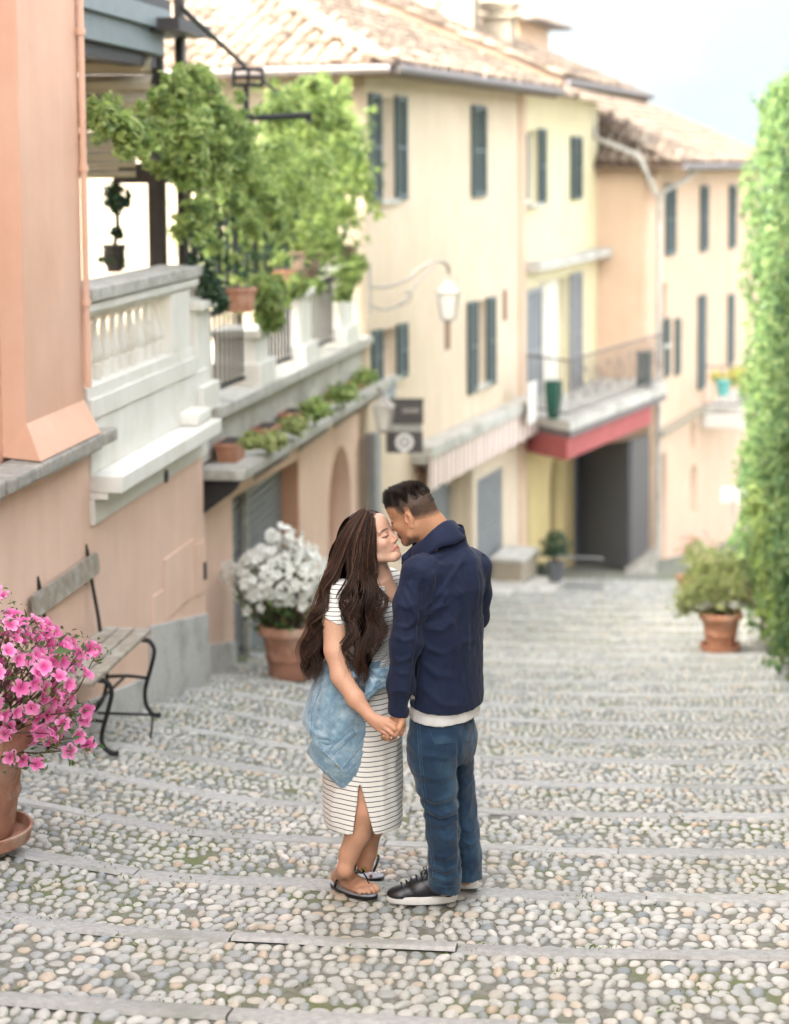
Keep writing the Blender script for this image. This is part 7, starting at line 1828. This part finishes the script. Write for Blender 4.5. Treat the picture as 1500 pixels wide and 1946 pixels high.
dj = finish('denim_jacket', V, F, M_LDEN, wom); DB = bvh_of(dj)
# knotted sleeves at the front
Fd = Field((rl(640), -.22, zl(1345)), (rl(760), .12, zl(1245)), .0042)
Fd.chain([m(655, 1282, -.085), m(690, 1283, -.085), m(722, 1280, -.055), m(742, 1276, .0)], [.026, .028, .026, .024], .012); Fd.chain([m(690, 1298, -.09), m(716, 1303, -.085), m(738, 1296, -.04)], [.022, .026, .022], .010); Fd.chain([m(712, 1296, -.095), m(706, 1312, -.105), m(692, 1330, -.10)], [.026, .024, .018], .010)
V, F = Fd.mesh(); V = relax(V, F, 1, .4); V = V+vnormals(V, F)*(crumple(V, 31, 60, .007))[:, None]; finish('knotted_sleeves', V, F, M_LDEN, wom)
for pts in ([(602, 1408), (612, 1424), (640, 1452), (664, 1476)], [(584, 1436), (612, 1458), (640, 1484), (667, 1504), (690, 1488), (705, 1472)], [(670, 1478), (690, 1467), (708, 1454)], [(648, 1462), (672, 1430), (700, 1398), (707, 1390)], [(656, 1468), (682, 1438), (707, 1410)], [(608, 1300), (590, 1350), (588, 1400)]):
    stitch('seam', DB, pts, M_LDENT, dj, .0022, .0004); stitch('stitching', DB, [(x+3, y+3) for x, y in pts], M_LDEND, dj, .0013, .0004)
fl_ = patch('pocket_flap', DB, [(626, 1424), (668, 1386), (677, 1394), (634, 1434)], M_LDEN, dj, (12, 4), .003); stitch('stitching', bvh_of(dj, fl_), [(626, 1424), (668, 1386), (677, 1394), (634, 1434)], M_LDEND, fl_, .0017, .0008, closed=True)
stitch('stitching', bvh_of(dj, fl_), [(630, 1428), (672, 1391)], M_LDENT, fl_, .0022, .0008)
for x, y in ((655, 1500), (700, 1462), (640, 1455), (676, 1398)):
    P, n = hit(DB, x, y)
    if P is not None:
        mb = MB(); mb.lathe([(.006, 0), (.0062, .001), (.005, .0024), (.001, .003)], (0, 0, 0), 14); o = build('button', mb, M_GOLD, dj, smooth=True, origin=(0, 0, 0)); o.location = Vector(P)-wloc(dj); o.rotation_euler = Vector(n).to_track_quat('Z', 'Y').to_euler()

# sandals
def sandal(Pf, L, side, nm):
    root = bpy.data.objects.new('sandal', None); COL.objects.link(root); root.parent = wom; root.location = Vector(loc2w(Pf(0, 0, 0)))-wloc(wom); n = 36; out = []
    for k in range(n):
        a = 2*math.pi*k/n; c, s_ = math.cos(a), math.sin(a); x = .5+.55*np.sign(c)*abs(c)**.8; wdt = .035+.020*min(1, max(0, (x-.1)/.55)); out.append((x-.005, s_*wdt+.004*side*x))
    def slab(z0, z1, g, mat, name):
        V = [loc2w(Pf(.5+(x-.5)*g, y*g, z)) for z in (z0, z1) for x, y in out]; F = [(k, (k+1) % n, n+(k+1) % n, n+k) for k in range(n)]+[tuple(range(n))[::-1], tuple(range(n, 2*n))]; mb = MB(); mb.add(V, F); build(name, mb, mat, root)
    slab(-.020, -.006, 1.0, M_LEATH, 'sole'); slab(-.0055, -.001, .965, M_INSOLE, 'insole')
    tp_ = Pf(.80, .016*side, .040); strap = [Pf(.24, .044, .000), Pf(.33, .052, .040), Pf(.50, .043, .080), Pf(.66, .016*side, .076)]; strap2 = [Pf(.24, -.044, .000), Pf(.33, -.052, .036), Pf(.50, -.045, .070), Pf(.66, .016*side, .076)]
    for s_ in (strap, strap2):
        mb = MB(); mb.tube([loc2w(q) for q in smooth_pts(s_, 4)], .0062, 6); build('strap', mb, M_LEATH, root, smooth=True)
    mb = MB(); mb.tube([loc2w(q) for q in smooth_pts([Pf(.66, .016*side, .076), Pf(.76, .019*side, .056), Pf(.83, .020*side, .014)], 4)], .0035, 6); build('toe_thong', mb, M_LEATH, root, smooth=True)
    r = np.random.default_rng(int(L*1000)+side)
    for i in range(13):
        q = Pf(.63+r.uniform(-.05, .12), .014*side+r.uniform(-.024, .024), .078+r.uniform(-.003, .008)); mb = MB(); rr = r.uniform(.0045, .0078); mb.lathe([(.2*rr, -rr), (.8*rr, -.6*rr), (rr, 0), (.8*rr, .6*rr), (.2*rr, rr)], loc2w(q), 8); build('bead', mb, M_GOLD if i % 2 else M_PEARL, root, smooth=True)
    for j, s_ in enumerate((strap, strap2)):
        for q in smooth_pts(s_, 3)[3:8]: mb = MB(); mb.lathe([(.001, -.005), (.0056, -.002), (.0056, .002), (.001, .005)], loc2w(q+np.array([0, 0, .004])), 8); build('bead', mb, M_GOLD, root, smooth=True)
sandal(f1[0], .285, 1, 'a'); sandal(f2[0], .245, -1, 'b')

# long wavy hair
rw = np.random.default_rng(33)
Q = (WKV-HW)@AW/SW
hlw = np.where(Q[:, 0] > 1.0, 5.8+.20*(7.5-Q[:, 0])*.0, -6.0)
near_side = (Q[:, 1] < 0)
cand = np.where((np.abs(Q).max(1) < 14)&(((Q[:, 2] > 6.4-.0*Q[:, 0])&(Q[:, 0] > 1.5)&(Q[:, 0] < 6.6))|((Q[:, 0] <= 1.5)&(Q[:, 2] > -3.0))))[0]
Fd = Field((rl(572), -.18, zl(1330)), (rl(735), .30, zl(955)), .0055)
S3 = lambda x, y, z: HW+AW@np.array([x, y, z])*SW
Fd.ell(S3(-1.6, 0, 4.0), np.array([9.6, 8.0, 8.4])*SW, .02, 'u', AW)
Fd.ell(S3(11.0, -1.5, -1.0), np.array([8.0, 9.5, 9.2])*SW, .012, 's', AW)
Fd.chain([m(672, 1010, .06), m(655, 1060, .05), m(640, 1120, .04), m(622, 1190, .05), m(605, 1250, .06)], [.060, .066, .064, .052, .028], .03)
Fd.chain([m(690, 1010, .0), m(690, 1070, -.02), m(682, 1130, -.06), m(684, 1190, -.075), m(690, 1250, -.085), m(694, 1285, -.09)], [.045, .045, .050, .046, .032, .014], .03)
V, F = Fd.mesh(); V = relax(V, F, 1, .5); V = V+vnormals(V, F)*crumple(V, 41, 40, .006, (1, 1, .35))[:, None]
hm_ = finish('hair', V, F, M_HAIRB, wom)
parting = [S3(5.6, -.4, 8.1), S3(4.0, -.5, 9.8), S3(0, -.4, 11.5), S3(-7.2, 0, 8.9)]
# each lock: way-points in pixels, spread, strands
LK = [([(706, 982, -.045), (700, 1030, -.062), (700, 1080, -.064), (712, 1125, -.068), (720, 1165, -.082), (712, 1210, -.092), (704, 1255, -.100), (708, 1290, -.102)], .013, 150),
      ([(702, 978, -.045), (692, 1025, -.066), (690, 1075, -.072), (700, 1115, -.085), (706, 1160, -.098), (696, 1205, -.105), (700, 1250, -.110), (694, 1303, -.110)], .016, 190),
      ([(698, 975, -.040), (682, 1020, -.064), (676, 1070, -.075), (684, 1120, -.090), (676, 1165, -.105), (684, 1210, -.112), (690, 1250, -.115), (686, 1290, -.112)], .017, 200),
      ([(694, 973, -.036), (672, 1015, -.058), (664, 1065, -.072), (672, 1115, -.090), (662, 1160, -.108), (668, 1200, -.115), (655, 1240, -.118), (648, 1285, -.122)], .009, 90),
      ([(688, 972, -.020), (658, 1010, -.030), (642, 1060, -.040), (632, 1110, -.060), (616, 1160, -.085), (606, 1210, -.060), (594, 1250, -.040), (592, 1286, -.03)], .015, 160),
      ([(686, 972, .0), (654, 1012, .0), (636, 1065, .0), (622, 1120, -.01), (606, 1175, -.02), (596, 1225, -.01), (584, 1262, .0), (590, 1290, .0)], .016, 180),
      ([(684, 972, .03), (652, 1014, .04), (634, 1070, .04), (618, 1130, .04), (602, 1190, .05), (594, 1235, .05), (600, 1268, .06), (606, 1282, .06)], .018, 180),
      ([(690, 970, .06), (660, 1010, .09), (645, 1070, .10), (630, 1140, .10), (612, 1200, .11), (604, 1250, .11), (612, 1280, .11)], .02, 120),
      ([(705, 978, -.03), (709, 1020, -.050), (708, 1065, -.055), (704, 1110, -.07), (712, 1150, -.08), (722, 1190, -.085), (716, 1225, -.09)], .010, 110),
      ([(700, 974, -.042), (686, 1016, -.066), (684, 1060, -.076), (672, 1105, -.090), (664, 1150, -.105), (674, 1195, -.115), (672, 1235, -.118), (680, 1270, -.118)], .014, 140),
      ([(692, 972, -.032), (668, 1010, -.055), (650, 1055, -.062), (626, 1100, -.070), (616, 1140, -.085), (604, 1175, -.084), (596, 1215, -.06), (594, 1250, -.055)], .012, 130),
      ([(710, 984, -.036), (711, 1020, -.046), (711, 1060, -.046), (714, 1100, -.052), (724, 1140, -.06), (726, 1180, -.07), (720, 1206, -.075)], .007, 70),
      ([(690, 972, -.01), (660, 1004, -.02), (646, 1048, -.03), (626, 1100, -.045), (612, 1150, -.05), (592, 1200, -.04), (582, 1240, -.03), (578, 1262, -.02)], .010, 80)]
PS = []; NP = 25
for li, (pts, sp, cnt) in enumerate(LK):
    C0 = np.array(smooth_pts([m(*q) for q in pts], 8)); s_ = np.linspace(0, len(C0)-1, NP); C0 = np.stack([np.interp(s_, np.arange(len(C0)), C0[:, a]) for a in range(3)], 1)
    t = np.linspace(0, 1, NP); C0[:, 0] += .016*np.sin(t*rw.uniform(3.2, 4.2)*6.28+rw.uniform(0, 6.28))*np.clip((t-.3)*2.5, 0, 1)-.016*np.clip((t-.2)*3, 0, 1)*(li in (0, 1, 9, 12))
    nsub = max(4, cnt//9); lph, lfq = rw.uniform(0, 6.28), rw.uniform(3.0, 4.0)
    for sb in range(nsub):
        off = rw.normal(0, sp*.72, 3); off[1] = abs(off[1])*-.3+rw.normal(0, .006); ph, am, fq = lph+rw.normal(0, .22), rw.uniform(.009, .017), lfq*rw.uniform(.985, 1.015)
        for k in range(int(cnt*1.8)//nsub+1):
            o2 = rw.normal(0, .0024 if rw.random() < .85 else .0075, 3); end = rw.uniform(.86, 1.02); tt = t*end
            Cs = np.stack([np.interp(tt*(NP-1), np.arange(NP), C0[:, a]) for a in range(3)], 1)
            grow = np.clip(t*3.0, .25, 1)[:, None]; wave = np.clip((t-.30)*2.6, 0, 1)[:, None]*am
            wv = np.stack([np.sin(tt*fq*6.28+ph), .75*np.cos(tt*fq*6.28+ph), .25*np.sin(tt*fq*6.28+ph+1)], 1)
            jit = rw.normal(0, .0008, (NP, 3)); jit = np.cumsum(jit, 0)*.35
            PS.append(Cs+off*grow+o2*(.5+t[:, None])+wv*wave+jit)
for k in range(1500):
    y = rw.uniform(-5.6, 4.5); a = S3(7.15-.055*y*y, y, 6.5-.05*y*y); sg_ = -1 if y < .3 else 1
    tgt = HW+AW@np.array([rw.uniform(-2.5, 1.0), sg_*rw.uniform(6.6, 8.0), rw.uniform(-4, 3)])*SW; tgt2 = tgt+np.array([-.018, -.004, -.06])
    t = np.linspace(0, 1, NP)[:, None]; mid = (a+tgt)/2; mid = mid+(mid-S3(-1.0, 0, 2.0))*.18+AW@np.array([-.6, 0, .5])*SW
    q = np.where(t < .7, (1-t/.7)**2*a+2*(1-t/.7)*(t/.7)*mid+(t/.7)**2*tgt, tgt+(tgt2-tgt)*(t-.7)/.3)
    d = q-S3(-1.6, 0, 4.0); L_ = np.linalg.norm((d@AW)/(np.array([9.75, 8.2, 8.6])*SW), axis=1, keepdims=True); q = np.where((L_ < 1.0)&(t < .8), S3(-1.6, 0, 4.0)+d/np.maximum(L_, .3), q)
    PS.append(q+rw.normal(0, .0008, 3)+np.cumsum(rw.normal(0, .0004, (NP, 3)), 0))
# hair over the crown: from the parting back and down
SUR = np.concatenate([WKV[cand]])
for k in range(1700):
    p = parting; u = rw.random()*2.999; i = int(u); a = p[i]*(1-(u-i))+p[i+1]*(u-i); sg_ = -1 if rw.random() < .62 else 1
    tgt = HW+AW@np.array([rw.uniform(-6.5, 1.6), sg_*rw.uniform(6.8, 8.2), rw.uniform(-5, 0)])*SW; tgt2 = tgt+np.array([-.015, -.004, -.05])
    t = np.linspace(0, 1, NP)[:, None]; mid = (a+tgt)/2; mid = mid+(mid-S3(-1.0, 0, 2.5))*.24
    q = np.where(t < .75, (1-t/.75)**2*a+2*(1-t/.75)*(t/.75)*mid+(t/.75)**2*tgt, tgt+(tgt2-tgt)*(t-.75)/.25)
    d = q-S3(-1.6, 0, 4.0); L_ = np.linalg.norm((d@AW)/(np.array([9.9, 8.3, 8.7])*SW), axis=1, keepdims=True); q = np.where((L_ < 1.0)&(t < .8), S3(-1.6, 0, 4.0)+d/np.maximum(L_, .3), q)
    PS.append(q+rw.normal(0, .0012, 3)+np.cumsum(rw.normal(0, .0004, (NP, 3)), 0))
tubes('hair_strands', np.array(PS), .00110, M_HAIRW, hm_, 3)
# ================================================================ the air
mb = MB(); mb.box((-1900, -40, -19.5), (1900, 2900, 640)); hz = build('haze', mb, [])
m = bpy.data.materials.new('haze_air'); m.use_nodes = True; nt = m.node_tree; nt.nodes.remove(nt.nodes['Principled BSDF'])
pv = nt.nodes.new('ShaderNodeVolumePrincipled'); pv.inputs['Density'].default_value = .0002; pv.inputs['Color'].default_value = (.78, .87, 1, 1); pv.inputs['Anisotropy'].default_value = .2
nt.links.new(pv.outputs[0], nt.nodes['Material Output'].inputs['Volume'])
hz.data.materials.clear(); hz.data.materials.append(m); tag(hz, kind='stuff')
